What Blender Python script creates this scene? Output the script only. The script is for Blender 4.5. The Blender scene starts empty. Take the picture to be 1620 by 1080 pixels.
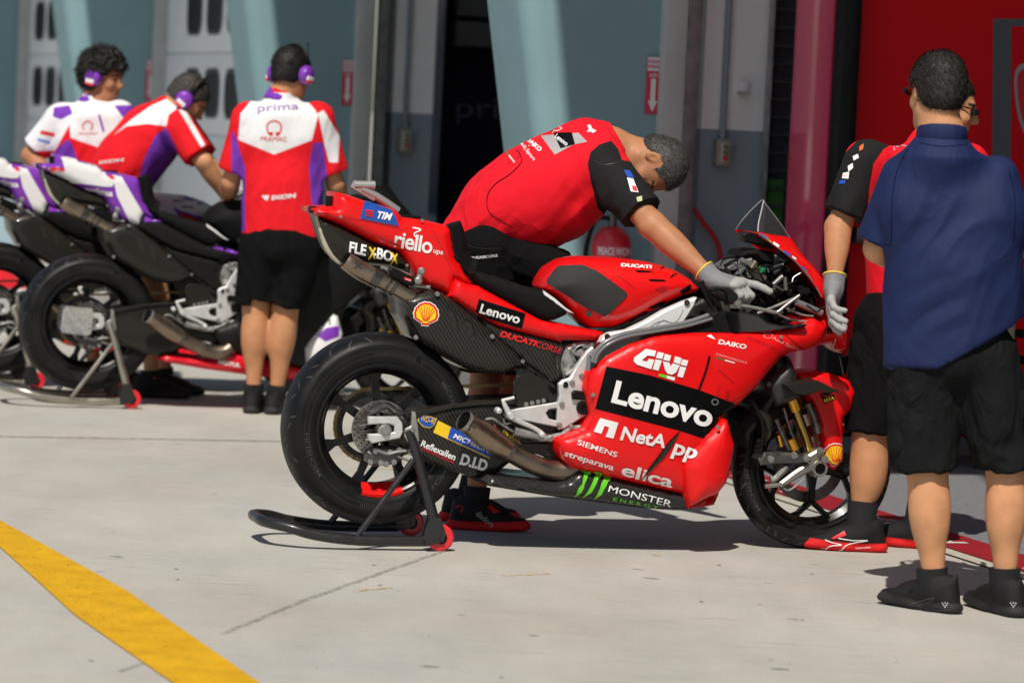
import bpy, bmesh, math, random
import numpy as np
from mathutils import Vector, Matrix, Quaternion
from mathutils.bvhtree import BVHTree
from mathutils.geometry import delaunay_2d_cdt
random.seed(7); RNG = np.random.RandomState(11)
C = bpy.context.scene.collection
SC = bpy.context.scene
# ------------------------------------------------------------------ camera
F = 5500.0; PITCH = math.atan(362/F); ROLL = math.radians(2.7); HC = 1.536
_f = Vector((0, math.cos(PITCH), -math.sin(PITCH)))
_r0 = Vector((1, 0, 0)); _u0 = Vector((0, math.sin(PITCH), math.cos(PITCH)))
_R = _r0*math.cos(ROLL) + _u0*math.sin(ROLL)
_U = _u0*math.cos(ROLL) - _r0*math.sin(ROLL)
CAM = Vector((0, 0, HC))
cd = bpy.data.cameras.new('camera'); cam = bpy.data.objects.new('camera', cd); C.objects.link(cam)
m = Matrix((( _R.x, _U.x, -_f.x, CAM.x), (_R.y, _U.y, -_f.y, CAM.y), (_R.z, _U.z, -_f.z, CAM.z), (0, 0, 0, 1)))
cam.matrix_world = m
cd.sensor_width = 36; cd.lens = 36*F/1620; cd.clip_start = 0.5; cd.clip_end = 3000
cd.dof.use_dof = True; cd.dof.focus_distance = 12.35; cd.dof.aperture_fstop = 3.3
SC.camera = cam
# ------------------------------------------------------------------ light
SUN_EL = math.radians(54); SUN_AZ = math.radians(11)      # direction the light travels, clockwise from +Y
tr = Vector((math.sin(SUN_AZ)*math.cos(SUN_EL), math.cos(SUN_AZ)*math.cos(SUN_EL), -math.sin(SUN_EL)))
sl = bpy.data.lights.new('sun', 'SUN'); sl.energy = 4.7; sl.angle = math.radians(0.5); sl.color = (1, 0.93, 0.83)
so = bpy.data.objects.new('sun', sl); C.objects.link(so); so.rotation_euler = tr.to_track_quat('-Z', 'Y').to_euler(); so.location = (-3, -5, 20)
w = bpy.data.worlds.new('World'); SC.world = w; w.use_nodes = True
nt = w.node_tree; bg = nt.nodes['Background']; sk = nt.nodes.new('ShaderNodeTexSky'); sk.sky_type = 'NISHITA'; sk.sun_disc = False
sk.sun_elevation = SUN_EL; sk.sun_rotation = math.atan2(-tr.x, -tr.y); sk.air_density = 1.0; sk.dust_density = 1.0
nt.links.new(sk.outputs[0], bg.inputs[0]); bg.inputs[1].default_value = 0.082
SC.view_settings.view_transform = 'Standard'; SC.view_settings.look = 'None'; SC.view_settings.exposure = -0.12; SC.view_settings.gamma = 1
# ------------------------------------------------------------------ pixel <-> place
def rayd(px, py):
    return _f + _R*((px-810)/F) + _U*(-(py-540)/F)
def W(px, py, Y):
    d = rayd(px, py); return CAM + d*(Y/d.y)
def G(px, py, z=0.0):
    d = rayd(px, py); return CAM + d*((z-HC)/d.z)
def PX(p):
    q = Vector(p)-CAM; z = q.dot(_f); return (810+F*q.dot(_R)/z, 540-F*q.dot(_U)/z)
class Frame:
    """local axes: x forward, y away from the camera side, z up"""
    def __init__(s, O, th):
        s.O = Vector(O); s.th = th
        s.M = Matrix.Translation(s.O) @ Matrix.Rotation(th, 4, 'Z'); s.I = s.M.inverted(); s.I3 = s.I.to_3x3()
    def loc(s, px, py, y=0.0):
        o = s.I @ CAM; d = s.I3 @ rayd(px, py); t = (y-o.y)/d.y; return o + d*t
    def locx(s, px, py, x=0.0):
        o = s.I @ CAM; d = s.I3 @ rayd(px, py); t = (x-o.x)/d.x; return o + d*t
    def pts(s, L, y=0.0):
        return [s.loc(a, b, y) for a, b in L]
    def uv(s, L, y=0.0):
        return [(q.x, q.z) for q in s.pts(L, y)]
    def ray(s, px, py):
        return s.I @ CAM, (s.I3 @ rayd(px, py)).normalized()
WORLD = Frame((0, 0, 0), 0)
def Z(x0, y0, k, L):          # points read off an enlargement of the photograph
    return [(x0+a/k, y0+b/k) for a, b in L]
zA = lambda *L: Z(480, 260, 3.6, L)
zB = lambda *L: Z(370, 500, 2.8418, L)
zC = lambda *L: Z(860, 380, 3.375, L)
zD = lambda *L: Z(860, 540, 2.842, L)
zE = lambda *L: Z(680, 170, 2.893, L)
zF = lambda *L: Z(1250, 60, 2.16, L)
zG = lambda *L: Z(1250, 520, 2.16, L)
zH = lambda *L: Z(1100, 300, 4.5, L)
zI = lambda *L: Z(540, 0, 3.272, L)
zJ = lambda *L: Z(880, 0, 3.272, L)
zK = lambda *L: Z(760, 500, 4.5, L)
zL = lambda *L: Z(1130, 560, 3.375, L)
zM = lambda *L: Z(0, 0, 3.0, L)
zN = lambda *L: Z(0, 300, 3.0, L)
zP = lambda *L: Z(330, 60, 3.857, L)
zQ = lambda *L: Z(930, 520, 5.686, L)
zR = lambda *L: Z(880, 660, 5.4, L)
zS = lambda *L: Z(0, 220, 5.4, L)
zT = lambda *L: Z(230, 260, 7.716, L)
# ------------------------------------------------------------------ objects
def tag(o, label=None, cat=None, group=None, kind=None):
    if label: o['label'] = label
    if cat: o['category'] = cat
    if group: o['group'] = group
    if kind: o['kind'] = kind
    return o
def empty(name, M=None, parent=None, **k):
    o = bpy.data.objects.new(name, None); C.objects.link(o); o.empty_display_size = .1
    if M is not None: o.matrix_world = M
    if parent: o.parent = parent
    return tag(o, **k)
def copy_tree(o, parent=None):
    c = o.copy(); C.objects.link(c)
    if parent is not None: c.parent = parent
    for ch in list(o.children): copy_tree(ch, c)
    return c
BVH = {}
def bvh_of(objs):
    if not isinstance(objs, (list, tuple)): objs = [objs]
    V = []; P = []
    for o in objs:
        n = len(V); V += [tuple(v.co) for v in o.data.vertices]; P += [[i+n for i in p.vertices] for p in o.data.polygons]
    return BVHTree.FromPolygons(V, P)
def mesh_obj(name, V, Fc, mats, parent=None, sharp=35, fm=None, smooth=True, attrs=None):
    me = bpy.data.meshes.new(name)
    me.from_pydata([tuple(v) for v in V], [], [tuple(f) for f in Fc]); me.update()
    if not isinstance(mats, (list, tuple)): mats = [mats]
    for mm in mats: me.materials.append(mm)
    if fm is not None: me.polygons.foreach_set('material_index', np.array(fm, dtype=np.int32))
    if smooth:
        me.polygons.foreach_set('use_smooth', np.ones(len(me.polygons), dtype=bool))
        if sharp is not None and sharp < 180: me.set_sharp_from_angle(angle=math.radians(sharp))
    if attrs:
        for k, a in attrs.items():
            at = me.attributes.new(k, 'FLOAT', 'POINT'); at.data.foreach_set('value', np.asarray(a, dtype=np.float32))
    o = bpy.data.objects.new(name, me); C.objects.link(o)
    if parent is not None: o.parent = parent
    return o
def perp(d):
    d = Vector(d).normalized(); a = Vector((0, 0, 1)) if abs(d.z) < .9 else Vector((1, 0, 0))
    x = d.cross(a).normalized(); return x, d.cross(x).normalized()
def spline(P, n=6, closed=False):
    P = [Vector(p) for p in P]; out = []
    N = len(P); rng = range(N if closed else N-1)
    for i in rng:
        if closed: p0, p1, p2, p3 = P[(i-1) % N], P[i], P[(i+1) % N], P[(i+2) % N]
        else: p0, p1, p2, p3 = P[max(i-1, 0)], P[i], P[i+1], P[min(i+2, N-1)]
        for k in range(n):
            t = k/n; out.append(.5*((2*p1)+(p2-p0)*t+(2*p0-5*p1+4*p2-p3)*t*t+(3*p1-p0-3*p2+p3)*t**3))
    if not closed: out.append(P[-1])
    return out
class MB:
    def __init__(s): s.V = []; s.F = []; s.mi = []; s.cur = 0
    def add(s, V, Fc):
        n = len(s.V); s.V += [Vector(v) for v in V]; s.F += [[i+n for i in f] for f in Fc]; s.mi += [s.cur]*len(Fc); return s
    def box(s, c, size, M=None, bev=0.0):
        x, y, z = [q/2 for q in size]
        bm = bmesh.new(); bmesh.ops.create_cube(bm, size=1)
        for v in bm.verts: v.co = Vector((v.co.x*2*x, v.co.y*2*y, v.co.z*2*z))
        if bev: bmesh.ops.bevel(bm, geom=list(bm.edges), offset=bev, segments=2, affect='EDGES', profile=.6)
        bm.verts.index_update(); V = [v.co.copy() for v in bm.verts]; Fc = [[v.index for v in f.verts] for f in bm.faces]; bm.free()
        c = Vector(c); V = [((M @ v) if M else v)+c for v in V]; return s.add(V, Fc)
    def cyl(s, a, b, ra, rb=None, n=20, cap=True):
        a = Vector(a); b = Vector(b); rb = ra if rb is None else rb
        x, y = perp(b-a); V = []
        for c, r in ((a, ra), (b, rb)):
            for k in range(n):
                t = 2*math.pi*k/n; V.append(c+(x*math.cos(t)+y*math.sin(t))*r)
        Fc = [[k, (k+1) % n, n+(k+1) % n, n+k] for k in range(n)]
        if cap: Fc += [list(range(n))[::-1], list(range(n, 2*n))]
        return s.add(V, Fc)
    def tube(s, P, r, n=10, sub=5, closed=False, cap=True):
        K = len(P); rs = r if isinstance(r, (list, tuple)) else [r]*K
        if sub > 1:
            Q = spline(P, sub, closed); R_ = []
            for i in range(len(Q)):
                t = i/sub; j = int(t); a = rs[j % K]; b = rs[(j+1) % K if closed else min(j+1, K-1)]; R_.append(a+(b-a)*(t-j))
        else: Q = [Vector(p) for p in P]; R_ = rs
        N = len(Q); V = []; px_ = None
        for i, q in enumerate(Q):
            if closed: d = Q[(i+1) % N]-Q[i-1]
            else: d = Q[min(i+1, N-1)]-Q[max(i-1, 0)]
            if d.length < 1e-9: d = Vector((0, 0, 1))
            d.normalize()
            if px_ is None: x, y = perp(d)
            else:
                x = (px_-d*px_.dot(d))
                x = x.normalized() if x.length > 1e-6 else perp(d)[0]
                y = d.cross(x)
            px_ = x
            for k in range(n):
                t = 2*math.pi*k/n; V.append(q+(x*math.cos(t)+y*math.sin(t))*R_[i])
        Fc = []
        for i in range(N if closed else N-1):
            j = (i+1) % N
            for k in range(n): Fc.append([i*n+k, i*n+(k+1) % n, j*n+(k+1) % n, j*n+k])
        if cap and not closed: Fc += [list(range(n))[::-1], [(N-1)*n+k for k in range(n)]]
        return s.add(V, Fc)
    def lathe(s, prof, c, axis=(0, 1, 0), n=48, a0=0.0, a1=2*math.pi, closedprof=False):
        """prof: list of (radius, offset along axis)"""
        ax = Vector(axis).normalized(); x, y = perp(ax); c = Vector(c); V = []; full = abs(a1-a0-2*math.pi) < 1e-6
        steps = n if full else n+1; K = len(prof)
        for i in range(steps):
            t = a0+(a1-a0)*i/n
            for r, h in prof: V.append(c+ax*h+(x*math.cos(t)+y*math.sin(t))*r)
        Fc = []
        for i in range(n):
            j = (i+1) % steps
            for k in range(K if closedprof else K-1):
                l = (k+1) % K; Fc.append([i*K+k, j*K+k, j*K+l, i*K+l])
        return s.add(V, Fc)
    def prism(s, poly, y0, y1, bev=0.0, holes=None):
        """poly in (x,z), extruded from y0 (near) to y1 (far); bevelled edges"""
        poly = [Vector(p) for p in poly]
        A = sum(poly[i-1].x*poly[i].y-poly[i].x*poly[i-1].y for i in range(len(poly)))
        if A < 0: poly = poly[::-1]
        ring0 = inset(poly, bev) if bev else poly
        loops = [(ring0, y0)] + ([(poly, y0+bev), (poly, y1-bev)] if bev else []) + [(ring0, y1)]
        N = len(poly); V = []; Fc = []
        for rg, y in loops: V += [Vector((p.x, y, p.y)) for p in rg]
        for i in range(len(loops)-1):
            for k in range(N): Fc.append([i*N+k, i*N+(k+1) % N, (i+1)*N+(k+1) % N, (i+1)*N+k])
        vc, e, f = delaunay_2d_cdt([p.copy() for p in ring0], [(i, (i+1) % N) for i in range(N)], [], 1, 1e-6)[:3]
        if len(vc) == N:
            b = (len(loops)-1)*N
            Fc += [list(t) for t in f]; Fc += [[i+b for i in t][::-1] for t in f]
        else:
            Fc.append(list(range(N))); Fc.append([(len(loops)-1)*N+k for k in range(N)][::-1])
        return s.add(V, Fc)
    def xf(s, M):
        s.V = [M @ v for v in s.V]; return s
    def pieces(s):
        par = list(range(len(s.V)))
        def find(i):
            while par[i] != i: par[i] = par[par[i]]; i = par[i]
            return i
        for f in s.F:
            r = find(f[0])
            for i in f[1:]: par[find(i)] = r
        g = {}
        for i in range(len(s.V)): g.setdefault(find(i), []).append(i)
        cl = []
        for k, I in g.items():
            c = sum((s.V[i] for i in I), Vector())/len(I)
            for q in cl:
                if (q[0]-c).length < .011: q[1].update(I); break
            else: cl.append((c, set(I)))
        return [q[1] for q in cl]
    def build(s, name, mats, parent=None, sharp=35, smooth=True):
        if name in ('panel_screw', 'frame_bolt', 'plate_bolt', 'guard_bolt', 'caliper_fitting', 'cover_fitting', 'plate_fitting'):
            out = None
            for I in s.pieces():
                L = sorted(I); mp = {a: b for b, a in enumerate(L)}; o = mesh_obj(name, [s.V[i] for i in L], [[mp[i] for i in f] for f in s.F if f[0] in I], mats, parent, sharp)
                out = out or o
            return out
        return mesh_obj(name, s.V, s.F, mats, parent, sharp, s.mi, smooth)
def inset(poly, d):
    N = len(poly); out = []
    for i in range(N):
        a, b, c = poly[i-1], poly[i], poly[(i+1) % N]
        n1 = Vector((-(b-a).y, (b-a).x)); n2 = Vector((-(c-b).y, (c-b).x))
        n1 = n1.normalized() if n1.length > 1e-9 else Vector((0, 0)); n2 = n2.normalized() if n2.length > 1e-9 else n1
        m_ = n1+n2; L = m_.length
        out.append(b+(m_/max(L, .3))*d*(2/max(L, .9)) if L > .05 else b.copy())
    return out
def smooth2(poly, n=4, closed=True, keep=()):
    """Catmull-Rom rounding of a 2-D outline"""
    return [(p.x, p.y) for p in spline([Vector((a, b, 0)) for a, b in poly], n, closed)]
def polydist(P, poly):
    P = np.asarray(P, float); poly = np.asarray(poly, float); D = np.full(len(P), 1e9)
    for i in range(len(poly)):
        a = poly[i-1]; b = poly[i]; ab = b-a; L = (ab**2).sum()
        t = np.clip(((P-a)@ab)/max(L, 1e-12), 0, 1); D = np.minimum(D, np.sqrt((((a+t[:, None]*ab)-P)**2).sum(1)))
    return D
def inpoly(P, poly):
    P = np.asarray(P, float); x, y = P[:, 0], P[:, 1]; ins = np.zeros(len(P), bool); n = len(poly)
    for i in range(n):
        x1, y1 = poly[i-1]; x2, y2 = poly[i]
        c = ((y1 > y) != (y2 > y))
        with np.errstate(divide='ignore', invalid='ignore'):
            c &= x < (x2-x1)*(y-y1)/((y2-y1) if y2 != y1 else 1e-12)+x1
        ins ^= c
    return ins
def fillmesh(poly, step):
    """2-D triangulation of an outline with interior points"""
    pl = []
    N = len(poly)
    for i in range(N):
        a = np.array(poly[i]); b = np.array(poly[(i+1) % N]); L = np.linalg.norm(b-a); k = max(1, int(L/step))
        for j in range(k): pl.append(tuple(a+(b-a)*j/k))
    A = np.array(pl); lo = A.min(0); hi = A.max(0)
    gx = np.arange(lo[0], hi[0], step); gy = np.arange(lo[1], hi[1], step*.87)
    Q = np.array([(x+(step/2 if j % 2 else 0), y) for j, y in enumerate(gy) for x in gx])
    if len(Q):
        Q = Q[inpoly(Q, pl)]
    if len(Q): Q = Q[polydist(Q, pl) > step*.55]
    V = [Vector(p) for p in pl]+[Vector(q) for q in Q]; n = len(pl)
    vc, e, f = delaunay_2d_cdt(V, [(i, (i+1) % n) for i in range(n)], [], 1, 1e-7)[:3]
    return np.array([(v.x, v.y) for v in vc]), [list(t) for t in f], pl
def pillow(poly, T, e=.01, R=.08, p=2.0, step=.014, prof=None, y0=0.0, both=True):
    """closed body puffed up from a side outline: half width e at the rim growing to T at depth R inside it.
    prof(x,z) optionally scales the half width"""
    V2, T2, pl = fillmesh(poly, step)
    d = polydist(V2, pl); q = np.clip(d/R, 0, 1)
    h = e+(T-e)*(1-(1-q)**p)**(1/p)
    if prof is not None: h = h*np.array([prof(a, b) for a, b in V2])
    n = len(V2); V = [(a, y0-hh, b) for (a, b), hh in zip(V2, h)]
    Fc = []
    for t in T2: Fc.append(t)
    if both:
        V += [(a, y0+hh, b) for (a, b), hh in zip(V2, h)]
        for t in T2: Fc.append([i+n for i in t][::-1])
        # rim
        on = {}
        for t in T2:
            for k in range(3):
                a, b = t[k], t[(k+1) % 3]; on[(a, b)] = 1
        for (a, b) in list(on):
            if (b, a) not in on: Fc.append([b, a, a+n, b+n])
    return V, Fc
def pillow_obj(name, poly, mat_, parent, sharp=50, **k):
    V, Fc = pillow(poly, **k); return mesh_obj(name, V, Fc, mat_, parent, sharp)
# ------------------------------------------------------------------ lettering and marks laid on a surface
def text2d(txt, bold=0.0, shear=0.0, spacing=1.0, res=4):
    cu = bpy.data.curves.new('t', 'FONT'); cu.body = txt; cu.offset = bold; cu.shear = shear; cu.space_character = spacing
    cu.resolution_u = res; cu.fill_mode = 'BOTH' if False else cu.fill_mode
    o = bpy.data.objects.new('t', cu); C.objects.link(o); dg = bpy.context.evaluated_depsgraph_get()
    me = o.evaluated_get(dg).to_mesh(); V = np.array([(v.co.x, v.co.y) for v in me.vertices]); Fc = [list(p.vertices) for p in me.polygons]
    o.evaluated_get(dg).to_mesh_clear(); bpy.data.objects.remove(o); bpy.data.curves.remove(cu)
    return V, Fc
def cut2d(V, Fc, step):
    bm = bmesh.new(); vs = [bm.verts.new((a, b, 0)) for a, b in V]
    for f in Fc:
        try: bm.faces.new([vs[i] for i in f])
        except ValueError: pass
    bmesh.ops.triangulate(bm, faces=bm.faces[:])
    for ax in (0, 1):
        lo = V[:, ax].min(); hi = V[:, ax].max(); x = lo+step
        while x < hi-1e-6:
            co = [0, 0, 0]; co[ax] = x; no = [0, 0, 0]; no[ax] = 1
            bmesh.ops.bisect_plane(bm, geom=bm.verts[:]+bm.edges[:]+bm.faces[:], plane_co=co, plane_no=no); x += step
    bm.verts.index_update(); V2 = np.array([(v.co.x, v.co.y) for v in bm.verts]); F2 = [[v.index for v in f.verts] for f in bm.faces]; bm.free()
    return V2, F2
def quadmap(V, quad):
    lo = V.min(0); hi = V.max(0); st = (V-lo)/np.maximum(hi-lo, 1e-9); bl, br, tr_, tl = [np.array(q, float) for q in quad]
    s = st[:, :1]; t = st[:, 1:]; return bl*(1-s)*(1-t)+br*s*(1-t)+tr_*s*t+tl*(1-s)*t
def lay(name, P, Fc, mat_, fr, bv, parent, off=.0022):
    """P: positions in the photograph; each is dropped along its sight line onto the surface it marks"""
    out = []; depth = []
    hits = []
    for a, b in P:
        o, d = fr.ray(a, b); h, n, i, t = bv.ray_cast(o, d); hits.append((o, d, h, n, t))
    ts = [x[4] for x in hits if x[2] is not None]
    if not ts: print('decal misses', name, P[0]); return None
    med = sorted(ts)[len(ts)//2]
    for o, d, h, n, t in hits:
        if h is None or abs(t-med) > .15:
            h, n, i, t2 = bv.find_nearest(o+d*med)
        if n.dot(d) > 0: n = -n
        out.append(h+n*off*.75-d*off*.3)
    ob = mesh_obj(name, out, Fc, mat_, parent, None)
    # faces must look towards the camera side
    me = ob.data; o0, d0 = fr.ray(*P[0]); s = sum(p.normal.dot(d0) for p in me.polygons)
    if s > 0: me.flip_normals()
    return ob
def letter(txt, quad, mat_, fr, bv, parent, name='lettering', bold=0.0, shear=0.0, spacing=1.0, off=.0025, step=None):
    V, Fc = text2d(txt, bold, shear, spacing)
    V, Fc = cut2d(V, Fc, step or .25)
    return lay(name, quadmap(V, quad), Fc, mat_, fr, bv, parent, off)
def mark(poly, mat_, fr, bv, parent, name='decal', off=.0015, step=5.0):
    V, Fc, pl = fillmesh([tuple(p) for p in poly], step)
    return lay(name, V, Fc, mat_, fr, bv, parent, off)
def line(P, wd, mat_, fr, bv, parent, name='trim_line', off=.0015):
    """a thin stripe along a path of photograph positions"""
    Q = [Vector((a, b, 0)) for a, b in P]; Q = spline(Q, 5) if len(Q) > 2 else [Q[0].lerp(Q[1], k/8) for k in range(9)]
    V = []; Fc = []
    for i, q in enumerate(Q):
        d = (Q[min(i+1, len(Q)-1)]-Q[max(i-1, 0)]).normalized(); n = Vector((-d.y, d.x, 0))*wd/2
        V += [((q+n).x, (q+n).y), ((q-n).x, (q-n).y)]
        if i: Fc.append([2*i-2, 2*i-1, 2*i+1, 2*i])
    return lay(name, np.array(V), Fc, mat_, fr, bv, parent, off)
def q4(x0, y0, x1, y1, hgt, lean=0.0, h2=None):
    """quad from a baseline (two positions), a letter height in pixels and a lean of the uprights"""
    d = Vector((x1-x0, y1-y0)).normalized(); u = Vector((d.y, -d.x))+d*lean
    h2 = hgt if h2 is None else h2
    return [(x0, y0), (x1, y1), (x1+u.x*h2, y1+u.y*h2), (x0+u.x*hgt, y0+u.y*hgt)]
# ------------------------------------------------------------------ materials
MATS = {}
def mat(name, col, rough=.5, metal=0.0, coat=0.0, var=0.0, vs=8.0, bump=0.0, bs=60.0, spec=.5, trans=0.0, sheen=0.0, emit=0.0, ior=1.45, alpha=1.0, detail=4.0):
    if name in MATS: return MATS[name]
    m_ = bpy.data.materials.new(name); m_.use_nodes = True; n = m_.node_tree.nodes; l = m_.node_tree.links; b = n['Principled BSDF']
    c = (*col, 1); b.inputs['Base Color'].default_value = c; b.inputs['Roughness'].default_value = rough; b.inputs['Metallic'].default_value = metal
    b.inputs['Coat Weight'].default_value = coat; b.inputs['Coat Roughness'].default_value = .04; b.inputs['Specular IOR Level'].default_value = spec
    b.inputs['Transmission Weight'].default_value = trans; b.inputs['IOR'].default_value = ior; b.inputs['Alpha'].default_value = alpha
    if sheen: b.inputs['Sheen Weight'].default_value = sheen; b.inputs['Sheen Roughness'].default_value = .4
    if emit: b.inputs['Emission Color'].default_value = c; b.inputs['Emission Strength'].default_value = emit
    tc = None
    if var or bump:
        tc = n.new('ShaderNodeTexCoord')
    if var:
        t = n.new('ShaderNodeTexNoise'); t.inputs['Scale'].default_value = vs; t.inputs['Detail'].default_value = detail; l.new(tc.outputs['Object'], t.inputs['Vector'])
        r = n.new('ShaderNodeMapRange'); r.inputs['From Min'].default_value = .25; r.inputs['From Max'].default_value = .75
        r.inputs['To Min'].default_value = 1-var; r.inputs['To Max'].default_value = 1+var; l.new(t.outputs['Fac'], r.inputs['Value'])
        mx = n.new('ShaderNodeVectorMath'); mx.operation = 'SCALE'; mx.inputs[0].default_value = col; l.new(r.outputs[0], mx.inputs['Scale']); l.new(mx.outputs[0], b.inputs['Base Color'])
        r2 = n.new('ShaderNodeMapRange'); r2.inputs['From Min'].default_value = .3; r2.inputs['From Max'].default_value = .7
        r2.inputs['To Min'].default_value = max(rough-.12*min(1, var*4), .02); r2.inputs['To Max'].default_value = min(1, rough+.12*min(1, var*4)); l.new(t.outputs['Fac'], r2.inputs['Value']); l.new(r2.outputs[0], b.inputs['Roughness'])
    if bump:
        t2 = n.new('ShaderNodeTexNoise'); t2.inputs['Scale'].default_value = bs; t2.inputs['Detail'].default_value = 3; l.new(tc.outputs['Object'], t2.inputs['Vector'])
        bp = n.new('ShaderNodeBump'); bp.inputs['Strength'].default_value = bump; bp.inputs['Distance'].default_value = .004; l.new(t2.outputs['Fac'], bp.inputs['Height']); l.new(bp.outputs[0], b.inputs['Normal'])
    MATS[name] = m_; return m_
def nodes(m_): return m_.node_tree.nodes, m_.node_tree.links, m_.node_tree.nodes['Principled BSDF']
def carbon(name, a, b_, scale=170.0, rough=.34, ang=.6):
    if name in MATS: return MATS[name]
    m_ = mat(name, a, rough, 0, .22, spec=.3)
    n, l, b = nodes(m_); tc = n.new('ShaderNodeTexCoord'); mp = n.new('ShaderNodeMapping'); mp.inputs['Rotation'].default_value = (0, ang, 0); l.new(tc.outputs['Object'], mp.inputs['Vector'])
    wv = n.new('ShaderNodeTexWave'); wv.bands_direction = 'X'; wv.inputs['Scale'].default_value = scale/6.28; wv.inputs['Distortion'].default_value = .4; l.new(mp.outputs[0], wv.inputs['Vector'])
    mx = n.new('ShaderNodeMix'); mx.data_type = 'RGBA'; mx.inputs[6].default_value = (*a, 1); mx.inputs[7].default_value = (*b_, 1); l.new(wv.outputs['Fac'], mx.inputs[0]); l.new(mx.outputs[2], b.inputs['Base Color'])
    return m_
def attr_mat(name, base, layers, rough=.8, bump=0.0, bs=40.0, sheen=0.0, var=.05, vs=5.0, soft=.003, spec=.3, weave=0.0, stretch=(1,1,1), wrinkle=0.0, wsc=5.0, wst=(1, 1, .45), wrot=(0, 0, 0)):
    """layers: list of (attribute, colour); the colour shows where the attribute is positive"""
    m_ = bpy.data.materials.new(name); m_.use_nodes = True; n = m_.node_tree.nodes; l = m_.node_tree.links; b = n['Principled BSDF']
    b.inputs['Roughness'].default_value = rough; b.inputs['Specular IOR Level'].default_value = spec
    if sheen: b.inputs['Sheen Weight'].default_value = sheen
    rgb = n.new('ShaderNodeRGB'); rgb.outputs[0].default_value = (*base, 1); cur = rgb.outputs[0]
    for a, col in layers:
        at = n.new('ShaderNodeAttribute'); at.attribute_name = a
        r = n.new('ShaderNodeMapRange'); r.inputs['From Min'].default_value = -soft; r.inputs['From Max'].default_value = soft; l.new(at.outputs['Fac'], r.inputs['Value'])
        mx = n.new('ShaderNodeMix'); mx.data_type = 'RGBA'; l.new(r.outputs[0], mx.inputs[0]); l.new(cur, mx.inputs[6]); mx.inputs[7].default_value = (*col, 1); cur = mx.outputs[2]
    tc = n.new('ShaderNodeTexCoord')
    t = n.new('ShaderNodeTexNoise'); t.inputs['Scale'].default_value = vs; t.inputs['Detail'].default_value = 5; l.new(tc.outputs['Object'], t.inputs['Vector'])
    r = n.new('ShaderNodeMapRange'); r.inputs['From Min'].default_value = .25; r.inputs['From Max'].default_value = .75; r.inputs['To Min'].default_value = 1-var; r.inputs['To Max'].default_value = 1+var; l.new(t.outputs['Fac'], r.inputs['Value'])
    vm = n.new('ShaderNodeVectorMath'); vm.operation = 'SCALE'; l.new(cur, vm.inputs[0]); l.new(r.outputs[0], vm.inputs['Scale']); l.new(vm.outputs[0], b.inputs['Base Color'])
    nrm_in = None
    if wrinkle:
        mw = n.new('ShaderNodeMapping'); mw.inputs['Scale'].default_value = wst; mw.inputs['Rotation'].default_value = wrot; l.new(tc.outputs['Object'], mw.inputs['Vector'])
        tw = n.new('ShaderNodeTexNoise'); tw.inputs['Scale'].default_value = wsc; tw.inputs['Detail'].default_value = 3; tw.inputs['Distortion'].default_value = 1.6; tw.inputs['Roughness'].default_value = .45; l.new(mw.outputs[0], tw.inputs['Vector'])
        ab = n.new('ShaderNodeMath'); ab.operation = 'PINGPONG'; ab.inputs[1].default_value = .16; l.new(tw.outputs['Fac'], ab.inputs[0])
        bw_ = n.new('ShaderNodeBump'); bw_.inputs['Strength'].default_value = wrinkle; bw_.inputs['Distance'].default_value = .05; l.new(ab.outputs[0], bw_.inputs['Height']); nrm_in = bw_.outputs[0]; l.new(nrm_in, b.inputs['Normal'])
    if bump:
        mp = n.new('ShaderNodeMapping'); mp.inputs['Scale'].default_value = stretch; l.new(tc.outputs['Object'], mp.inputs['Vector'])
        t2 = n.new('ShaderNodeTexNoise'); t2.inputs['Scale'].default_value = bs; t2.inputs['Detail'].default_value = 4; l.new(mp.outputs[0], t2.inputs['Vector'])
        bp = n.new('ShaderNodeBump'); bp.inputs['Strength'].default_value = bump; bp.inputs['Distance'].default_value = .01; l.new(t2.outputs['Fac'], bp.inputs['Height']); l.new(bp.outputs[0], b.inputs['Normal'])
        if nrm_in is not None: l.new(nrm_in, bp.inputs['Normal'])
    return m_
def flat(name, col, rough=.45, coat=0.0): return mat(name, col, rough, 0, coat)
RED = mat('red_paint', (.74, .004, .005), .38, 0, .28, var=.04, vs=3, spec=.35)
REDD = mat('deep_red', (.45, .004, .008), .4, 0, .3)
BLK = mat('black_satin', (.006, .006, .0065), .45, 0, .05, var=.25, vs=20, spec=.2)
MATTE = mat('matte_black', (.0075, .0075, .008), .72, spec=.14, var=.2, vs=30, bump=.15, bs=400)
RUB = mat('rubber', (.0075, .0075, .0078), .48, spec=.27, var=.3, vs=12, bump=.12, bs=120)
RIMM = mat('rim_black', (.006, .006, .0065), .3, 0, .12, spec=.3)
CARB = carbon('carbon', (.007, .0068, .006), (.030, .028, .023))
CARB2 = carbon('carbon_fine', (.008, .0075, .006), (.026, .024, .019), 230, .3, -.5)
ALU = mat('brushed_aluminium', (.66, .66, .65), .40, .45, var=.10, vs=40, bump=.06, bs=200)
STEEL = mat('steel', (.36, .355, .34), .46, .8, var=.15, vs=30)
DSTEEL = mat('dark_steel', (.13, .12, .115), .35, .9, var=.3, vs=40)
TITAN = mat('burnt_titanium', (.30, .24, .18), .33, .95, var=.22, vs=14)
GOLD = mat('gold_anodised', (.72, .36, .05), .25, 1)
CHAINM = mat('chain_gold', (.38, .26, .12), .4, .9)
WHT = flat('white_vinyl', (.82, .82, .82)); BLKV = mat('black_vinyl', (.004, .004, .0045), .3, spec=.14)
YEL = flat('yellow_vinyl', (.85, .55, .015)); BLUE = flat('blue_vinyl', (.015, .08, .45)); GRN = flat('green_vinyl', (.12, .55, .02)); REDV = flat('red_vinyl', (.72, .01, .015))
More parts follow.
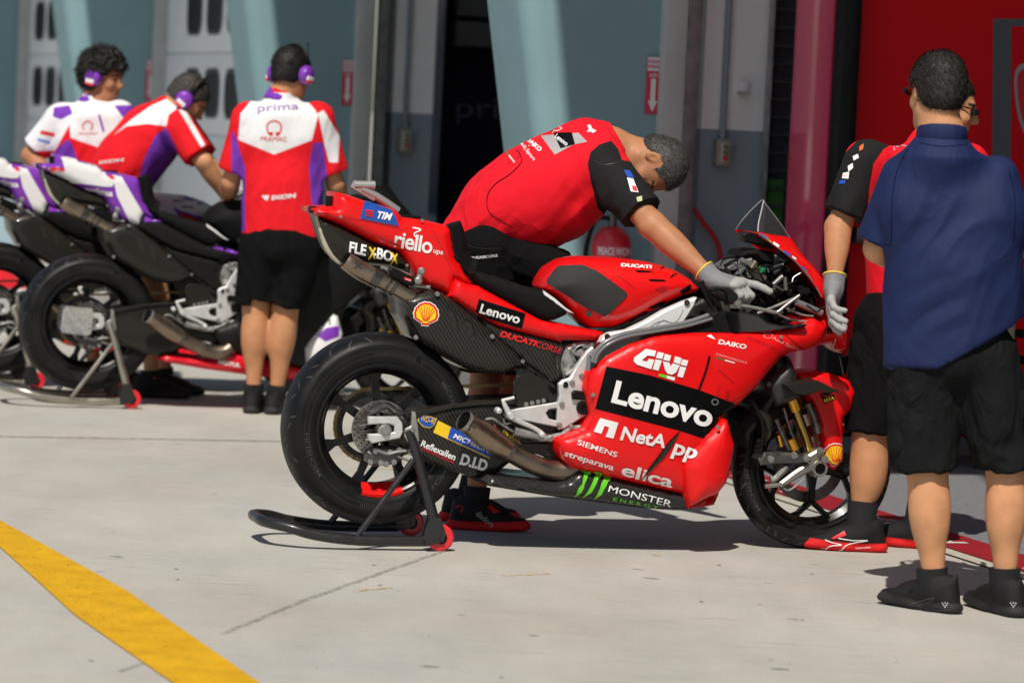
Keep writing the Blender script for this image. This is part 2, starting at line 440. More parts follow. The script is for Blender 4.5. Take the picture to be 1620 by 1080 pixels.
# ------------------------------------------------------------------ ground
def concrete(name, base, var=.12):
    m_ = bpy.data.materials.new(name); m_.use_nodes = True; n, l, b = nodes(m_); b.inputs['Roughness'].default_value = .85; b.inputs['Specular IOR Level'].default_value = .25
    tc = n.new('ShaderNodeTexCoord')
    def noise(scale, detail=6, stretch=(1, 1, 1), rot=0):
        mp = n.new('ShaderNodeMapping'); mp.inputs['Scale'].default_value = stretch; mp.inputs['Rotation'].default_value = (0, 0, rot); l.new(tc.outputs['Object'], mp.inputs['Vector'])
        t = n.new('ShaderNodeTexNoise'); t.inputs['Scale'].default_value = scale; t.inputs['Detail'].default_value = detail; t.inputs['Roughness'].default_value = .62; l.new(mp.outputs[0], t.inputs['Vector']); return t.outputs['Fac']
    def ramp(v, a, b_, lo, hi):
        r = n.new('ShaderNodeMapRange'); r.inputs['From Min'].default_value = a; r.inputs['From Max'].default_value = b_; r.inputs['To Min'].default_value = lo; r.inputs['To Max'].default_value = hi; l.new(v, r.inputs['Value']); return r.outputs[0]
    def mul(a, b_):
        q = n.new('ShaderNodeMath'); q.operation = 'MULTIPLY'; l.new(a, q.inputs[0]); l.new(b_, q.inputs[1]); return q.outputs[0]
    big = ramp(noise(.55), .3, .7, 1-var, 1+var*.7)
    mid = ramp(noise(4, 8, (1, .35, 1), .3), .25, .75, 1-var*.9, 1+var*.7)
    fine = ramp(noise(150, 4), .2, .8, .80, 1.20)
    streak = ramp(noise(3.2, 7, (1, 7, 1), -.29), .56, .76, 1.0, .76)
    spots = ramp(noise(26, 3, (1, 2.2, 1), -.29), .68, .75, 1.0, .62)
    v = mul(mul(mul(mul(big, mid), fine), streak), spots)
    hue = noise(.9, 3); mx = n.new('ShaderNodeMix'); mx.data_type = 'RGBA'; l.new(ramp(hue, .35, .65, 0, 1), mx.inputs[0]); mx.inputs[6].default_value = (*base, 1); mx.inputs[7].default_value = (base[0]*1.03, base[1]*.99, base[2]*.93, 1)
    vm = n.new('ShaderNodeVectorMath'); vm.operation = 'SCALE'; l.new(mx.outputs[2], vm.inputs[0]); l.new(v, vm.inputs['Scale']); l.new(vm.outputs[0], b.inputs['Base Color'])
    bp = n.new('ShaderNodeBump'); bp.inputs['Strength'].default_value = .35; bp.inputs['Distance'].default_value = .003; l.new(fine, bp.inputs['Height']); l.new(bp.outputs[0], b.inputs['Normal'])
    return m_
CONC = concrete('concrete', (.432, .426, .399))
def sheet(name, pts, z, mt, parent=None, **k):
    o = mesh_obj(name, [(a, b, z) for a, b in pts], [list(range(len(pts)))], mt, parent, None, smooth=False)
    return tag(o, **k)
sheet('ground', [(-400, -120), (400, -120), (400, 700), (-400, 700)], 0, CONC, kind='structure')
FO = G(1570, 880); PHI = math.radians(17.6); FA = Frame(FO, PHI)     # x into the building, y along its front, away
def fx(x, y, z=0): return FA.M @ Vector((x, y, z))
def fp(L): return [(fx(a, b).x, fx(a, b).y) for a, b in L]
# pixels on the ground
def gpx(L): return [(G(a, b).x, G(a, b).y) for a, b in L]
YPAINT = mat('yellow_road_paint', (.62, .345, .010), .75, var=.16, vs=7, bump=.3, bs=150, spec=.2, detail=9)
n, l, b_ = nodes(YPAINT); tc_ = n.new('ShaderNodeTexCoord'); t_ = n.new('ShaderNodeTexNoise'); t_.inputs['Scale'].default_value = 85; t_.inputs['Detail'].default_value = 6; l.new(tc_.outputs['Object'], t_.inputs['Vector'])
r_ = n.new('ShaderNodeMapRange'); r_.inputs['From Min'].default_value = .30; r_.inputs['From Max'].default_value = .36; l.new(t_.outputs['Fac'], r_.inputs['Value']); l.new(r_.outputs[0], b_.inputs['Alpha'])
sheet('painted_line', gpx([(-60, 800), (0, 824), (200, 935), (409, 1080), (455, 1112), (318, 1112), (272, 1080), (120, 975), (0, 866), (-60, 835)]), .004, YPAINT, kind='structure')
# slab joints and tyre marks
DJ = mat('joint_dirt', (.29, .25, .19), .9, var=.3, vs=6)
jt = MB()
def strip(mb, P, wd, z):
    for i in range(len(P)-1):
        a = Vector(P[i]); b = Vector(P[i+1]); d = (b-a).normalized(); n_ = Vector((-d.y, d.x))*wd/2
        mb.add([(*(a+n_), z), (*(a-n_), z), (*(b-n_), z), (*(b+n_), z)], [[0, 1, 2, 3]])
def worn(m_, a0, a1, sc_, lo=0.0, hi=1.0):
    n, l, b_ = nodes(m_); tc_ = n.new('ShaderNodeTexCoord'); t_ = n.new('ShaderNodeTexNoise'); t_.inputs['Scale'].default_value = sc_; t_.inputs['Detail'].default_value = 6; l.new(tc_.outputs['Object'], t_.inputs['Vector'])
    r_ = n.new('ShaderNodeMapRange'); r_.inputs['From Min'].default_value = a0; r_.inputs['From Max'].default_value = a1; r_.inputs['To Min'].default_value = lo; r_.inputs['To Max'].default_value = hi; l.new(t_.outputs['Fac'], r_.inputs['Value']); l.new(r_.outputs[0], b_.inputs['Alpha'])
worn(DJ, .35, .65, 30, .15, .8)
strip(jt, gpx([(-40, 690), (200, 694), (470, 699)]), .05, .003)
strip(jt, gpx([(470, 699), (1000, 712), (1240, 718)]), .035, .003)
tag(jt.build('slab_joint', DJ, smooth=False), kind='structure')
SKID = mat('tyre_rubber_mark', (.30, .29, .27), .8, var=.25, vs=14)
worn(SKID, .36, .66, 45, .05, .75)
sk_ = MB(); strip(sk_, gpx([(352, 1003), (480, 950), (700, 872)]), .022, .0035); strip(sk_, gpx([(190, 1062), (282, 1030)]), .018, .0036)
tag(sk_.build('tyre_mark', SKID, smooth=False), kind='structure')
OIL = mat('dark_scuff', (.09, .085, .08), .8); worn(OIL, .35, .6, 90, .2, .95)
rs = random.Random(3); sc_ = MB()
for k in range(60):
    px = rs.uniform(-30, 1650); py = rs.uniform(880, 1075) if k % 3 else rs.uniform(700, 880)
    g = G(px, py); L_ = rs.choice([.004, .005, .007, .010, .022, .04]); wd = L_*rs.uniform(.1, .35) if L_ > .012 else L_*.8
    n_ = 8; a0 = rs.uniform(-.35, .25)
    P = []
    for i in range(n_):
        t = 2*math.pi*i/n_; x = math.cos(t)*L_*rs.uniform(.6, 1); y = math.sin(t)*wd*rs.uniform(.6, 1.3)
        P.append((g.x+x*math.cos(a0)-y*math.sin(a0), g.y+x*math.sin(a0)+y*math.cos(a0), .0025))
    sc_.add(P, [list(range(n_))])
tag(sc_.build('ground_scuffs', OIL, smooth=False), kind='structure')
YOLD = mat('old_yellow_paint', (.62, .45, .14), .85, var=.3, vs=40)
worn(YOLD, .42, .60, 60, .0, .8)
yo = MB()
for (a, b, c, d) in ((562, 935, 618, 929), (795, 911, 872, 907), (1030, 879, 1046, 878), (600, 742, 640, 741)):
    strip(yo, gpx([(a, b), (c, d)]), .03, .0028)
tag(yo.build('paint_remnants', YOLD, smooth=False), kind='structure')
# garage floor, red band with lettering
CARP = mat('garage_floor_grey', (.17, .175, .19), .8, var=.15, vs=30, bump=.2, bs=300)
FLR = mat('garage_floor_plain', (.16, .16, .16), .6, var=.15, vs=3)
sheet('garage_carpet', fp([(.12, -8), (9, -8), (9, 3.6), (.12, 3.6)]), .006, CARP, kind='structure')
sheet('garage_floor', fp([(.05, 4.4), (9, 4.4), (9, 30), (.05, 30)]), .005, FLR, kind='structure')
RBAND = mat('red_floor_band', (.27, .010, .018), .6, var=.12, vs=8)
band = sheet('red_floor_band', fp([(-.10, -8), (.12, -8), (.12, 3.6), (-.10, 3.6)]), .010, RBAND, kind='structure')
SEAM = mat('dusty_seam', (.42, .40, .33), .9, var=.2, vs=20)
sheet('threshold_strip', fp([(-.17, -8), (-.10, -8), (-.10, 3.6), (-.17, 3.6)]), .007, SEAM, kind='structure')
bw = flat('floor_lettering_white', (.62, .55, .53), .7)
V_, F_ = text2d('PUMA      PUMA      PUMA      PUMA', .01)
lo = V_.min(0); hi = V_.max(0)
Q_ = [fx(-.06+.11*(1-(v[1]-lo[1])/(hi[1]-lo[1]))-.01, 2.6-5.2*(1-(v[0]-lo[0])/(hi[0]-lo[0])), .012) for v in V_]
bl_ = mesh_obj('lettering', Q_, F_, bw, None, None); bl_.parent = band
# ------------------------------------------------------------------ pit building
TEAL = mat('teal_wall_paint', (.20, .325, .355), .75, var=.05, vs=4, bump=.15, bs=60)
JAMB = mat('grey_jamb_paint', (.42, .43, .42), .7, var=.12, vs=5, bump=.1, bs=80)
WALLW = mat('white_wall_paint', (.88, .87, .86), .7, var=.06, vs=4)
WALLG = mat('slate_wall_paint', (.27, .33, .375), .7, var=.06, vs=4)
DOORM = mat('garage_door_paint', (.80, .82, .82), .5, var=.05, vs=3)
GALV = mat('galvanised_steel', (.36, .37, .37), .55, .6, var=.35, vs=14)
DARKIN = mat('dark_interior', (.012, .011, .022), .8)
GLASSD = mat('dark_window', (.006, .006, .007), .5, spec=.2)
BROWN = mat('brown_door_rail', (.10, .075, .06), .6, .3)
bld = empty('pit_building', FA.M, label='long pit garage building with teal leaning pillars and roller doors', cat='building')
PIL = [3.86, 9.45, 15.7, 22.2, 28.2]
def pillar(s0):
    mb = MB(); zs = [0, 1, 2, 3, 4, 5]; V = []; n_ = 7; thick = .55
    prof = None; rings = []
    for z in zs:
        xo = -(.345+.165*z); r = .10; ring = [(0.0, s0), (xo+r, s0)]
        for k in range(1, n_): t = k/n_*math.pi/2; ring.append((xo+r-r*math.sin(t), s0+r-r*math.cos(t)))
        ring += [(xo, s0+r), (xo, s0+thick), (0.0, s0+thick)]
        rings.append([(a, b, z) for a, b in ring])
    N = len(rings[0])
    for rg in rings: V += rg
    Fc = []
    for i in range(len(zs)-1):
        for k in range(N): Fc.append([i*N+k, i*N+(k+1) % N, (i+1)*N+(k+1) % N, (i+1)*N+k])
    mb.add(V, Fc); p = mb.build('facade_pillar', TEAL, bld, 30)
    j = MB(); j.box((.055, s0+.24, 2.5), (.11, .62, 5.0), bev=.006); j.build('door_jamb', JAMB, p)
    rl = MB(); rl.box((.15, s0+.20, 2.5), (.05, .06, 5)); rl.build('door_rail', BROWN, p)
    tk = MB(); tk.box((.235, s0+.20, 2.5), (.07, .05, 5), bev=.006)
    for k in range(14): tk.box((.20+.01*(k % 2), s0+.17, .3+.34*k), (.02, .014, .05))
    tk.build('door_track', GALV, p)
    return p
pils = [pillar(s) for s in PIL]
# inner dividing walls seen through the openings, two-tone paint
def divider(s0, x0, x1):
    a = MB(); a.box(((x0+x1)/2, s0+.25, .75), (x1-x0, .2, 1.5)); o = a.build('divider_wall', WALLG, bld)
    b = MB(); b.box(((x0+x1)/2, s0+.248, 3.25), (x1-x0, .204, 3.5)); b.build('upper_paint', WALLW, o); return o
dv = divider(PIL[0]+.05, .30, 8); divider(PIL[1]+.05, .32, FA.loc(690, 200, PIL[1]+.1).x)
# unseen canopy over the garages, slanted edges shaped to shade the pillars
rf = MB()
for i, s0 in enumerate([-7.4, -1.8]+PIL+[34]):
    s1 = s0-5.6 if i < 3 else ([-7.4, -1.8]+PIL+[34])[i-1]
    n0 = -1.23; n1 = n0-.32*(s0-s1); b0 = [(n0, s0), (8.4, s0), (8.4, s1), (n1, s1)]; V = [(a, b, 7.0) for a, b in b0]+[(a, b, 7.25) for a, b in b0]
    rf.add(V, [[0, 1, 2, 3], [7, 6, 5, 4], [0, 4, 5, 1], [1, 5, 6, 2], [2, 6, 7, 3], [3, 7, 4, 0]])
rf.build('shade_canopy', JAMB, bld, smooth=False)
lint = MB()
for i in range(len(PIL)-1):
    pass
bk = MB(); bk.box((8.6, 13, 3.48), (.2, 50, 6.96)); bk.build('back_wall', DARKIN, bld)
# roller doors with two rows of rounded windows
def door(s0, s1):
    mb = MB(); zs = [0, .03, .65, 1.26, 1.87, 2.48, 3.1, 3.72, 4.3, 5.0]
    for i in range(len(zs)-1):
        mb.box((.13, (s0+s1)/2, (zs[i]+zs[i+1])/2), (.05, s1-s0, zs[i+1]-zs[i]-.012), bev=.006)
    mb.box((.145, (s0+s1)/2, 2.5), (.03, s1-s0, 5))
    d = mb.build('roller_door', DOORM, bld)
    n_ = int((s1-s0-.2)/.70)
    for r, z in enumerate((1.57, 2.19)):
        for k in range(n_):
            c = s0+.42+k*.70; P = []; hw, hh, rr = .235, .165, .11
            for (cx, cz, a0) in ((hw-rr, hh-rr, 0), (-hw+rr, hh-rr, 90), (-hw+rr, -hh+rr, 180), (hw-rr, -hh+rr, 270)):
                for q in range(6): t = math.radians(a0+q*18); P.append((cx+rr*math.cos(t), cz+rr*math.sin(t)))
            w_ = MB(); N = len(P); k0 = 1.0; V = []
            for sc2, x in ((1.12, .104), (1.12, .097), (1.0, .093), (.93, .102)): V += [(x, c+a*sc2, z+b*sc2) for a, b in P]
            Fc = [[i*N+q, i*N+(q+1) % N, (i+1)*N+(q+1) % N, (i+1)*N+q] for i in range(3) for q in range(N)]
            w_.add(V, Fc); fr_ = w_.build('window', mat('window_rubber', (.05, .05, .05), .6), d)
            g_ = MB(); g_.add([(.101, c+a*.95, z+b*.95) for a, b in P], [list(range(N))]); g_.build('pane', GLASSD, fr_, smooth=False)
    return d
door(PIL[1]+.56, PIL[2]-.02); door(PIL[2]+.56, PIL[3]-.02); door(PIL[3]+.56, PIL[4]-.02)
# open garage between the first two pillars: dark purple screen with faint lettering, raised shutter
xs_ = FA.loc(700, 200, PIL[1]+.6).x
scr = MB(); scr.box((xs_+2.6, PIL[1]+.62, 1.5), (5.2, .05, 3.0)); 
scro = tag(scr.build('garage_screen', mat('dark_purple_screen', (.006, .005, .012), .7, spec=.15), None), label='dark purple screen wall inside the open garage with faint lettering', cat='screen wall')
scro.matrix_world = FA.M
fl = mat('screen_lettering', (.05, .045, .075), .6)
letter('prima', [(722, 196), (868, 203), (868, 158), (722, 155)], fl, FA, bvh_of(scro), scro, bold=.0)
sh = MB()
for k in range(9): sh.box((xs_+2.6, PIL[1]+.40, 2.02+.19*k), (5.2, .06, .16), bev=.01)
sh.build('rolled_shutter', mat('shutter_grey', (.035, .035, .035), .6), bld)
# ---- things fixed around the garages
def at_wall(px, py, s):   # point on a camera-facing wall of the building (local y = s)
    return FA.loc(px, py, s)
def socket_box(px, py, s, wd, hg, label):
    p = at_wall(px, py, s); e = empty('switch_box', FA.M @ Matrix.Translation(p), label=label, cat='switch box')
    b = MB(); b.box((0, -.03, 0), (wd, .06, hg), bev=.008); b.build('housing', mat('box_beige', (.33, .31, .26), .6), e)
    f_ = MB(); f_.box((0, -.064, 0), (wd*.55, .012, hg*.72), bev=.003); fo = f_.build('faceplate', mat('box_face', (.55, .50, .45), .5), e)
    for k, c in enumerate(((.12, .2, .1), (.15, .18, .12), (.45, .06, .05))):
        t = MB(); t.cyl((0, -.068, hg*(.22-.22*k)), (0, -.085, hg*(.22-.22*k)), wd*.16, n=12); t.build('button', mat('button_%d' % k, c, .5), fo)
    c_ = MB(); c_.tube([(0, -.02, hg/2), (0, -.02, hg/2+1.2)], .016, sub=1); c_.build('conduit', WALLG, e); return e
socket_box(1139, 241, PIL[0]+.19, .075, .125, 'beige box with three coloured buttons on the slate wall right of the bending mechanic')
socket_box(638, 222, PIL[1]+.19, .085, .15, 'dim beige switch box inside the dark open garage beside the door track')
p = at_wall(1174, 137, PIL[0]+.19); e = empty('wall_socket', FA.M @ Matrix.Translation(p), label='small white socket on the white upper wall above the slate paint', cat='socket')
b = MB(); b.box((0, -.012, 0), (.045, .024, .05), bev=.004); b.build('plate', WALLW, e); b = MB(); b.box((0, -.03, -.03), (.05, .06, .014), bev=.003); b.build('bracket', JAMB, e)
def fire_sign(x0, y0, x1, y1, s, label):
    p = at_wall((x0+x1)/2, (y0+y1)/2, s); a = at_wall(x0, y0, s); b_ = at_wall(x1, y1, s); wd = abs(b_.x-a.x); hg = abs(a.z-b_.z)
    e = empty('fire_sign', FA.M @ Matrix.Translation(p), label=label, cat='sign')
    b = MB(); b.box((0, -.004, 0), (wd, .008, hg)); b.build('plate', mat('sign_red', (.55, .03, .09), .6), e)
    b = MB(); b.box((0, -.0055, hg*.375), (wd-.004, .008, hg*.24)); b.build('header', mat('sign_white', (.7, .68, .68), .6), e)
    b = MB(); b.prism([(-wd*.17, hg*.12), (wd*.17, hg*.12), (wd*.17, -hg*.27), (wd*.34, -hg*.27), (0, -hg*.46), (-wd*.34, -hg*.27), (-wd*.17, -hg*.27)], -.0105, -.002); b.build('arrow', MATS['sign_white'], e)
    for t, z0, z1, mm, wf in (('FIRE', .30, .36, 'sign_red', .8), ('HYDRANT', .39, .45, 'sign_red', .86), ('ALERT', .15, .215, 'sign_white', .7)):
        V, Fc = text2d(t, .02); lo = V.min(0); hi = V.max(0)
        Q = [((v[0]-lo[0])/(hi[0]-lo[0])*wd*wf-wd*wf/2, -.0115, hg*(z0+(z1-z0)*(v[1]-lo[1])/(hi[1]-lo[1]))) for v in V]
        mesh_obj('lettering', Q, Fc, MATS[mm], e, None)
    return e
fire_sign(1024, 90, 1041, 181, PIL[0]-.004, 'red and white fire sign with down arrow on the teal pillar near the bending mechanic')
fire_sign(543, 95, 556, 167, PIL[1]-.004, 'red fire sign on the teal pillar right of the standing purple-collared man')
fire_sign(232, 95, 241, 160, PIL[2]-.004, 'distant narrow red fire sign on the teal pillar between two roller doors')
# fire extinguisher standing by the pillar
ep = G(966, 520); ep = FA.M @ Vector((FA.loc(966, 420, PIL[0]-.12).x, PIL[0]-.12, .62))
e = empty('fire_extinguisher', Matrix.Translation(ep), label='red fire extinguisher hung on the teal pillar under the bending mechanic\'s chest', cat='fire extinguisher')
zt = W(966, 358, ep.y).z-.62; EXR = mat('extinguisher_red', (.55, .01, .02), .35, 0, .4)
r_ = 32/ (F/ep.y); b = MB(); b.lathe([(0, .02), (r_*.95, .02), (r_, .05), (r_, zt-.09), (r_*.93, zt-.05), (r_*.6, zt-.012), (r_*.3, zt), (0, zt)], (0, 0, 0), (0, 0, 1), 28); body_ = b.build('cylinder', EXR, e)
b = MB(); b.cyl((0, 0, zt-.01), (0, 0, zt+.05), r_*.22, n=12); b.box((r_*.15, 0, zt+.05), (r_*.9, .02, .015), bev=.003); b.box((r_*.2, 0, zt+.085), (r_*.9, .018, .012), Matrix.Rotation(-.25, 3, 'Y'), bev=.003); b.build('valve', DSTEEL, e)
b = MB(); b.tube([(0, 0, zt+.03), (-r_*.8, -.02, zt+.03), (-r_*1.25, -.02, zt-.1), (-r_*1.2, -.02, zt-.25), (-r_*1.1, -.02, .1)], .011); b.build('hose', BLK, e)
EXF = Frame(ep, 0)
mark([(945, 389), (1000, 391), (1000, 408), (945, 406)], flat('extinguisher_label', (.62, .10, .12)), EXF, bvh_of(body_), body_, 'label_plate')
letter('PEACE WORK', [(947, 403), (1003, 405), (1003, 393), (947, 391)], WHT, EXF, bvh_of(body_), body_, bold=.012)
# red hose on the slate wall
b = MB(); b.tube([FA.M @ FA.loc(x, y, PIL[0]+.12) for x, y in ((1098, 330), (1112, 352), (1128, 372), (1138, 395), (1141, 430))], .012, 10)
tag(b.build('red_hose', mat('hose_red', (.45, .01, .02), .45)), label='thick red hose hanging on the slate wall behind the windscreen', cat='hose')
# ------------------------------------------------------------------ red team partition
part = empty('team_partition', FA.M, label='tall glossy red team partition wall with grey stripe and shield emblem', cat='partition wall')
PRED = mat('partition_red', (.66, .003, .008), .5, 0, .0, var=.04, vs=2, spec=.15)
PGL = mat('gloss_red_painted_reflection', (.70, .035, .12), .15, .2, .6)  # pinker base colour stands in for the pale wall's reflection
ys = 2.95                                  # camera-facing red panel plane
a = FA.loc(1306, 500, ys).x
b = MB(); b.box((a+2.6, ys+.04, 1.75), (5.1, .08, 3.2), bev=.006); pan = b.build('front_panel', PRED, part)
b = MB(); b.box((a+.02, ys-.02, 1.75), (.085, .14, 3.4), bev=.008); b.build('edge_post', BLK, part)
xl = FA.loc(1240, 400, ys+.55).x
d_ = Vector((a-.03-xl, -.55+.02, 0))
b = MB(); V = []
n_ = Vector((-d_.y, d_.x, 0)).normalized()*.03
p0 = Vector((xl, ys+.55, .1)); p1 = p0+d_
b.add([p0, p1, p1+Vector((0, 0, 3.3)), p0+Vector((0, 0, 3.3)), p0+n_, p1+n_, p1+n_+Vector((0, 0, 3.3)), p0+n_+Vector((0, 0, 3.3))], [[0, 1, 2, 3], [7, 6, 5, 4], [0, 4, 5, 1], [1, 5, 6, 2], [2, 6, 7, 3], [3, 7, 4, 0]])
b.build('side_panel', PGL, part, smooth=False)
bvp = bvh_of(pan); GSTR = flat('stripe_grey', (.10, .10, .11), .5)
mark([(1571, 30), (1600, 30), (1597, 760), (1566, 760)], GSTR, FA, bvp, pan, 'stripe', step=40); mark([(1600, 30), (1700, 33), (1700, 44), (1600, 42)], GSTR, FA, bvp, pan, 'stripe', step=40)
mark(smooth2([(1606, 112), (1640, 100), (1672, 118), (1670, 170), (1640, 232), (1612, 190)]), flat('shield_grey', (.32, .32, .33), .4), FA, bvp, pan, 'emblem', off=.002)
mark(smooth2([(1610, 118), (1640, 108), (1666, 122), (1664, 168), (1640, 222), (1616, 186)]), flat('shield_red', (.6, .01, .015), .4), FA, bvp, pan, 'emblem', off=.004)
for k in range(6):
    mark([(1440, 470+k*42), (1690, 482+k*42), (1690, 496+k*42), (1440, 484+k*42)], BLKV, FA, bvp, pan, 'dark_band', off=.002, step=30)
b = MB(); b.box(FA.loc(1362, 372, ys-.05), (.09, .12, .075), bev=.01); hh_ = b.build('shelf_box', DSTEEL, part)
# louvre window beside the panel
e = empty('louvre_window', FA.M, label='dark louvred window strip between the slate wall and red panel', cat='window')
x0 = FA.loc(1204, 300, PIL[0]+.16).x; x1 = FA.loc(1244, 300, PIL[0]+.16).x
b = MB(); b.box(((x0+x1)/2, PIL[0]+.14, 1.9), (x1-x0, .02, 3.4)); b.build('dark_glass', mat('louvre_glass', (.03, .04, .05), .2, coat=.5), e)
b = MB()
for k in range(36): b.box(((x0+x1)/2, PIL[0]+.12, .3+.085*k), (x1-x0, .03, .006), Matrix.Rotation(.5, 3, 'X'))
b.build('blade', mat('louvre_blade', (.10, .105, .11), .4, .5), e)
b = MB(); b.box((x0-.004, PIL[0]+.12, 1.9), (.014, .05, 3.4), bev=.002); b.box((x1+.004, PIL[0]+.12, 1.9), (.014, .05, 3.4), bev=.002); b.build('frame', GALV, e)
b = MB(); b.box((x0+.06, PIL[0]+.128, 1.0), (.08, .014, .55)); b.build('green_sheet', mat('green_card', (.03, .13, .02), .6), e)
# ------------------------------------------------------------------ the red racing motorcycle
_a = G(587, 858); _b = G(1290, 866)
BK = Frame(_a, math.atan2(_b.y-_a.y, _b.x-_a.x))
bike = empty('racing_motorcycle', BK.M, label='bright red racing motorcycle covered in sponsor lettering, propped on the black rear stand', cat='motorcycle')
def B(px, py, y): return BK.loc(px, py, y)
def BL(L, y): return BK.pts(L, y)
BV = {}
def part(o): BV[o.name] = bvh_of(o); return o
def L_(txt, quad, m_, o, **k): return letter(txt, quad, m_, BK, BV[o.name], o, **k)
def M_(poly, m_, o, **k): return mark(poly, m_, BK, BV[o.name], o, **k)
def LN(P, w_, m_, o, **k): return line(P, w_, m_, BK, BV[o.name], o, **k)
def plate(name, px, y0, y1, m_, parent=bike, bev=.003, rnd=0, yp=None, sharp=35):
    uv = BK.uv(px, y0 if yp is None else yp)
    if rnd: uv = smooth2(uv, rnd)
    mb = MB(); mb.prism(uv, y0, y1, bev); return mb.build(name, m_, parent, sharp)
def plates(name, items, m_, parent=bike):
    mb = MB()
    for px, y0, y1, bev in items: mb.prism(BK.uv(px, y0), y0, y1, bev)
    return mb.build(name, m_, parent)
def bolt(mb, px, py, y, r=.008, h=.006):
    c = B(px, py, y); mb.cyl(c, c+Vector((0, -h, 0)), r, r*.85, 12); mb.cyl(c+Vector((0, -h, 0)), c+Vector((0, -h-.0015, 0)), r*.5, r*.45, 6)
# ---------------- wheels
def tyre_prof(r, hw, rb):
    P = []
    for k in range(-10, 11):
        t = k/10; y = hw*math.sin(t*math.pi/2*.96); rr = r-(r-.855*r)*(1-math.cos(t*math.pi/2*.96))**1.15
        P.append((rr, y))
    P = [(rb, -hw*.80), (rb+.012, -hw*.86), (rb+.03, -hw*.95), (rb+.033, -hw*.945)]+P+[(rb+.033, hw*.945), (rb+.03, hw*.95), (rb+.012, hw*.86), (rb, hw*.80)]
    return P
def wheel(name, c, r, hw, rb, front):
    c = Vector(c); w_ = MB()
    rim = [(rb+.006, -hw*.84), (rb-.002, -hw*.86), (rb-.010, -hw*.80), (rb-.014, -hw*.55), (rb-.034, -hw*.30), (rb-.034, hw*.30), (rb-.014, hw*.55), (rb-.010, hw*.80), (rb-.002, hw*.86), (rb+.006, hw*.84), (rb+.004, 0)]
    w_.lathe(rim, c, (0, 1, 0), 72, closedprof=True)
    rim_i = rb-.030
    if not front:
        for k in range(7):
            a = math.radians(96+k*360/7); d = Vector((math.cos(a), 0, math.sin(a))); n_ = Vector((-math.sin(a), 0, math.cos(a)))
            for i, (r0, r1, w0, w1, y0, y1) in enumerate(((.035, .10, .020, .016, -.038, -.026), (.10, .165, .016, .0135, -.026, -.022), (.165, rim_i+.004, .0135, .028, -.022, -.030))):
                V = []
                for rr, ww, yy in ((r0, w0, y0), (r1, w1, y1)):
                    for sx, sy in ((-1, 0), (1, 0), (.55, 1), (-.55, 1)): V.append(c+d*rr+n_*ww*sx*(.75 if sy else 1)+Vector((0, yy*(1 if not sy else -.6)-(.004 if not sy else 0), 0)))
                w_.add(V, [[0, 1, 5, 4], [1, 2, 6, 5], [2, 3, 7, 6], [3, 0, 4, 7], [0, 3, 2, 1], [4, 5, 6, 7]])
        w_.lathe([(.018, -.098), (.030, -.096), (.034, -.04), (.046, -.036), (.046, .04), (.034, .09), (.02, .095)], c, (0, 1, 0), 28)
    else:
        def bar(p, q, w0, w1, y=.018):
            d = (q-p).normalized(); n_ = Vector((-d.z, 0, d.x)); V = []
            for pp, ww in ((p, w0), (q, w1)):
                for sx, sy in ((-1, -.6), (-.6, -1), (.6, -1), (1, -.6), (.8, 1), (-.8, 1)): V.append(pp+n_*ww*sx+Vector((0, y*sy, 0)))
            w_.add(V, [[k, (k+1) % 6, 6+(k+1) % 6, 6+k] for k in range(6)]+[[5, 4, 3, 2, 1, 0], [6, 7, 8, 9, 10, 11]])
        for k in range(5):
            a = math.radians(-88+72*k); d = Vector((math.cos(a), 0, math.sin(a)))
            f_ = c+d*.135; bar(c+d*.03, c+d*.085, .022, .013); bar(c+d*.085, f_, .013, .0135)
            for s in (-1, 1):
                a2 = a+s*.34; e_ = c+Vector((math.cos(a2), 0, math.sin(a2)))*(rim_i+.004); bar(f_-d*.004, f_.lerp(e_, .75), .010, .008); bar(f_.lerp(e_, .75), e_, .008, .018)
        w_.lathe([(.022, -.055), (.036, -.05), (.04, -.02), (.04, .02), (.036, .05), (.022, .055)], c, (0, 1, 0), 28)
    o = w_.build(name, RIMM, bike, 30)
    t = MB(); t.lathe(tyre_prof(r, hw, rb), c, (0, 1, 0), 128); ty = t.build('tyre', RUB, o, 60)
    bvt = bvh_of(ty); BV[name] = bvt
    # wear slits and sidewall marks laid on the near side
    SL = mat('tyre_slit', (.040, .040, .042), .42); GREYT = mat('tyre_moulding', (.045, .045, .047), .5)  # slits coloured paler than the rubber, painting in their lit edges
    rs = random.Random(5 if front else 9); sl_ = MB()
    def onty(a, yy):    # point on the tread at angle a, lateral yy
        d = Vector((math.cos(a), 0, math.sin(a))); o_ = c+d*.6+Vector((0, yy, 0)); h = bvt.ray_cast(o_, -d)
        return h[0]+h[1]*.0012 if h[0] is not None else None
    for k in range(54):
        a = k*2*math.pi/54+rs.uniform(-.03, .03); y0 = -hw*rs.choice((.42, .70, .80, .05, .55)); ln = rs.uniform(.014, .026); dirn = rs.uniform(.5, 1.2)*rs.choice((1, 1, -1)); V = []
        for i in range(6):
            s = i/5-.5; wd = .0034*(1-(2*s)**2)+.0003
            for sg in (-1, 1):
                p = onty(a+s*ln*2*math.cos(dirn)/r+sg*wd/r*math.sin(dirn), max(-hw*.93, min(hw*.9, y0+s*ln*2*math.sin(dirn)*.9-sg*wd*math.cos(dirn)))); V.append(p)
        if any(v is None for v in V): continue
        sl_.add(V, [[2*i, 2*i+1, 2*i+3, 2*i+2] for i in range(5)])
    tag(sl_.build('tread_wear_pattern', SL, ty, None, smooth=False), kind='stuff')
    def onside(rr, a):
        d = Vector((math.cos(a), 0, math.sin(a))); o_ = c+d*rr+Vector((0, -.5, 0)); h = bvt.ray_cast(o_, Vector((0, 1, 0))); return h[0]+h[1]*.001
    sm = MB()
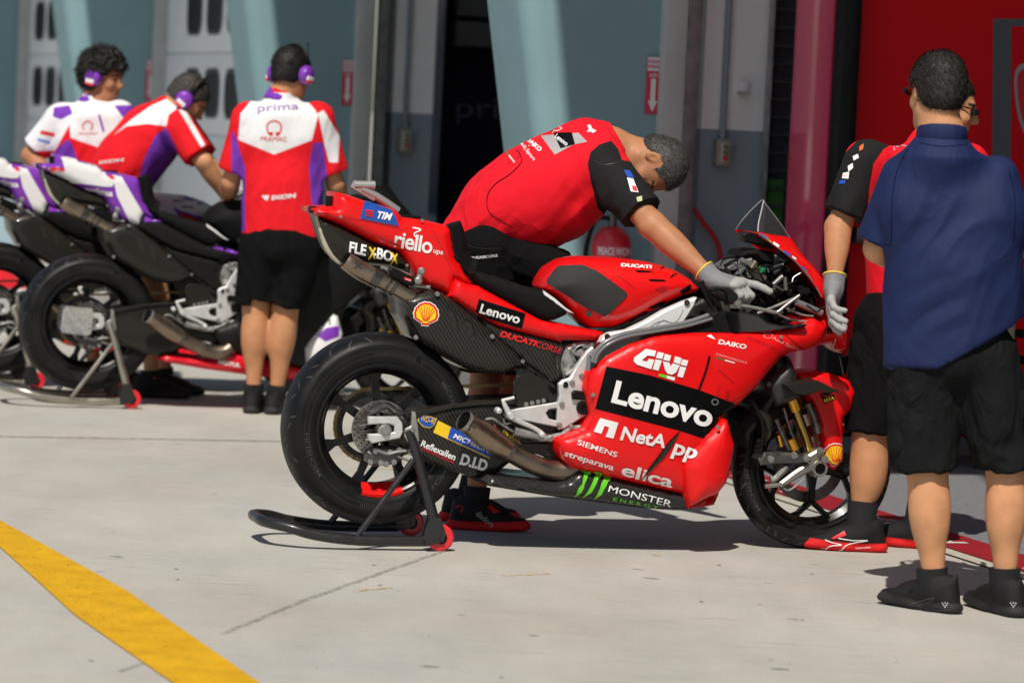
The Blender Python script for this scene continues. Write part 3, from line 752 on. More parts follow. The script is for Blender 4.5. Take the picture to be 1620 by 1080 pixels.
    for a0, a1, n_ in ((60, 100, 26), (-105, -62, 28), (150, 185, 0)):
        for k in range(n_):
            a = math.radians(a0+(a1-a0)*k/n_); da = .006
            V = [onside(rb+.036, a), onside(rb+.036, a+da), onside(rb+.049, a+da+.012), onside(rb+.049, a+.012)]; sm.add(V, [[0, 1, 2, 3]])
    N_ = 96
    for r0, r1 in ((rb+.0335, rb+.0345), (rb+.0525, rb+.0535)):
        V = []
        for k in range(N_): V += [onside(r0, k*2*math.pi/N_), onside(r1, k*2*math.pi/N_)]
        sm.add(V, [[2*k, 2*k+1, (2*k+3) % (2*N_), (2*k+2) % (2*N_)] for k in range(N_)])
    sm.build('sidewall_moulding', GREYT, ty, None, smooth=False)
    V2, F2 = text2d('MICHELIN', .01); lo = V2.min(0); hi = V2.max(0)
    for ac, span in ((200, 34), (25, 30), (-45, 30)):
        Q = []
        for v in V2:
            s = (v[0]-lo[0])/(hi[0]-lo[0]); t_ = (v[1]-lo[1])/(hi[1]-lo[1]); Q.append(onside(rb+.037+.012*t_, math.radians(ac+span/2-span*s)))
        mesh_obj('sidewall_lettering', Q, F2, GREYT, ty, None, smooth=False)
    return o
RW = Vector((0, 0, .4065)); FWc = Vector((1.642, 0, .303))
rw = wheel('rear_wheel', RW, .339, .100, .228, False)
fw = wheel('front_wheel', FWc, .303, .062, .226, True)
tp = MB(); tp.lathe([(.1965, -.032), (.2165, -.060), (.2285, -.0875), (.2345, -.0885)], RW, (0, 1, 0), 16, a0=0, a1=.1)
def rim_tape(c, a0, a1):
    mb = MB(); V = []; n_ = 14
    for i in range(n_+1):
        a = math.radians(a0+(a1-a0)*i/n_); d = Vector((math.cos(a), 0, math.sin(a)))
        for rr, yy in ((.1925, -.028), (.196, -.034), (.2135, -.060), (.2175, -.083), (.2255, -.0885), (.2355, -.0865)): V.append(c+d*rr+Vector((0, yy, 0)))
    mb.add(V, [[i*6+k, i*6+k+1, (i+1)*6+k+1, (i+1)*6+k] for i in range(n_) for k in range(5)]); return mb
rim_tape(RW, -106, -68).build('red_tape', mat('red_tape', (.72, .008, .008), .6, spec=.15), rw)
# rear disc, carrier, sprocket, chain
DISC = mat('disc_steel', (.30, .275, .25), .34, .9, var=.25, vs=25)
d_ = MB(); d_.lathe([(.062, -.066), (.104, -.066), (.104, -.061), (.062, -.061)], RW, (0, 1, 0), 64, closedprof=True)
for k in range(8):
    a = k*math.pi/4; p = RW+Vector((math.cos(a), 0, math.sin(a)))*.035+Vector((0, -.064, 0)); q = RW+Vector((math.cos(a+.25), 0, math.sin(a+.25)))*.064+Vector((0, -.064, 0)); d_.cyl(p, q, .006, n=8); d_.cyl(q+Vector((0, -.006, 0)), q+Vector((0, .004, 0)), .006, n=10)
disc = d_.build('brake_disc', DISC, rw)
h_ = MB()
for ring, (rr, n_) in enumerate(((.071, 22), (.083, 26), (.095, 30))):
    for k in range(n_):
        a = 2*math.pi*(k+.5*(ring % 2))/n_; p = RW+Vector((math.cos(a), 0, math.sin(a)))*rr; h_.cyl(p+Vector((0, -.0655, 0)), p+Vector((0, -.0668, 0)), .0030, n=8)
h_.build('disc_hole', mat('hole_black', (.01, .009, .008), .7), disc)
s_ = MB(); s_.lathe([(.102, .085), (.123, .085), (.123, .093), (.102, .093)], RW, (0, 1, 0), 60, closedprof=True)
s_.build('sprocket', DSTEEL, rw)
ch = MB(); CS = B(905, 625, .088)
R0, R1 = .129, .045
dd = Vector((CS.x-RW.x, 0, CS.z-RW.z)); an = math.atan2(dd.z, dd.x); off_ = math.acos((R0-R1)/dd.length)
loop = []
for k in range(41): a = an+off_+(2*math.pi-2*off_)*k/40; loop.append(Vector((RW.x+R0*math.cos(a), .089, RW.z+R0*math.sin(a))))
for k in range(13): a = an-off_+(2*off_)*k/12; loop.append(Vector((CS.x+R1*math.cos(a), .089, CS.z+R1*math.sin(a))))
tot = []; 
for i in range(len(loop)):
    a, b = loop[i], loop[(i+1) % len(loop)]; n_ = max(1, int((b-a).length/.016))
    for j in range(n_): tot.append(a.lerp(b, j/n_))
for i, p in enumerate(tot):
    q = tot[(i+1) % len(tot)]; d = q-p; x = d.normalized(); z_ = Vector((-x.z, 0, x.x)); M3 = Matrix((x, Vector((0, 1, 0)), z_)).transposed()
    hgt = .012 if i % 2 else .0095; ch.box((p+q)/2, (d.length*1.15, .012 if i % 2 else .017, hgt), M3)
ch.build('chain', CHAINM, bike, smooth=False)
# ---------------- dark engine mass so nothing is hollow
eng = MB(); eng.prism(BK.uv([(838, 560), (905, 540), (985, 520), (1100, 470), (1150, 500), (1160, 600), (1120, 700), (1000, 745), (880, 735), (850, 690), (825, 640)], 0), -.10, .14, .01)
engo = eng.build('engine_block', mat('engine_dark', (.035, .034, .033), .5, .4, var=.4, vs=18, bump=.5, bs=40), bike)
eng = MB(); eng.prism(BK.uv(zK((585, 300), (612, 215), (700, 188), (850, 175), (850, 300), (760, 380), (640, 450), (600, 445), (575, 360)), -.11), -.112, -.05, .012)
ec = eng.build('engine_cover', mat('cast_alloy', (.50, .49, .47), .42, .75, var=.2, vs=30, bump=.3, bs=120), bike)
b = MB()
for x, y in ((600, 325), (655, 355), (665, 210), (690, 260), (740, 215), (790, 205)): bolt(b, *zK((x, y))[0], -.113, .009, .008)
b.tube(BL(zK((640, 235), (675, 265), (735, 290)), -.122), .0075, 10); b.lathe([(.03, -.008), (.036, -.006), (.036, 0), (.02, 0)], B(*zK((720, 270))[0], -.112), (0, 1, 0), 24)
b.tube(BL(zK((690, 350), (640, 400), (605, 420)), -.118), .008, 10); b.tube(BL(zK((770, 200), (780, 250), (740, 300), (700, 310)), -.12), .003, 6)
b.build('cover_fitting', STEEL, ec)
# ---------------- swing arm
sw_px = zB((690, 452), (765, 436), (985, 395), (1095, 382), (1270, 374), (1400, 384), (1480, 420), (1490, 520), (1400, 590), (1330, 600), (1262, 640), (1180, 705), (1150, 713), (1060, 717), (960, 690), (860, 655), (790, 610), (740, 580), (700, 572))
uv = BK.uv(sw_px, -.115)
V, Fc = pillow(uv, .128, .112, .03, 2, .014)
sw = part(mesh_obj('swingarm', V, [f for f in Fc], CARB, bike, 40))
# the wheel turns between the two arms: open the middle
sw2 = plate('swingarm_ridge', zB((762, 436), (985, 396), (1095, 383), (1268, 376), (1268, 398), (1100, 402), (990, 415), (780, 462)), -.136, -.12, CARB2, sw, .003)
b = MB(); b.prism(BK.uv(zB((606, 452), (735, 452), (757, 478), (762, 520), (748, 548), (622, 572), (606, 556), (604, 530), (690, 528), (722, 520), (722, 492), (694, 484), (606, 486)), -.145), -.147, -.118, .004)
dr = b.build('axle_plate', ALU, sw)
b = MB(); ac = B(606.5, 680, -.12); b.lathe([(0, -.04), (.012, -.04), (.012, -.034), (.017, -.034), (.017, -.026), (.024, -.024), (.024, .03), (0, .03)], ac, (0, 1, 0), 26); b.build('axle_nut', STEEL, sw)
b = MB(); b.prism(BK.uv(zB((655, 480), (722, 476), (735, 500), (730, 528), (660, 540)), -.12), -.132, -.10, .003); b.build('axle_slot', BLK, sw)
b = MB()
for x0, y0, x1, y1 in ((560, 495, 625, 480), (560, 520, 625, 516), (572, 540, 625, 545), (545, 470, 640, 462)): b.tube(BL(zB((x0, y0), (x1, y1)), -.11), .005, 8, sub=1)
b.tube(BL(zB((600, 450), (680, 400), (730, 430), (760, 440)), -.10), .012, 10); b.build('caliper_bracket', DSTEEL, sw)
b = MB(); b.prism(BK.uv(zB((600, 610), (640, 585), (735, 585), (765, 610), (755, 650), (700, 668), (625, 675), (597, 655)), -.105), -.115, -.045, .010)
cal = b.build('brake_caliper', mat('caliper_grey', (.12, .115, .11), .4, .8, var=.2, vs=40), sw)
b = MB()
for x, y in ((635, 605), (612, 655), (660, 660), (718, 655), (742, 600), (700, 610), (685, 665)): bolt(b, *zB((x, y))[0], -.116, .011, .010)
b.tube(BL(zB((640, 600), (690, 618), (730, 610), (790, 600), (820, 560)), -.125), .006, 8); b.tube(BL(zB((735, 630), (790, 650), (835, 660)), -.12), .004, 8); b.build('caliper_fitting', STEEL, cal)
M_(zB((648, 637), (700, 632), (700, 642), (650, 650)), REDV, sw, name='caliper_badge', step=3)
# ---------------- lower and upper exhaust
b = MB(); P = [BK.loc(*p_, y_) for p_, y_ in zip(zB((1036, 470), (1054, 482), (1120, 528), (1190, 576), (1232, 602)), (-.232, -.226, -.204, -.186, -.176))]; b.tube(P, [.0345, .037, .0435, .042, .036], 28, 6, cap=False)
ex = part(b.build('lower_silencer', TITAN, bike, 60))
b = MB(); P = BL(zB((1222, 596), (1262, 622), (1340, 662), (1430, 692), (1500, 690), (1540, 660)), -.170); b.tube(P, [.0345, .034, .035, .036, .036, .034], 24, 5); b.build('exhaust_pipe', mat('pipe_titanium', (.22, .175, .135), .36, .95, var=.3, vs=10), ex)
b = MB(); P = BL(zB((1210, 588), (1248, 613)), -.176); b.tube(P, .0385, 24, 1); b.build('clamp_band', DSTEEL, ex)
b = MB(); P = [BK.loc(*zB((1038, 471))[0], -.231), BK.loc(*zB((1075, 500))[0], -.218)]; b.tube(P, [.0315, .031], 24, 1); b.build('silencer_mouth', BLKV, ex)
b = MB(); b.tube([BK.loc(*zB((1030, 466))[0], -.234), BK.loc(*zB((1044, 475))[0], -.2295)], [.0358, .0372], 28, 1, cap=False); b.build('mouth_ring', STEEL, ex)
LOGO = flat('etched_logo', (.04, .03, .025), .5)
L_('X', q4(*zB((1050, 515))[0], *zB((1092, 502))[0], 13), LOGO, ex, bold=.02)
b = MB(); b.tube(BL(zB((1130, 465), (1165, 462), (1210, 490), (1260, 520), (1310, 545)), -.165), .006, 10); b.build('brake_line_pipe', STEEL, bike)
b = MB(); P = BL(zA((238, 545), (262, 562), (330, 606), (395, 640), (470, 676), (540, 712), (620, 760)), -.105); b.tube(P, [.029, .032, .034, .032, .030, .028, .027], 26, 6, cap=False)
ux = part(b.build('upper_silencer', TITAN, bike, 60))
b = MB(); b.tube(BL(zA((236, 543), (300, 586)), -.105), [.025, .024], 24, 1); b.build('silencer_mouth', BLKV, ux)
b = MB(); b.tube(BL(zA((385, 634), (432, 657)), -.105), .0345, 24, 1); b.tube(BL(zA((500, 692), (520, 702)), -.105), .0335, 24, 1); b.tube(BL(zA((470, 676), (482, 682)), -.105), .0335, 24, 1); b.build('clamp_band', DSTEEL, ux)
L_('X', q4(*zA((285, 595))[0], *zA((335, 600))[0], 11), LOGO, ux, bold=.02)
b = MB(); b.prism(BK.uv(zA((480, 600), (500, 585), (620, 640), (635, 665), (625, 690), (600, 695), (500, 640)), -.12), -.135, -.09, .006); sn = part(b.build('sensor_box', BLK, bike))
M_(zA((575, 640), (618, 655), (612, 668), (572, 655)), REDV, sn, step=3); L_('BOX', q4(*zA((582, 657))[0], *zA((612, 666))[0], 2.2), WHT, sn)
b = MB(); b.tube(BL(zA((655, 660), (660, 640), (672, 610)), -.135), .011, 14); b.tube(BL(zA((440, 585), (480, 600), (560, 660), (640, 690), (720, 700)), -.11), .007); b.lathe([(0, -.012), (.008, -.012), (.013, -.006), (.013, .01)], B(*zA((672, 607))[0], -.14), (0, 1, 0), 16); b.lathe([(0, -.012), (.008, -.012), (.014, -.006), (.014, .01)], B(*zA((655, 662))[0], -.14), (0, 1, 0), 16); b.build('mounting_link', STEEL, bike)
# ---------------- tail unit
tail_px = zA((36, 243), (120, 240), (178, 240), (182, 158), (238, 168), (345, 206), (500, 250), (535, 268), (562, 300), (680, 315), (800, 343), (834, 352), (848, 430), (865, 525), (905, 588), (1000, 692), (935, 690), (868, 662), (832, 750), (770, 722), (690, 692), (620, 630), (545, 494), (400, 442), (210, 342), (70, 287), (35, 268))
tail = part(pillow_obj('tail_unit', BK.uv(tail_px, -.07), RED, bike, T=.112, e=.066, R=.05, p=2.2, step=.011))
ut = part(pillow_obj('undertail', BK.uv(zA((66, 288), (210, 345), (400, 446), (545, 496), (600, 560), (622, 628), (560, 600), (470, 582), (330, 568), (235, 566), (195, 550), (135, 480), (100, 400)), -.05), CARB2, bike, T=.098, e=.045, R=.06, step=.012))
b = MB(); b.tube(BL(zA((72, 290), (100, 380), (135, 478), (195, 550), (240, 570)), -.052), [.006, .008, .010, .009, .005], 10); b.build('undertail_edge', flat('primer_beige', (.42, .39, .31), .6), ut)
for nm_, f_ in (('antenna', lambda b: b.cyl(B(*zA((147, 240))[0], -.02), B(*zA((148, 180))[0], -.02), .014)), ('socket_plug', lambda b: b.cyl(B(*zA((205, 222))[0], -.05), B(*zA((235, 222))[0], -.05), .010)), ('tail_clip', lambda b: b.box(B(*zA((50, 258))[0], -.055), (.025, .04, .025), bev=.004)), ('sensor_pad', lambda b: b.box(B(*zA((595, 298))[0], -.03), (.08, .06, .010), bev=.003))):
    b = MB(); f_(b); b.build(nm_, BLK, tail)
b = MB(); b.tube(BL(zA((290, 118), (405, 120)), .02), [.015, .016], 16, 1); b.box(B(*zA((345, 150))[0], .02), (.10, .02, .03), Matrix.Rotation(.5, 3, 'Y'), bev=.005); b.tube(BL(zA((330, 140), (420, 185), (540, 265)), .02), .014, 12); camb = b.build('onboard_camera', mat('camera_grey', (.38, .38, .37), .4, .5), tail)
BL2 = flat('sponsor_blue', (.012, .075, .36), .35, .4)
M_(zA((347, 206), (500, 262), (520, 292), (543, 352), (322, 308)), BL2, tail, name='sponsor_panel', step=4, off=.0035)
L_('TIM', q4(*zA((408, 306))[0], *zA((490, 320))[0], 11, .25), WHT, tail, bold=.03, off=.0062)
for k in range(3): M_(zA((350+k*3, 258+k*14), (400-k*2, 268+k*13), (398-k*2, 274+k*13), (348+k*3, 265+k*14)), REDV, tail, off=.0062, step=4)
L_('riello', q4(*zA((513, 468))[0], *zA((728, 512))[0], 26, -.05), WHT, tail, bold=.02, spacing=.95)
L_('ups', q4(*zA((735, 512))[0], *zA((790, 524))[0], 8), WHT, tail, bold=.01)
LN(zA((622, 360), (668, 372), (630, 395), (655, 428)), 2.2, WHT, tail)
L_('FLE  -BO', q4(*zA((258, 500))[0], *zA((505, 556))[0], 17, -.12), WHT, ut, bold=.035)
for x, y in ((392, 530), (518, 560)):
    LN(zA((x-18, y-58), (x, y-30), (x+14, y+6)), 2.6, YEL, ut, off=.003); LN(zA((x+16, y-52), (x, y-25), (x-22, y+10)), 2.6, YEL, ut, off=.0035)
LN(zA((722, 335), (760, 420), (850, 610)), .9, REDD, tail); LN(zA((858, 625), (848, 690), (826, 752)), 1.0, BLKV, tail); LN(zA((205, 300), (330, 318), (560, 370)), .8, REDD, tail)
b = MB()
for x, y in ((212, 298), (560, 378), (676, 318), (590, 575)): bolt(b, *zA((x, y))[0], -.106, .006, .004)
b.build('panel_screw', STEEL, tail)
# ---------------- side panel, seat, carbon panels
side_px = zA((830, 752), (866, 652), (935, 680), (1000, 692), (1180, 790), (1355, 884), (1420, 890))+zC((30, 432), (240, 475), (322, 490), (292, 534), (180, 534), (90, 532))+zA((1470, 1010), (1290, 966), (1115, 920), (985, 852))
side = part(pillow_obj('side_panel', BK.uv(side_px, -.12), RED, bike, T=.138, e=.118, R=.04, step=.012))
M_(zA((1000, 766), (1265, 850), (1243, 936), (975, 856)), BLKV, side, name='sponsor_panel', step=4)
L_('Lenovo', q4(*zA((1001, 843))[0], *zA((1225, 908))[0], 14.5, .0), WHT, side, bold=.025, off=.004)
cb = part(pillow_obj('carbon_side_panel', BK.uv(zA((830, 742), (985, 850), (1115, 918), (1290, 965), (1475, 1010))+zK((568, 190), (600, 210), (565, 300), (590, 440), (560, 500), (470, 470), (300, 330), (40, 110))+zA((1000, 890)), -.105), CARB, bike, T=.120, e=.105, R=.03, step=.014))
BV['cs'] = bvh_of([cb, side])
letter('DUCATI', q4(*zA((1115, 978))[0], *zA((1315, 1036))[0], 9.0, .22), REDV, BK, BV['cs'], cb, bold=.045, off=.004)
letter('CORSE', q4(*zA((1318, 1036))[0], *zA((1462, 1078))[0], 9.0, .1), REDV, BK, BV['cs'], cb, bold=-.004, off=.004)
shd = part(pillow_obj('exhaust_shield', BK.uv(zA((572, 765), (640, 735), (720, 714), (792, 730), (832, 756), (1000, 890), (1215, 1078))+zK((300, 322), (545, 500), (520, 520), (430, 430), (360, 380), (250, 370))+zB((1290, 238), (1210, 262), (1120, 258), (1060, 243), (950, 182), (860, 125), (828, 98), (800, 45), (775, 5)), -.12), CARB, bike, T=.150, e=.115, R=.05, step=.013))
SH_R = flat('shell_red', (.78, .015, .015)); SH_Y = flat('shell_yellow', (.92, .62, .01))
def pecten(cx, cy, r, o, tilt=0.0):
    def tr_(L): c, s = math.cos(tilt), math.sin(tilt); return [(cx+r*(a*c-b*s), cy+r*(a*s+b*c)) for a, b in L]
    def fan(k):
        P = []
        for i in range(25):
            t = math.radians(202-224*i/24); sc_ = 1+.03*math.cos(t*14); P.append((k*math.cos(t)*sc_*1.0, -k*math.sin(t)*sc_*.98+.06))
        w_ = 1-k
        return P+[(.62*k, .60*k+.06), (.30*k, .78*k+.03), (.28*k, .98*k), (-.28*k, .98*k), (-.30*k, .78*k+.03), (-.62*k, .60*k+.06)]
    M_(tr_(fan(1.0)), WHT, o, name='shell_emblem', off=.002, step=r*.2); M_(tr_(fan(.92)), SH_R, o, name='shell_emblem', off=.0032, step=r*.2); M_(tr_(fan(.76)), SH_Y, o, name='shell_emblem', off=.0044, step=r*.2)
    for a in (-58, -40, -20, 0, 20, 40, 58):
        t = math.radians(a); LN(tr_([(.16*math.sin(t), .58), (.70*math.sin(t), .06-.70*math.cos(t))]), r*.05, SH_R, o, name='emblem_rib', off=.0054)
pecten(*zA((699, 848))[0], 20.5, shd, .1)
MESHD = mat('vent_mesh', (.035, .032, .024), .5, .5, var=.5, vs=300)
M_(zA((822, 812), (858, 850), (882, 948), (838, 920)), MESHD, shd, name='vent', step=4); M_(zA((925, 885), (955, 905), (975, 985), (962, 1010), (938, 960)), MESHD, shd, name='vent', step=4)
LN(zA((818, 810), (860, 850), (886, 950)), 1.0, BLKV, shd); LN(zA((922, 883), (958, 905), (978, 985)), 1.0, BLKV, shd)
b = MB()
for x, y in ((762, 738), (640, 985), (1075, 980)): bolt(b, *zA((x, y))[0], -.150, .009, .005)
bolt(b, *zK((300, 322))[0], -.14, .008, .006); b.build('panel_screw', STEEL, shd)
seat = part(pillow_obj('seat_pad', BK.uv(zA((905, 582), (965, 603), (1100, 640), (1250, 690), (1350, 712), (1430, 765), (1500, 828), (1490, 856), (1420, 886), (1360, 884), (1180, 790), (1000, 694), (950, 640)), -.11), MATTE, bike, T=.142, e=.118, R=.035, step=.012))
b = MB(); b.tube(BL(zA((822, 350), (848, 425), (866, 520), (905, 588), (955, 612)), -.075), [.012, .014, .014, .012, .010], 12); b.tube(BL(zA((822, 350), (848, 425), (866, 520), (905, 588), (955, 612)), .03), [.05, .05, .05, .05, .05], 12); b.build('back_pad', MATTE, seat)
# ---------------- tank cover
tank_px = zC((0, 262), (20, 205), (60, 150), (130, 108), (215, 93), (400, 98), (560, 116), (650, 138), (730, 170), (800, 212), (835, 258), (822, 285), (740, 305), (640, 352), (560, 400), (480, 440), (375, 472), (258, 474), (210, 432), (120, 350))
tank = part(pillow_obj('tank_cover', BK.uv(tank_px, -.09), RED, bike, T=.165, e=.055, R=.11, p=2.3, step=.012))
M_(zC((18, 222), (26, 205), (60, 158), (75, 142), (90, 138), (200, 133), (216, 136), (285, 165), (380, 232), (440, 276), (447, 288), (440, 304), (340, 398), (328, 404), (312, 398), (215, 352), (110, 285), (30, 236)), mat('grip_pad', (.030, .029, .028), .85, var=.12, vs=60, bump=.3, bs=600), tank, name='grip_pad', step=4, off=.004)
L_('DUCATI', q4(*zC((412, 142))[0], *zC((575, 153))[0], 5.4, .05), WHT, tank, bold=.05)
for P in (((488, 160), (560, 164), (586, 172), (500, 172)), ((560, 208), (640, 210), (655, 220), (568, 219)), ((618, 155), (640, 138), (648, 140), (624, 160)), ((675, 195), (715, 163), (722, 167), (682, 202)), ((730, 270), (780, 235), (788, 240), (782, 268), (735, 290)), ((555, 362), (620, 330), (655, 320), (650, 338), (570, 366)), ((365, 468), (440, 428), (545, 376), (560, 382), (470, 432), (400, 468))):
    M_(zC(*P), BLKV, tank, name='vent', step=4, off=.002)
LN(zC((350, 218), (392, 190), (420, 205), (490, 260)), .8, REDD, tank); LN(zC((0, 262), (120, 350), (215, 432), (258, 472)), .9, REDD, tank)
M_(zC((590, 265), (632, 245), (660, 250), (640, 272)), REDD, tank, step=4)
b = MB(); bolt(b, *zC((241, 392))[0], -.145, .012, .004); b.build('panel_screw', DSTEEL, tank)
trim = plate('white_trim', zC((0, 268), (60, 310), (118, 360), (165, 392), (130, 382), (60, 335), (0, 292)), -.135, -.09, flat('trim_white', (.75, .75, .74)), tank, .002)
# ---------------- frame, rear set
fr_px = zC((312, 512), (350, 492), (440, 478), (540, 430), (640, 372), (740, 328), (812, 303), (800, 345), (765, 400), (735, 445), (560, 478), (430, 520), (380, 560), (340, 600), (310, 640), (250, 740), (232, 700), (270, 600))
frm = part(plate('frame', fr_px, -.190, -.14, mat('frame_silver', (.78, .78, .77), .42, .2), bike, .006, yp=-.17))
b = MB()
for x, y in ((765, 333), (340, 514)): bolt(b, *zC((x, y))[0], -.191, .011, .006)
b.build('frame_bolt', DSTEEL, frm)
WELD = mat('alloy_line', (.55, .55, .54), .45, .8)  # duller alloy tone for thin lines on the frame
LN(zC((560, 470), (600, 440), (650, 430), (690, 440), (720, 420), (745, 370)), 1.0, WELD, frm); LN(zC((600, 455), (640, 425), (660, 440)), 1.0, WELD, frm)
rp = part(plate('rearset_plate', zK((560, 482), (590, 455), (640, 440), (690, 350), (760, 250), (800, 215), (830, 250), (795, 400), (775, 520), (762, 575), (790, 615), (766, 700), (600, 800), (560, 808), (548, 780), (552, 620), (566, 560)), -.168, -.14, ALU, bike, .005))
arm = plate('rearset_arm', zK((205, 668), (400, 636), (552, 612), (552, 655), (490, 662), (468, 690), (490, 730), (550, 745), (545, 788), (400, 762), (268, 738), (225, 720)), -.163, -.143, ALU, rp, .004)
b = MB()
for x, y in ((720, 424), (654, 474), (580, 628), (565, 776), (800, 560)): bolt(b, *zK((x, y))[0], -.169, .0105, .006)
b.build('plate_bolt', STEEL, rp)
b = MB(); c_ = B(*zK((728, 652))[0], -.168); b.lathe([(0, -.010), (.010, -.010), (.012, -.016), (.021, -.016), (.024, -.010), (.024, .01)], c_, (0, 1, 0), 28); b.prism(BK.uv(zK((645, 545), (665, 525), (740, 535), (752, 560), (745, 595), (650, 590)), -.17), -.185, -.165, .005); b.cyl(B(*zK((605, 488))[0], -.167), B(*zK((605, 488))[0], -.170), .011, n=16); b.build('plate_fitting', BLK, rp)
hg = plate('heel_guard', zK((240, 485), (250, 445), (285, 418), (380, 418), (440, 445), (484, 490), (490, 560), (460, 595), (440, 612), (300, 645), (265, 640), (258, 570)), -.150, -.138, CARB2, bike, .003, rnd=3)
b = MB()
for x, y in ((326, 628), (368, 618), (410, 610), (450, 602)): bolt(b, *zK((x, y))[0], -.151, .009, .004)
b.build('guard_bolt', STEEL, hg)
b = MB(); b.tube(BL(zK((160, 600), (178, 640), (215, 708), (290, 755), (370, 790), (435, 830)), -.185), [.006, .009, .013, .009, .008, .009], 12); b.tube(BL(zK((150, 600), (240, 578)), -.18), .006, 8, 1); b.lathe([(0, -.02), (.010, -.02), (.014, -.012), (.014, .03)], B(*zK((212, 708))[0], -.185), (0, 1, 0), 18); b.lathe([(0, -.02), (.010, -.016), (.012, .01)], B(*zK((125, 670))[0], -.18), (0, 1, 0), 16); b.lathe([(0, -.02), (.010, -.016), (.013, .02)], B(*zK((435, 840))[0], -.19), (0, 1, 0), 16); b.build('brake_pedal', ALU, rp)
b = MB(); b.cyl(B(*zK((240, 820))[0], -.17), B(*zK((420, 855))[0], -.17), .018, .015, 16); b.tube(BL(zK((165, 730), (175, 765), (215, 760)), -.17), .003); b.tube(BL(zK((330, 845), (440, 870), (560, 850), (640, 800), (740, 785), (770, 700), (762, 640)), -.155), [.012, .013, .012, .012, .011, .008, .005], 10)
for x, y, r in ((345, 845, .013), (500, 872, .013), (600, 845, .013), (650, 790, .011), (705, 800, .013)): c_ = B(*zK((x, y))[0], -.165); b.lathe([(0, -.006), (r*.6, -.006), (r, 0), (r, .02)], c_, (0, 1, 0), 16)
b.build('pedal_linkage', STEEL, bike)
b = MB(); b.prism(BK.uv(zK((430, 815), (560, 830), (740, 760), (800, 700), (800, 790), (720, 840), (565, 885), (430, 895), (300, 880), (280, 850)), -.13), -.14, -.08, .006); b.build('linkage_backing', DSTEEL, bike)
hf = part(plate('lower_frame_fairing', zK((60, 790), (110, 770), (300, 900), (450, 905), (570, 885), (600, 1000), (480, 1000), (300, 960), (160, 870)), -.135, -.10, CARB, bike, .003))
L_('AKRAPOVIC', q4(*zK((140, 838))[0], *zK((285, 912))[0], 7.5, .05), YEL, hf, bold=.03); M_(zK((95, 775), (120, 785), (115, 795), (140, 810), (135, 818), (108, 806), (92, 800)), REDV, hf, step=3)
# ---------------- swing-arm lettering
M_(zB((830, 432), (912, 460), (903, 490), (880, 503), (850, 497), (826, 470)), YEL, sw, name='sponsor_panel', step=4)
M_(zB((833, 436), (908, 462), (901, 487), (880, 499), (852, 493), (830, 469)), flat('logo_blue', (.01, .09, .42)), sw, name='sponsor_panel', step=4, off=.0025)
L_('WD-40', q4(*zB((836, 468))[0], *zB((900, 486))[0], 9), YEL, sw, bold=.0, off=.006)
M_(zB((918, 468), (1160, 590), (1150, 640), (896, 522)), YEL, sw, name='sponsor_panel', step=4); M_(zB((975, 497), (1160, 590), (1151, 636), (960, 546)), BLUE, sw, name='sponsor_panel', step=4, off=.0038)
L_('MICHELIN', q4(*zB((982, 545))[0], *zB((1140, 613))[0], 8.0, .2), WHT, sw, bold=.012, off=.0065)
L_('Reflexallen', q4(*zB((838, 583))[0], *zB((990, 648))[0], 10.5), WHT, sw, bold=.02); L_('COMPOSITES DIVISION', q4(*zB((842, 598))[0], *zB((984, 662))[0], 4), REDV, sw)
L_('D.I.D', q4(*zB((1013, 665))[0], *zB((1132, 698))[0], 18), WHT, sw, bold=.045, off=.004)
# ---------------- main fairing
FX = BK.uv(zC((232, 800), (248, 705), (330, 620), (460, 552), (600, 503), (760, 493), (1000, 492), (1180, 488), (1300, 480), (1400, 458), (1480, 425), (1560, 470), (1520, 560), (1440, 590), (1340, 605), (1290, 628), (1225, 700), (1150, 790), (1060, 872), (985, 925)), -.235) + BK.uv(zD((812, 345), (790, 400), (700, 560), (650, 690), (140, 572), (95, 530), (75, 490), (72, 440), (190, 395), (222, 335), (205, 250)), -.235)
def fprof(x, z): # narrower towards the nose and the foot
    return 1-.30*max(0, (x-1.12)/.5)**1.5-.10*max(0, (.40-z)/.3)
fair = part(pillow_obj('side_fairing', FX, RED, bike, T=.262, e=.222, R=.10, p=2, step=.014, prof=fprof))
belly = part(pillow_obj('belly_pan', BK.uv(zD((0, 628), (50, 632), (100, 622), (138, 585), (140, 572), (400, 630), (650, 690), (652, 752), (560, 752), (430, 746), (200, 716), (0, 690))+[(772, 768), (764, 760), (775, 752), (820, 756)], -.19), carbon('belly_carbon', (.012, .012, .012), (.034, .033, .032), 200, .25, .3), bike, T=.225, e=.19, R=.05, step=.014))
wing = part(pillow_obj('lower_wing_panel', BK.uv(zD((812, 345), (838, 355), (868, 470), (852, 560), (832, 640), (790, 690), (735, 712), (662, 752), (645, 690), (622, 560), (655, 505), (720, 425)), -.262), RED, bike, T=.292, e=.235, R=.09, p=2.2, step=.012))
cap_ = part(pillow_obj('wheel_side_fairing', BK.uv(zD((662, 752), (700, 735), (735, 712), (795, 660), (790, 690), (770, 735), (715, 745)), -.12), REDD, bike, T=.14, e=.11, R=.03, step=.014))
BB = zD((282, 112), (470, 150), (690, 215), (745, 235), (860, 280), (800, 330), (795, 445), (700, 430), (610, 400), (232, 302))
M_(BB, BLKV, fair, name='sponsor_panel', step=5)
L_('Lenovo', q4(*zQ((205, 662))[0], *zQ((1095, 893))[0], 36.5, .0), WHT, fair, bold=.03, off=.0045)
GV = zD((412, 52), (440, 35), (498, 48), (496, 66), (448, 58), (432, 78), (428, 92), (452, 98), (456, 85), (478, 90), (472, 132), (408, 112), (402, 92))
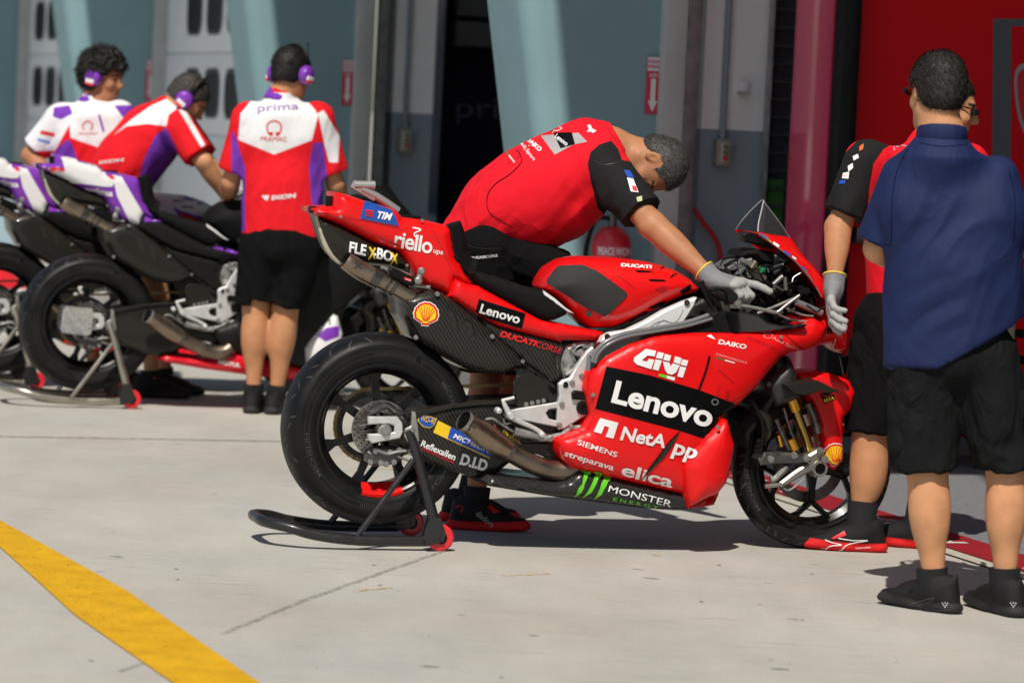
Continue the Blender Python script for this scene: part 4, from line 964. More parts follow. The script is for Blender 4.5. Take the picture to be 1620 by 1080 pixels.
for P in (((520, 182), (612, 198), (599, 248), (535, 240), (482, 284), (530, 296), (546, 270), (597, 279), (566, 362), (440, 322), (411, 292), (416, 258)), ((625, 208), (682, 218), (667, 270), (611, 262)), ((608, 275), (664, 283), (632, 376), (580, 362)), ((691, 224), (748, 240), (733, 290), (677, 278)), ((782, 246), (840, 262), (828, 318), (768, 300)), ((672, 291), (730, 301), (741, 336), (763, 309), (826, 327), (790, 392), (755, 412), (715, 402), (692, 370)), ((848, 272), (901, 285), (886, 335), (833, 322)), ((829, 335), (882, 347), (851, 438), (802, 426))):
    M_(zQ(*P), WHT, fair, name='logo', step=3, off=.004)
M_(zQ((640, 402), (710, 418), (704, 443), (635, 425)), GRN, fair, step=3, off=.003); M_(zQ((711, 418), (783, 437), (776, 466), (705, 443)), WHT, fair, step=3, off=.003)
L_('DAIKO', q4(*zC((930, 553))[0], *zC((1078, 582))[0], 7.5, .12), WHT, fair, bold=.03); M_(zC((870, 512), (892, 503), (918, 530), (900, 524)), WHT, fair, step=3)
L_('Audi Sport', q4(*zC((1216, 532))[0], *zC((1356, 594))[0], 6.5, .05), flat('faded_pink', (.75, .35, .33)), fair); 
LN(zC((1172, 515), (1190, 498), (1222, 506), (1205, 523), (1172, 515)), .8, MATS['faded_pink'], fair)
L_('DESMOSEDICI', q4(*zC((920, 612))[0], *zC((1082, 660))[0], 3.2), MATS['faded_pink'], fair); M_(zC((918, 622), (968, 636), (966, 642), (918, 630)), flat('olive_stripe', (.12, .16, .03)), fair, step=3); M_(zC((968, 636), (1022, 652), (1018, 657), (966, 642)), WHT, fair, step=3)
VP = flat('vinyl_pale', (.74, .72, .72)); BV['both'] = bvh_of([fair, wing])
letter('NetA', [*zR((540, 192), (925, 264), (955, 152), (577, 75))], VP, BK, BV['side_fairing'], fair, bold=.028, off=.004)
letter('pp', [*zR((968, 346), (1168, 400), (1222, 278), (1018, 222))], VP, BK, BV['both'], fair, bold=.025, off=.004)
M_(zR((375, 5), (530, 45), (487, 180), (420, 165), (452, 85), (412, 72), (385, 140), (320, 120)), VP, fair, name='logo', step=3, off=.003)
L_('SIEMENS', q4(*zR((175, 232))[0], *zR((512, 340))[0], 8.4), VP, fair, bold=.012, off=.003)
L_('streparava', q4(*zR((62, 338))[0], *zR((478, 466))[0], 10.5, .05), VP, fair, bold=.02, off=.003)
letter('elica', q4(*zR((548, 488))[0], *zR((985, 600))[0], 19, .0), VP, BK, BV['side_fairing'], fair, bold=.022, off=.004)
# monster claw marks and belly lettering
BV['bf'] = bvh_of([belly, fair])
for P in (((205, 455), (240, 448), (295, 460), (290, 490), (270, 500), (255, 540), (240, 570), (235, 600), (215, 640), (150, 680), (175, 640), (190, 600), (220, 570), (230, 510), (240, 480), (215, 470)), ((300, 470), (340, 458), (390, 470), (385, 505), (360, 520), (345, 560), (325, 600), (300, 640), (215, 690), (260, 640), (285, 600), (305, 560), (330, 505), (340, 485), (315, 480)), ((385, 505), (420, 500), (465, 510), (460, 540), (440, 550), (425, 590), (405, 620), (385, 660), (315, 700), (345, 660), (370, 610), (385, 560), (410, 520))):
    mark(zR(*P), GRN, BK, BV['bf'], belly, name='claw_mark', step=3, off=.004)
L_('MONSTER', q4(*zR((440, 632))[0], *zR((975, 764))[0], 10, .05), WHT, belly, bold=.0, off=.003); L_('ENERGY', q4(*zR((483, 706))[0], *zR((870, 778))[0], 5, .05), GRN, belly, bold=.01, spacing=1.5, off=.003)
# gaps between the fairing sections
LN(zD((745, 65), (725, 140), (688, 235), (665, 275)), 3.0, BLKV, fair, name='panel_gap', off=.005); M_(zD((612, 404), (585, 455), (540, 520), (470, 590), (442, 618), (470, 570), (520, 505), (570, 440)), MESHD, fair, name='vent', step=4, off=.005); LN(zD((615, 400), (560, 455), (500, 540), (440, 620)), 1.4, BLKV, fair, name='panel_gap', off=.006)
M_(smooth2(zD((715, 250), (800, 262), (862, 282), (800, 330), (760, 322), (725, 290)), 2), BLKV, fair, name='air_duct', step=4, off=.0055)  # flat black patch, the shade inside the duct recess painted on
L_('O', q4(*zD((748, 282))[0], *zD((780, 290))[0], 11), flat('painted_reflection_grey', (.14, .14, .14)), fair, bold=.02, off=.007)  # dim letter painted in as a reflection of the lettering's end
LN(zC((1290, 505), (1340, 545), (1392, 588)), .9, BLKV, fair, name='panel_gap')
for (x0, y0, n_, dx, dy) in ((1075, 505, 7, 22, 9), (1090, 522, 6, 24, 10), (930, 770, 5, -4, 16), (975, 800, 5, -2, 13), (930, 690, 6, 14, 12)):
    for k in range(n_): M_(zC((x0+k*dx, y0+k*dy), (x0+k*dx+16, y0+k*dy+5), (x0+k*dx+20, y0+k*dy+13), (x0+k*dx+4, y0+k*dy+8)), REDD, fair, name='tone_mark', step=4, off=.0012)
b = MB()
for x, y in ((222, 240),): bolt(b, *zD((x, y))[0], -.245, .008, .004)
bolt(b, *zD((785, 385))[0], -.285, .008, .004); bolt(b, *zC((1268, 517))[0], -.225, .007, .004); b.build('panel_screw', STEEL, fair)
# dark duct and tubes behind the fairing edge
GLOSSK = mat('gloss_black', (.012, .012, .013), .12, 0, 1.0)
duct = part(plate('air_duct', zC((248, 700), (258, 622), (330, 540), (430, 505), (600, 470), (750, 445), (880, 405), (930, 380), (1060, 380), (1150, 400), (1200, 440), (1290, 458), (1410, 447), (1400, 462), (1180, 492), (1000, 498), (760, 500), (600, 510), (460, 560), (330, 630)), -.225, -.15, GLOSSK, bike, .006))
TUBEG = mat('tube_grey', (.16, .165, .17), .22, 0, .7)
b = MB(); b.tube(BL(zC((262, 650), (275, 600), (330, 545), (430, 500), (600, 470), (760, 440), (880, 400)), -.232), .0085, 12); b.build('breather_tube', TUBEG, duct)
b = MB(); b.tube(BL(zC((275, 655), (292, 605), (345, 556), (440, 515), (600, 486), (760, 458), (900, 418)), -.236), .006, 12); b.build('breather_tube', TUBEG, duct)
# ---------------- cockpit
b = MB(); b.prism(BK.uv(zH((640, 1000), (880, 960), (900, 860), (860, 720), (720, 580), (560, 480), (420, 470), (300, 500), (170, 560), (60, 700), (-120, 760), (-200, 860), (60, 1010)), 0), .02, .16, .01); b.build('cockpit_backing', MATTE, bike)
rs = random.Random(21)
gb = MB(); gs = MB(); gr = MB(); gg = MB()
def hz(x, y): return zH((x, y))[0]
for k in range(150):
    x = rs.uniform(140, 860); y = rs.uniform(470, 960)
    if y < 470+max(0, (330-x))*.5 or y > 970 or (x > 640 and y < 560+(x-640)*.75): continue
    if x < 330 and y > 860: continue
    p = B(*hz(x, y), rs.uniform(-.13, -.02)); t = rs.random(); sz = rs.uniform(.006, .02)
    tgt = gb if t < .74 else gs if t < .90 else gr if t < .95 else gg
    Rm = Matrix.Rotation(rs.uniform(0, 3), 3, 'Y') @ Matrix.Rotation(rs.uniform(-.5, .5), 3, 'X')
    if rs.random() < .5: tgt.box(p, (sz*2.2, sz*1.5, sz), Rm, bev=.002)
    else:
        d = Vector((rs.uniform(-1, 1), rs.uniform(-.4, .4), rs.uniform(-1, 1))).normalized()*sz*1.4; tgt.cyl(p-d, p+d, sz*.55, n=12); tgt.cyl(p+d, p+d*1.25, sz*.38, n=6)
for k in range(46):
    x = rs.uniform(160, 800); y = rs.uniform(520, 920)
    if x > 640 and y < 590+(x-640)*.75: continue
    P = [(x, y)]
    for j in range(3): P.append((P[-1][0]+rs.uniform(-20, 75), P[-1][1]+rs.uniform(-45, 55)))
    y0 = rs.uniform(-.16, -.06)
    if P[-1][1] > 990: continue
    (gb if rs.random() < .9 else gs).tube([B(*hz(*q), y0+rs.uniform(-.015, .015)) for q in P], rs.uniform(.0025, .0055), 8)
tag(gb.build('cockpit_wiring', BLK, bike), kind='stuff'); tag(gs.build('cockpit_fittings', mat('fitting_grey', (.22, .22, .215), .42, .7, var=.3, vs=30), bike), kind='stuff'); gr.build('cockpit_connector', REDV, bike); gg.build('cockpit_connector', YEL, bike)
# named cockpit pieces
b = MB(); b.prism(BK.uv(zH((175, 560), (250, 515), (380, 482), (400, 520), (300, 560), (190, 590)), -.06), -.10, .06, .006); cl = b.build('triple_clamp', mat('clamp_grey', (.20, .20, .20), .4, .6, var=.3, vs=40), bike)
b = MB(); b.prism(BK.uv(zH((300, 470), (330, 430), (420, 420), (520, 440), (560, 500), (520, 530), (440, 520), (400, 480)), -.04), -.09, .09, .012); b.build('dash_hood', MATTE, bike)
b = MB(); b.prism(BK.uv(zH((515, 572), (545, 522), (580, 465), (640, 490), (610, 560), (560, 598)), -.05), -.07, -.02, .004); b.build('dash_screen', mat('screen_pale', (.30, .36, .46), .2, 0, .5), bike)
b = MB(); b.prism(BK.uv(zH((305, 320), (330, 300), (370, 300), (520, 395), (535, 420), (500, 415), (420, 390), (320, 365)), -.04), -.09, -.02, .004); b.build('screen_bracket', BLK, bike)
M2 = mat('green_fitting', (.01, .22, .08), .3, 0, .5); b = MB(); b.cyl(B(*hz(482, 540), -.10), B(*hz(478, 590), -.10), .012, n=14); b.build('reservoir', M2, bike)
b = MB(); b.cyl(B(*hz(405, 600), -.11), B(*hz(490, 640), -.11), .018, n=16); b.cyl(B(*hz(400, 560), -.11), B(*hz(430, 510), -.11), .012, n=12); b.build('damper', mat('brass_grey', (.32, .28, .20), .35, .9), bike)
b = MB(); b.tube(BL(zH((300, 822), (440, 845), (560, 872), (592, 868), (640, 828), (742, 752)), -.21), [.0075, .007, .007, .008, .006, .006], 12); b.box(B(*hz(280, 815), -.21), (.045, .026, .03), bev=.005); b.build('lever_guard', STEEL, bike)
b = MB(); b.tube(BL(zH((440, 882), (560, 835), (720, 768)), -.17), .006, 10); b.tube(BL(zH((580, 880), (680, 925), (820, 940)), -.16), .004, 8); b.tube(BL(zH((650, 845), (760, 890), (840, 900)), -.14), .004, 8); b.build('front_brake_lever', STEEL, bike)
b = MB(); b.tube(BL(zH((720, 800), (900, 880)), -.12), .013, 14, 1); b.build('fairing_stay', mat('stay_grey', (.28, .29, .30), .4, .6), bike)
b = MB(); b.tube(BL(zH((730, 650), (680, 660), (660, 710), (690, 755), (730, 745)), -.10), .004, 8); b.tube(BL(zH((560, 720), (640, 690), (760, 700), (840, 730), (850, 760)), -.09), .011, 10); b.build('hose', BLK, bike)
b = MB(); b.cyl(B(*hz(215, 770), -.26), B(*hz(268, 765), -.26), .026, .024, 18); b.cyl(B(*hz(268, 765), -.30), B(*hz(268, 765), -.25), .018, .018, 20); b.cyl(B(*hz(268, 765), -.303), B(*hz(268, 765), -.30), .008, .008, 10); b.tube([B(*hz(150, 740), -.14), B(*hz(190, 760), -.22), B(*hz(268, 765), -.27)], .017, 14); b.build('handlebar_grip', BLK, bike)
b = MB(); b.prism(BK.uv(zH((165, 760), (205, 745), (245, 860), (235, 880), (195, 870)), -.20), -.215, -.18, .004); b.build('clip_on_clamp', mat('clamp_olive', (.20, .19, .16), .4, .8), bike)
b = MB(); b.tube(BL(zH((40, 650), (75, 740), (130, 870)), -.18), [.010, .010, .012], 12); b.cyl(B(*hz(122, 862), -.19), B(*hz(122, 862), -.17), .018, n=16); b.build('steering_stop', BLK, bike)
# ---------------- screen and nose cowl: a curved sheet wrapped across the bike
S_px = zH((478, 70), (530, 140), (600, 232), (675, 345), (748, 462), (815, 545), (870, 615), (925, 690), (960, 760)); N_px = zH((487, 78), (468, 160), (450, 240), (446, 300), (560, 385), (700, 490), (790, 590), (860, 680), (905, 760))
S3 = BL(S_px, 0); N3 = [BK.loc(*p, y_) for p, y_ in zip(N_px, (-.012, -.055, -.09, -.115, -.13, -.135, -.135, -.135, -.135))]; nT = 13
def sheet_rows(i0, i1, thick):
    Sx = spline(S3, 4); Nx = spline(N3, 4); rows = range(i0*4, i1*4+1); V = []
    for off in (0, thick):
        for i in rows:
            s, n_ = Sx[i], Nx[i]
            for k in range(nT):
                t = 2*k/(nT-1)-1; a = abs(t)**2.0; q = s.lerp(Vector((n_.x, 0, n_.z)), a); y = n_.y*abs(math.sin(t*math.pi/2))*(-1 if t > 0 else 1); V.append(Vector((q.x-off*.7, -y if False else (-1 if t < 0 else 1)*abs(n_.y)*abs(math.sin(t*math.pi/2)), q.z-off*.5)))
    R_ = len(list(rows)); Fc = []
    for o_ in (0, 1):
        for i in range(R_-1):
            for k in range(nT-1):
                f = [o_*R_*nT+i*nT+k, o_*R_*nT+i*nT+k+1, o_*R_*nT+(i+1)*nT+k+1, o_*R_*nT+(i+1)*nT+k]; Fc.append(f if not o_ else f[::-1])
    n2 = R_*nT
    for i in range(R_-1):
        for k in (0, nT-1): Fc.append([i*nT+k, (i+1)*nT+k, n2+(i+1)*nT+k, n2+i*nT+k])
    for k in range(nT-1):
        for i in (0, R_-1): Fc.append([i*nT+k, i*nT+k+1, n2+i*nT+k+1, n2+i*nT+k])
    return V, Fc
SCRN = bpy.data.materials.new('clear_screen'); SCRN.use_nodes = True
n, l, b_ = nodes(SCRN); b_.inputs['Base Color'].default_value = (.10, .09, .10, 1); b_.inputs['Roughness'].default_value = .03; b_.inputs['Alpha'].default_value = .13; b_.inputs['Coat Weight'].default_value = 0; b_.inputs['Specular IOR Level'].default_value = .25
V, Fc = sheet_rows(0, 3, .003); scn = part(mesh_obj('windscreen', V, Fc, SCRN, bike, 40))
V, Fc = sheet_rows(3, 8, .008); cow = part(mesh_obj('nose_cowl', V, Fc, RED, bike, 50))
EDG = mat('screen_edge', (.42, .42, .42), .3, 0, .5)
b = MB(); b.tube(N3[:4], .0025, 6); b.build('screen_edge', EDG, scn)
b = MB(); b.tube([Vector((q.x, -q.y, q.z)) for q in N3[:4]], .0022, 6); b.tube(BL(S_px[:4], 0.0), .0012, 6); b.build('screen_edge', EDG, scn)
b = MB(); b.tube(BL(zH((592, 362), (640, 388), (705, 430)), -.07), .012, 12); b.tube(BL(zH((610, 355), (612, 350)), -.07), .012, 12); b.build('screen_clip', DSTEEL, cow)
for P, c_ in ((((455, 305), (500, 335), (495, 352), (452, 325)), BLUE), (((500, 345), (545, 372), (530, 380), (500, 362)), YEL), (((555, 368), (600, 398), (590, 412), (552, 385)), WHT), (((630, 430), (680, 462), (672, 474), (625, 446)), BLUE), (((745, 540), (790, 560), (780, 572)), BLUE), (((690, 470), (720, 490), (716, 500), (690, 484)), WHT)):
    mark(zH(*P), c_, BK, BV['nose_cowl'], cow, step=3)
LN(zH((450, 318), (560, 402), (700, 508), (790, 608), (860, 698), (895, 760)), 1.6, flat('cowl_edge', (.12, .12, .12)), cow, name='edge_trim', off=.003)
nose = part(pillow_obj('nose_fairing', BK.uv(zH((800, 955), (870, 930), (905, 885), (930, 760), (1000, 800), (1060, 900), (1082, 970), (1084, 1090), (1060, 1170), (1000, 1140), (960, 1100), (880, 1110), (820, 1090)), -.06), RED, bike, T=.15, e=.04, R=.10, step=.014))
M_(zH((925, 985), (1000, 970), (1040, 950), (1030, 1010), (940, 1025)), BLKV, nose, step=4); LN(zH((1000, 1060), (985, 1110), (960, 1150)), 1.2, WHT, nose)
# far-side top of the nose, radiator and dark inside of the front
b = MB(); b.prism(BK.uv(zD((820, 345), (1010, 190), (960, 300), (930, 340), (880, 400), (866, 470)), 0), -.14, .14, .01); b.build('radiator_backing', MATTE, bike)
# ---------------- front end
b = MB(); c0 = B(*zL((385, 150))[0], -.105); fax = (B(*zL((395, 200))[0], -.105)-B(*zL((540, 600))[0], -.105)).normalized()
fb = B(*zL((535, 575))[0], -.105)
def along(s): return fb+fax*s
def fork(y):
    sh = Vector((0, y+.105, 0)); m1 = MB()
    m1.cyl(along(.02)+sh, along(.27)+sh, .0185, n=20); o = m1.build('fork_tube', mat('fork_gold_tube', (.50, .33, .10), .25, 1), bike)
    m2 = MB(); m2.cyl(along(.205)+sh, along(.25)+sh, .031, .031, 24); m2.cyl(along(.25)+sh, along(.257)+sh, .034, n=24); m2.build('fork_ring', GOLD, o)
    m3 = MB(); m3.cyl(along(.25)+sh, along(.62)+sh, .030, .031, 24); m3.build('fork_outer', BLK, o)
    return o
fk = fork(-.105); fork(.105)
BV['fr'] = bvh_of([c for c in fk.children if c.name.startswith('fork_ring')][0])
letter('OHLINS', q4(*zL((436, 356))[0], *zL((496, 338))[0], 4.2), BLKV, BK, BV['fr'], fk, bold=.02)
grd = part(pillow_obj('fork_guard', BK.uv(zL((268, 150), (322, 92), (375, 45), (405, 15), (425, 60), (445, 130), (474, 232), (400, 262), (322, 288), (300, 245), (280, 200)), -.13), mat('guard_black', (.025, .025, .025), .42, 0, .1, var=.2, vs=14), bike, T=.165, e=.12, R=.05, step=.011))
b = MB(); bolt(b, *zL((290, 160))[0], -.155, .010, .006); b.build('panel_screw', DSTEEL, grd)
b = MB(); b.cyl(B(*zL((410, 448))[0], -.145), B(*zL((436, 505))[0], -.145), .022, n=20); b.cyl(B(*zL((345, 430))[0], -.12), B(*zL((360, 490))[0], -.12), .014, n=14); b.build('gold_reservoir', GOLD, bike)
b = MB(); b.tube(BL(zL((372, 290), (395, 370), (432, 470), (450, 520)), -.155), .006, 8); b.tube(BL(zL((330, 350), (360, 420), (400, 510)), -.14), .010, 10); b.tube(BL(zL((500, 260), (530, 330), (555, 420)), -.12), .016, 10); b.build('fork_pipe', DSTEEL, bike)
CAST = mat('fork_casting', (.42, .39, .35), .38, .9, var=.15, vs=30)
fa = part(plate('fork_foot', zL((500, 540), (560, 505), (590, 560), (602, 600), (590, 635), (545, 660), (520, 625), (440, 670), (365, 715), (345, 690), (430, 625), (500, 580)), -.155, -.085, CAST, bike, .008))
b = MB(); c_ = B(*zL((562, 610))[0], -.155); b.lathe([(.020, .02), (.020, -.008), (.029, -.008), (.031, .0), (.031, .03)], c_, (0, 1, 0), 28); b.cyl(B(*zL((270, 705))[0], -.15), B(*zL((360, 695))[0], -.15), .008, n=12); b.build('axle_end', CAST, fa)
b = MB(); b.cyl(c_+Vector((0, -.005, 0)), c_+Vector((0, .1, 0)), .020, n=24); b.build('axle_bore', BLKV, fa)
b = MB(); b.prism(BK.uv(zL((230, 560), (260, 520), (400, 525), (470, 530), (510, 545), (510, 575), (430, 580), (300, 585), (245, 592)), -.15), -.165, -.06, .010); b.build('front_caliper', mat('caliper_front', (.15, .145, .14), .35, .85, var=.2, vs=30), bike)
b = MB()
for x, y in ((425, 540), (490, 555), (565, 515), (300, 560), (590, 560)): bolt(b, *zL((x, y))[0], -.166, .014, .008)
b.tube(BL(zL((385, 600), (330, 660), (300, 672)), -.14), .012, 10); b.tube(BL(zL((370, 715), (400, 725), (450, 690), (480, 660)), -.15), .004, 8); b.build('caliper_fitting', STEEL, fa)
b = MB(); b.prism(BK.uv(zL((315, 670), (375, 590), (405, 585), (400, 625), (345, 668)), -.12), -.13, -.09, .004); b.build('brake_pad_holder', DSTEEL, fa)
scp = part(pillow_obj('brake_duct', BK.uv(zL((180, 285), (240, 280), (310, 320), (325, 370), (318, 430), (285, 490), (265, 560), (245, 555), (248, 480), (262, 420), (245, 370), (205, 320)), -.15), CARB2, bike, T=.17, e=.12, R=.03, step=.011))
ba = MB(); ba.tube(BL(zL((200, 245), (225, 290), (255, 360), (262, 430), (248, 520)), -.175), [.006, .007, .007, .007, .005], 8); ba.build('duct_rib', BLK, scp)
fend = part(pillow_obj('front_fender', BK.uv(zL((440, 105), (560, 95), (640, 108), (720, 140), (760, 200), (730, 300), (690, 340), (688, 470), (690, 560), (645, 618), (605, 582), (585, 480), (560, 400), (520, 290), (475, 200)), -.085), RED, bike, T=.105, e=.08, R=.04, step=.012))
pecten(*zL((648, 534))[0], 19.5, fend, .12)
M_(zL((565, 210), (635, 200), (650, 240), (585, 268)), BLKV, fend, name='sponsor_panel', step=4); L_('AKRA', q4(*zL((585, 260))[0], *zL((640, 240))[0], 6), YEL, fend, bold=.03, off=.004); LN(zL((575, 215), (600, 225), (632, 208)), 1.4, REDV, fend, off=.004)
b = MB(); b.prism(BK.uv(zL((375, 162), (450, 148), (548, 140), (668, 200), (600, 205), (560, 190), (470, 215), (420, 205)), -.20), -.215, -.09, .003); b.build('fork_winglet', CARB2, bike)
b = MB(); b.prism(BK.uv(zL((465, 200), (590, 170), (600, 180), (480, 222)), -.19), -.20, -.10, .002); b.build('fork_winglet', BLK, bike)
b = MB(); b.lathe([(.10, 0), (.14, 0), (.14, .006), (.10, .006)], FWc+Vector((0, .03, 0)), (0, 1, 0), 48, closedprof=True); b.build('front_disc', DSTEEL, bike)
# black foot of the far fairing seen through the screen side, side mesh
b = MB(); b.prism(BK.uv(zC((1580, 620), (1640, 610), (1640, 700), (1600, 715)), .15), .14, .16, .004); b.build('far_mesh', mat('mesh_dark', (.02, .02, .02), .5), bike)
# ---------------- rear stand (a thing of its own)
stand = empty('rear_stand', BK.M, label='black tubular rear paddock stand with red wheels under the red motorcycle', cat='motorcycle stand')
STK = mat('stand_black', (.015, .015, .016), .35, 0, .3, var=.15, vs=20)
near, far = -.20, .20
zc = .052
def rail(y):
    return [B(*zB((70, 962))[0], y*.75)+Vector((0, 0, 0)), B(*zB((210, 992))[0], y), B(*zB((345, 1008))[0], y), B(*zB((860, 1025))[0], y)]
r1 = rail(near); zz = [.075, .052, .034, .034]
P = []
xs = [q.x for q in r1]
xs[0] = -.345; xs[1] = -.245; xs[2] = -.09; x_end = -.375
Pn = [Vector((xs[3], near, .034)), Vector((xs[2], near, .034)), Vector((xs[1], near*.97, .05)), Vector((xs[0]+.01, near*.85, .072)), Vector((x_end-.03, near*.5, .082)), Vector((x_end-.04, 0, .084)), Vector((x_end-.03, far*.5, .082)), Vector((xs[0]+.01, far*.85, .072)), Vector((xs[1], far*.97, .05)), Vector((xs[2], far, .034)), Vector((xs[3], far, .034))]
b = MB(); b.tube(Pn, .019, 14, 5); b.build('base_bar', STK, stand)
axn = B(*zB((925, 985))[0], near-.0)
for y in (near, far):
    up = [Vector((B(*zB((795, 520))[0], near).x, y*.80, B(*zB((795, 520))[0], near).z)), Vector((B(*zB((822, 590))[0], near).x, y*.86, B(*zB((822, 590))[0], near).z)), Vector((B(*zB((865, 770))[0], near).x, y*.93, B(*zB((865, 770))[0], near).z)), Vector((B(*zB((900, 915))[0], near).x, y, B(*zB((900, 915))[0], near).z))]
    b = MB(); b.tube(up, [.015, .017, .019, .019], 14, 4); b.build('upright', STK, stand)
    b = MB(); b.tube([Vector((B(*zB((545, 1002))[0], near).x, y, .04)), Vector((B(*zB((815, 648))[0], near).x, y*.88, B(*zB((815, 648))[0], near).z))], .011, 12, 1); b.build('brace', STK, stand)
    b = MB(); b.lathe([(.014, -.013), (.020, -.014), (.040, -.014), (.047, -.009), (.048, 0), (.047, .009), (.040, .014), (.020, .014), (.014, .013)], Vector((axn.x, y*1.04, .048)), (0, 1, 0), 32, closedprof=True); wh = b.build('castor', mat('castor_red', (.72, .02, .03), .4, 0, .3), stand)
    b = MB(); b.lathe([(0, -.016), (.022, -.0155), (.022, .0155), (0, .016)], Vector((axn.x, y*1.04, .048)), (0, 1, 0), 20); b.build('hub', BLK, wh)
    b = MB(); sgn = -1 if y < 0 else 1
    b.prism([(axn.x-.055, .018), (axn.x+.006, .036), (axn.x+.014, .062), (axn.x-.006, .12), (axn.x-.045, .125), (axn.x-.065, .06)], y*1.04-.026, y*1.04-.018, .002); b.prism([(axn.x-.055, .018), (axn.x+.006, .036), (axn.x+.014, .062), (axn.x-.006, .12), (axn.x-.045, .125), (axn.x-.065, .06)], y*1.04+.018, y*1.04+.026, .002); b.cyl((axn.x, y*1.04-.03, .048), (axn.x, y*1.04+.03, .048), .009, n=12); b.build('castor_fork', STK, stand)
    q = [B(*zB(pp)[0], near*.8) for pp in ((800, 425), (815, 430), (826, 500), (832, 560), (815, 575), (785, 572), (765, 540), (770, 505), (795, 490))]
    b = MB(); b.prism([(v.x, v.z) for v in q], y*.80-.008, y*.80+.008, .002); hk = b.build('hook_plate', mat('hook_steel', (.40, .39, .36), .4, .8, var=.2, vs=20), stand)
    cc = B(*zB((793, 512))[0], near*.8); b = MB(); b.lathe([(0, -.014), (.010, -.014), (.014, -.010), (.014, .012)], Vector((cc.x, y*.8, cc.z)), (0, 1, 0), 18); b.build('bobbin', STEEL, hk)
sth = [o for o in stand.children if o.name.startswith('castor')][0]
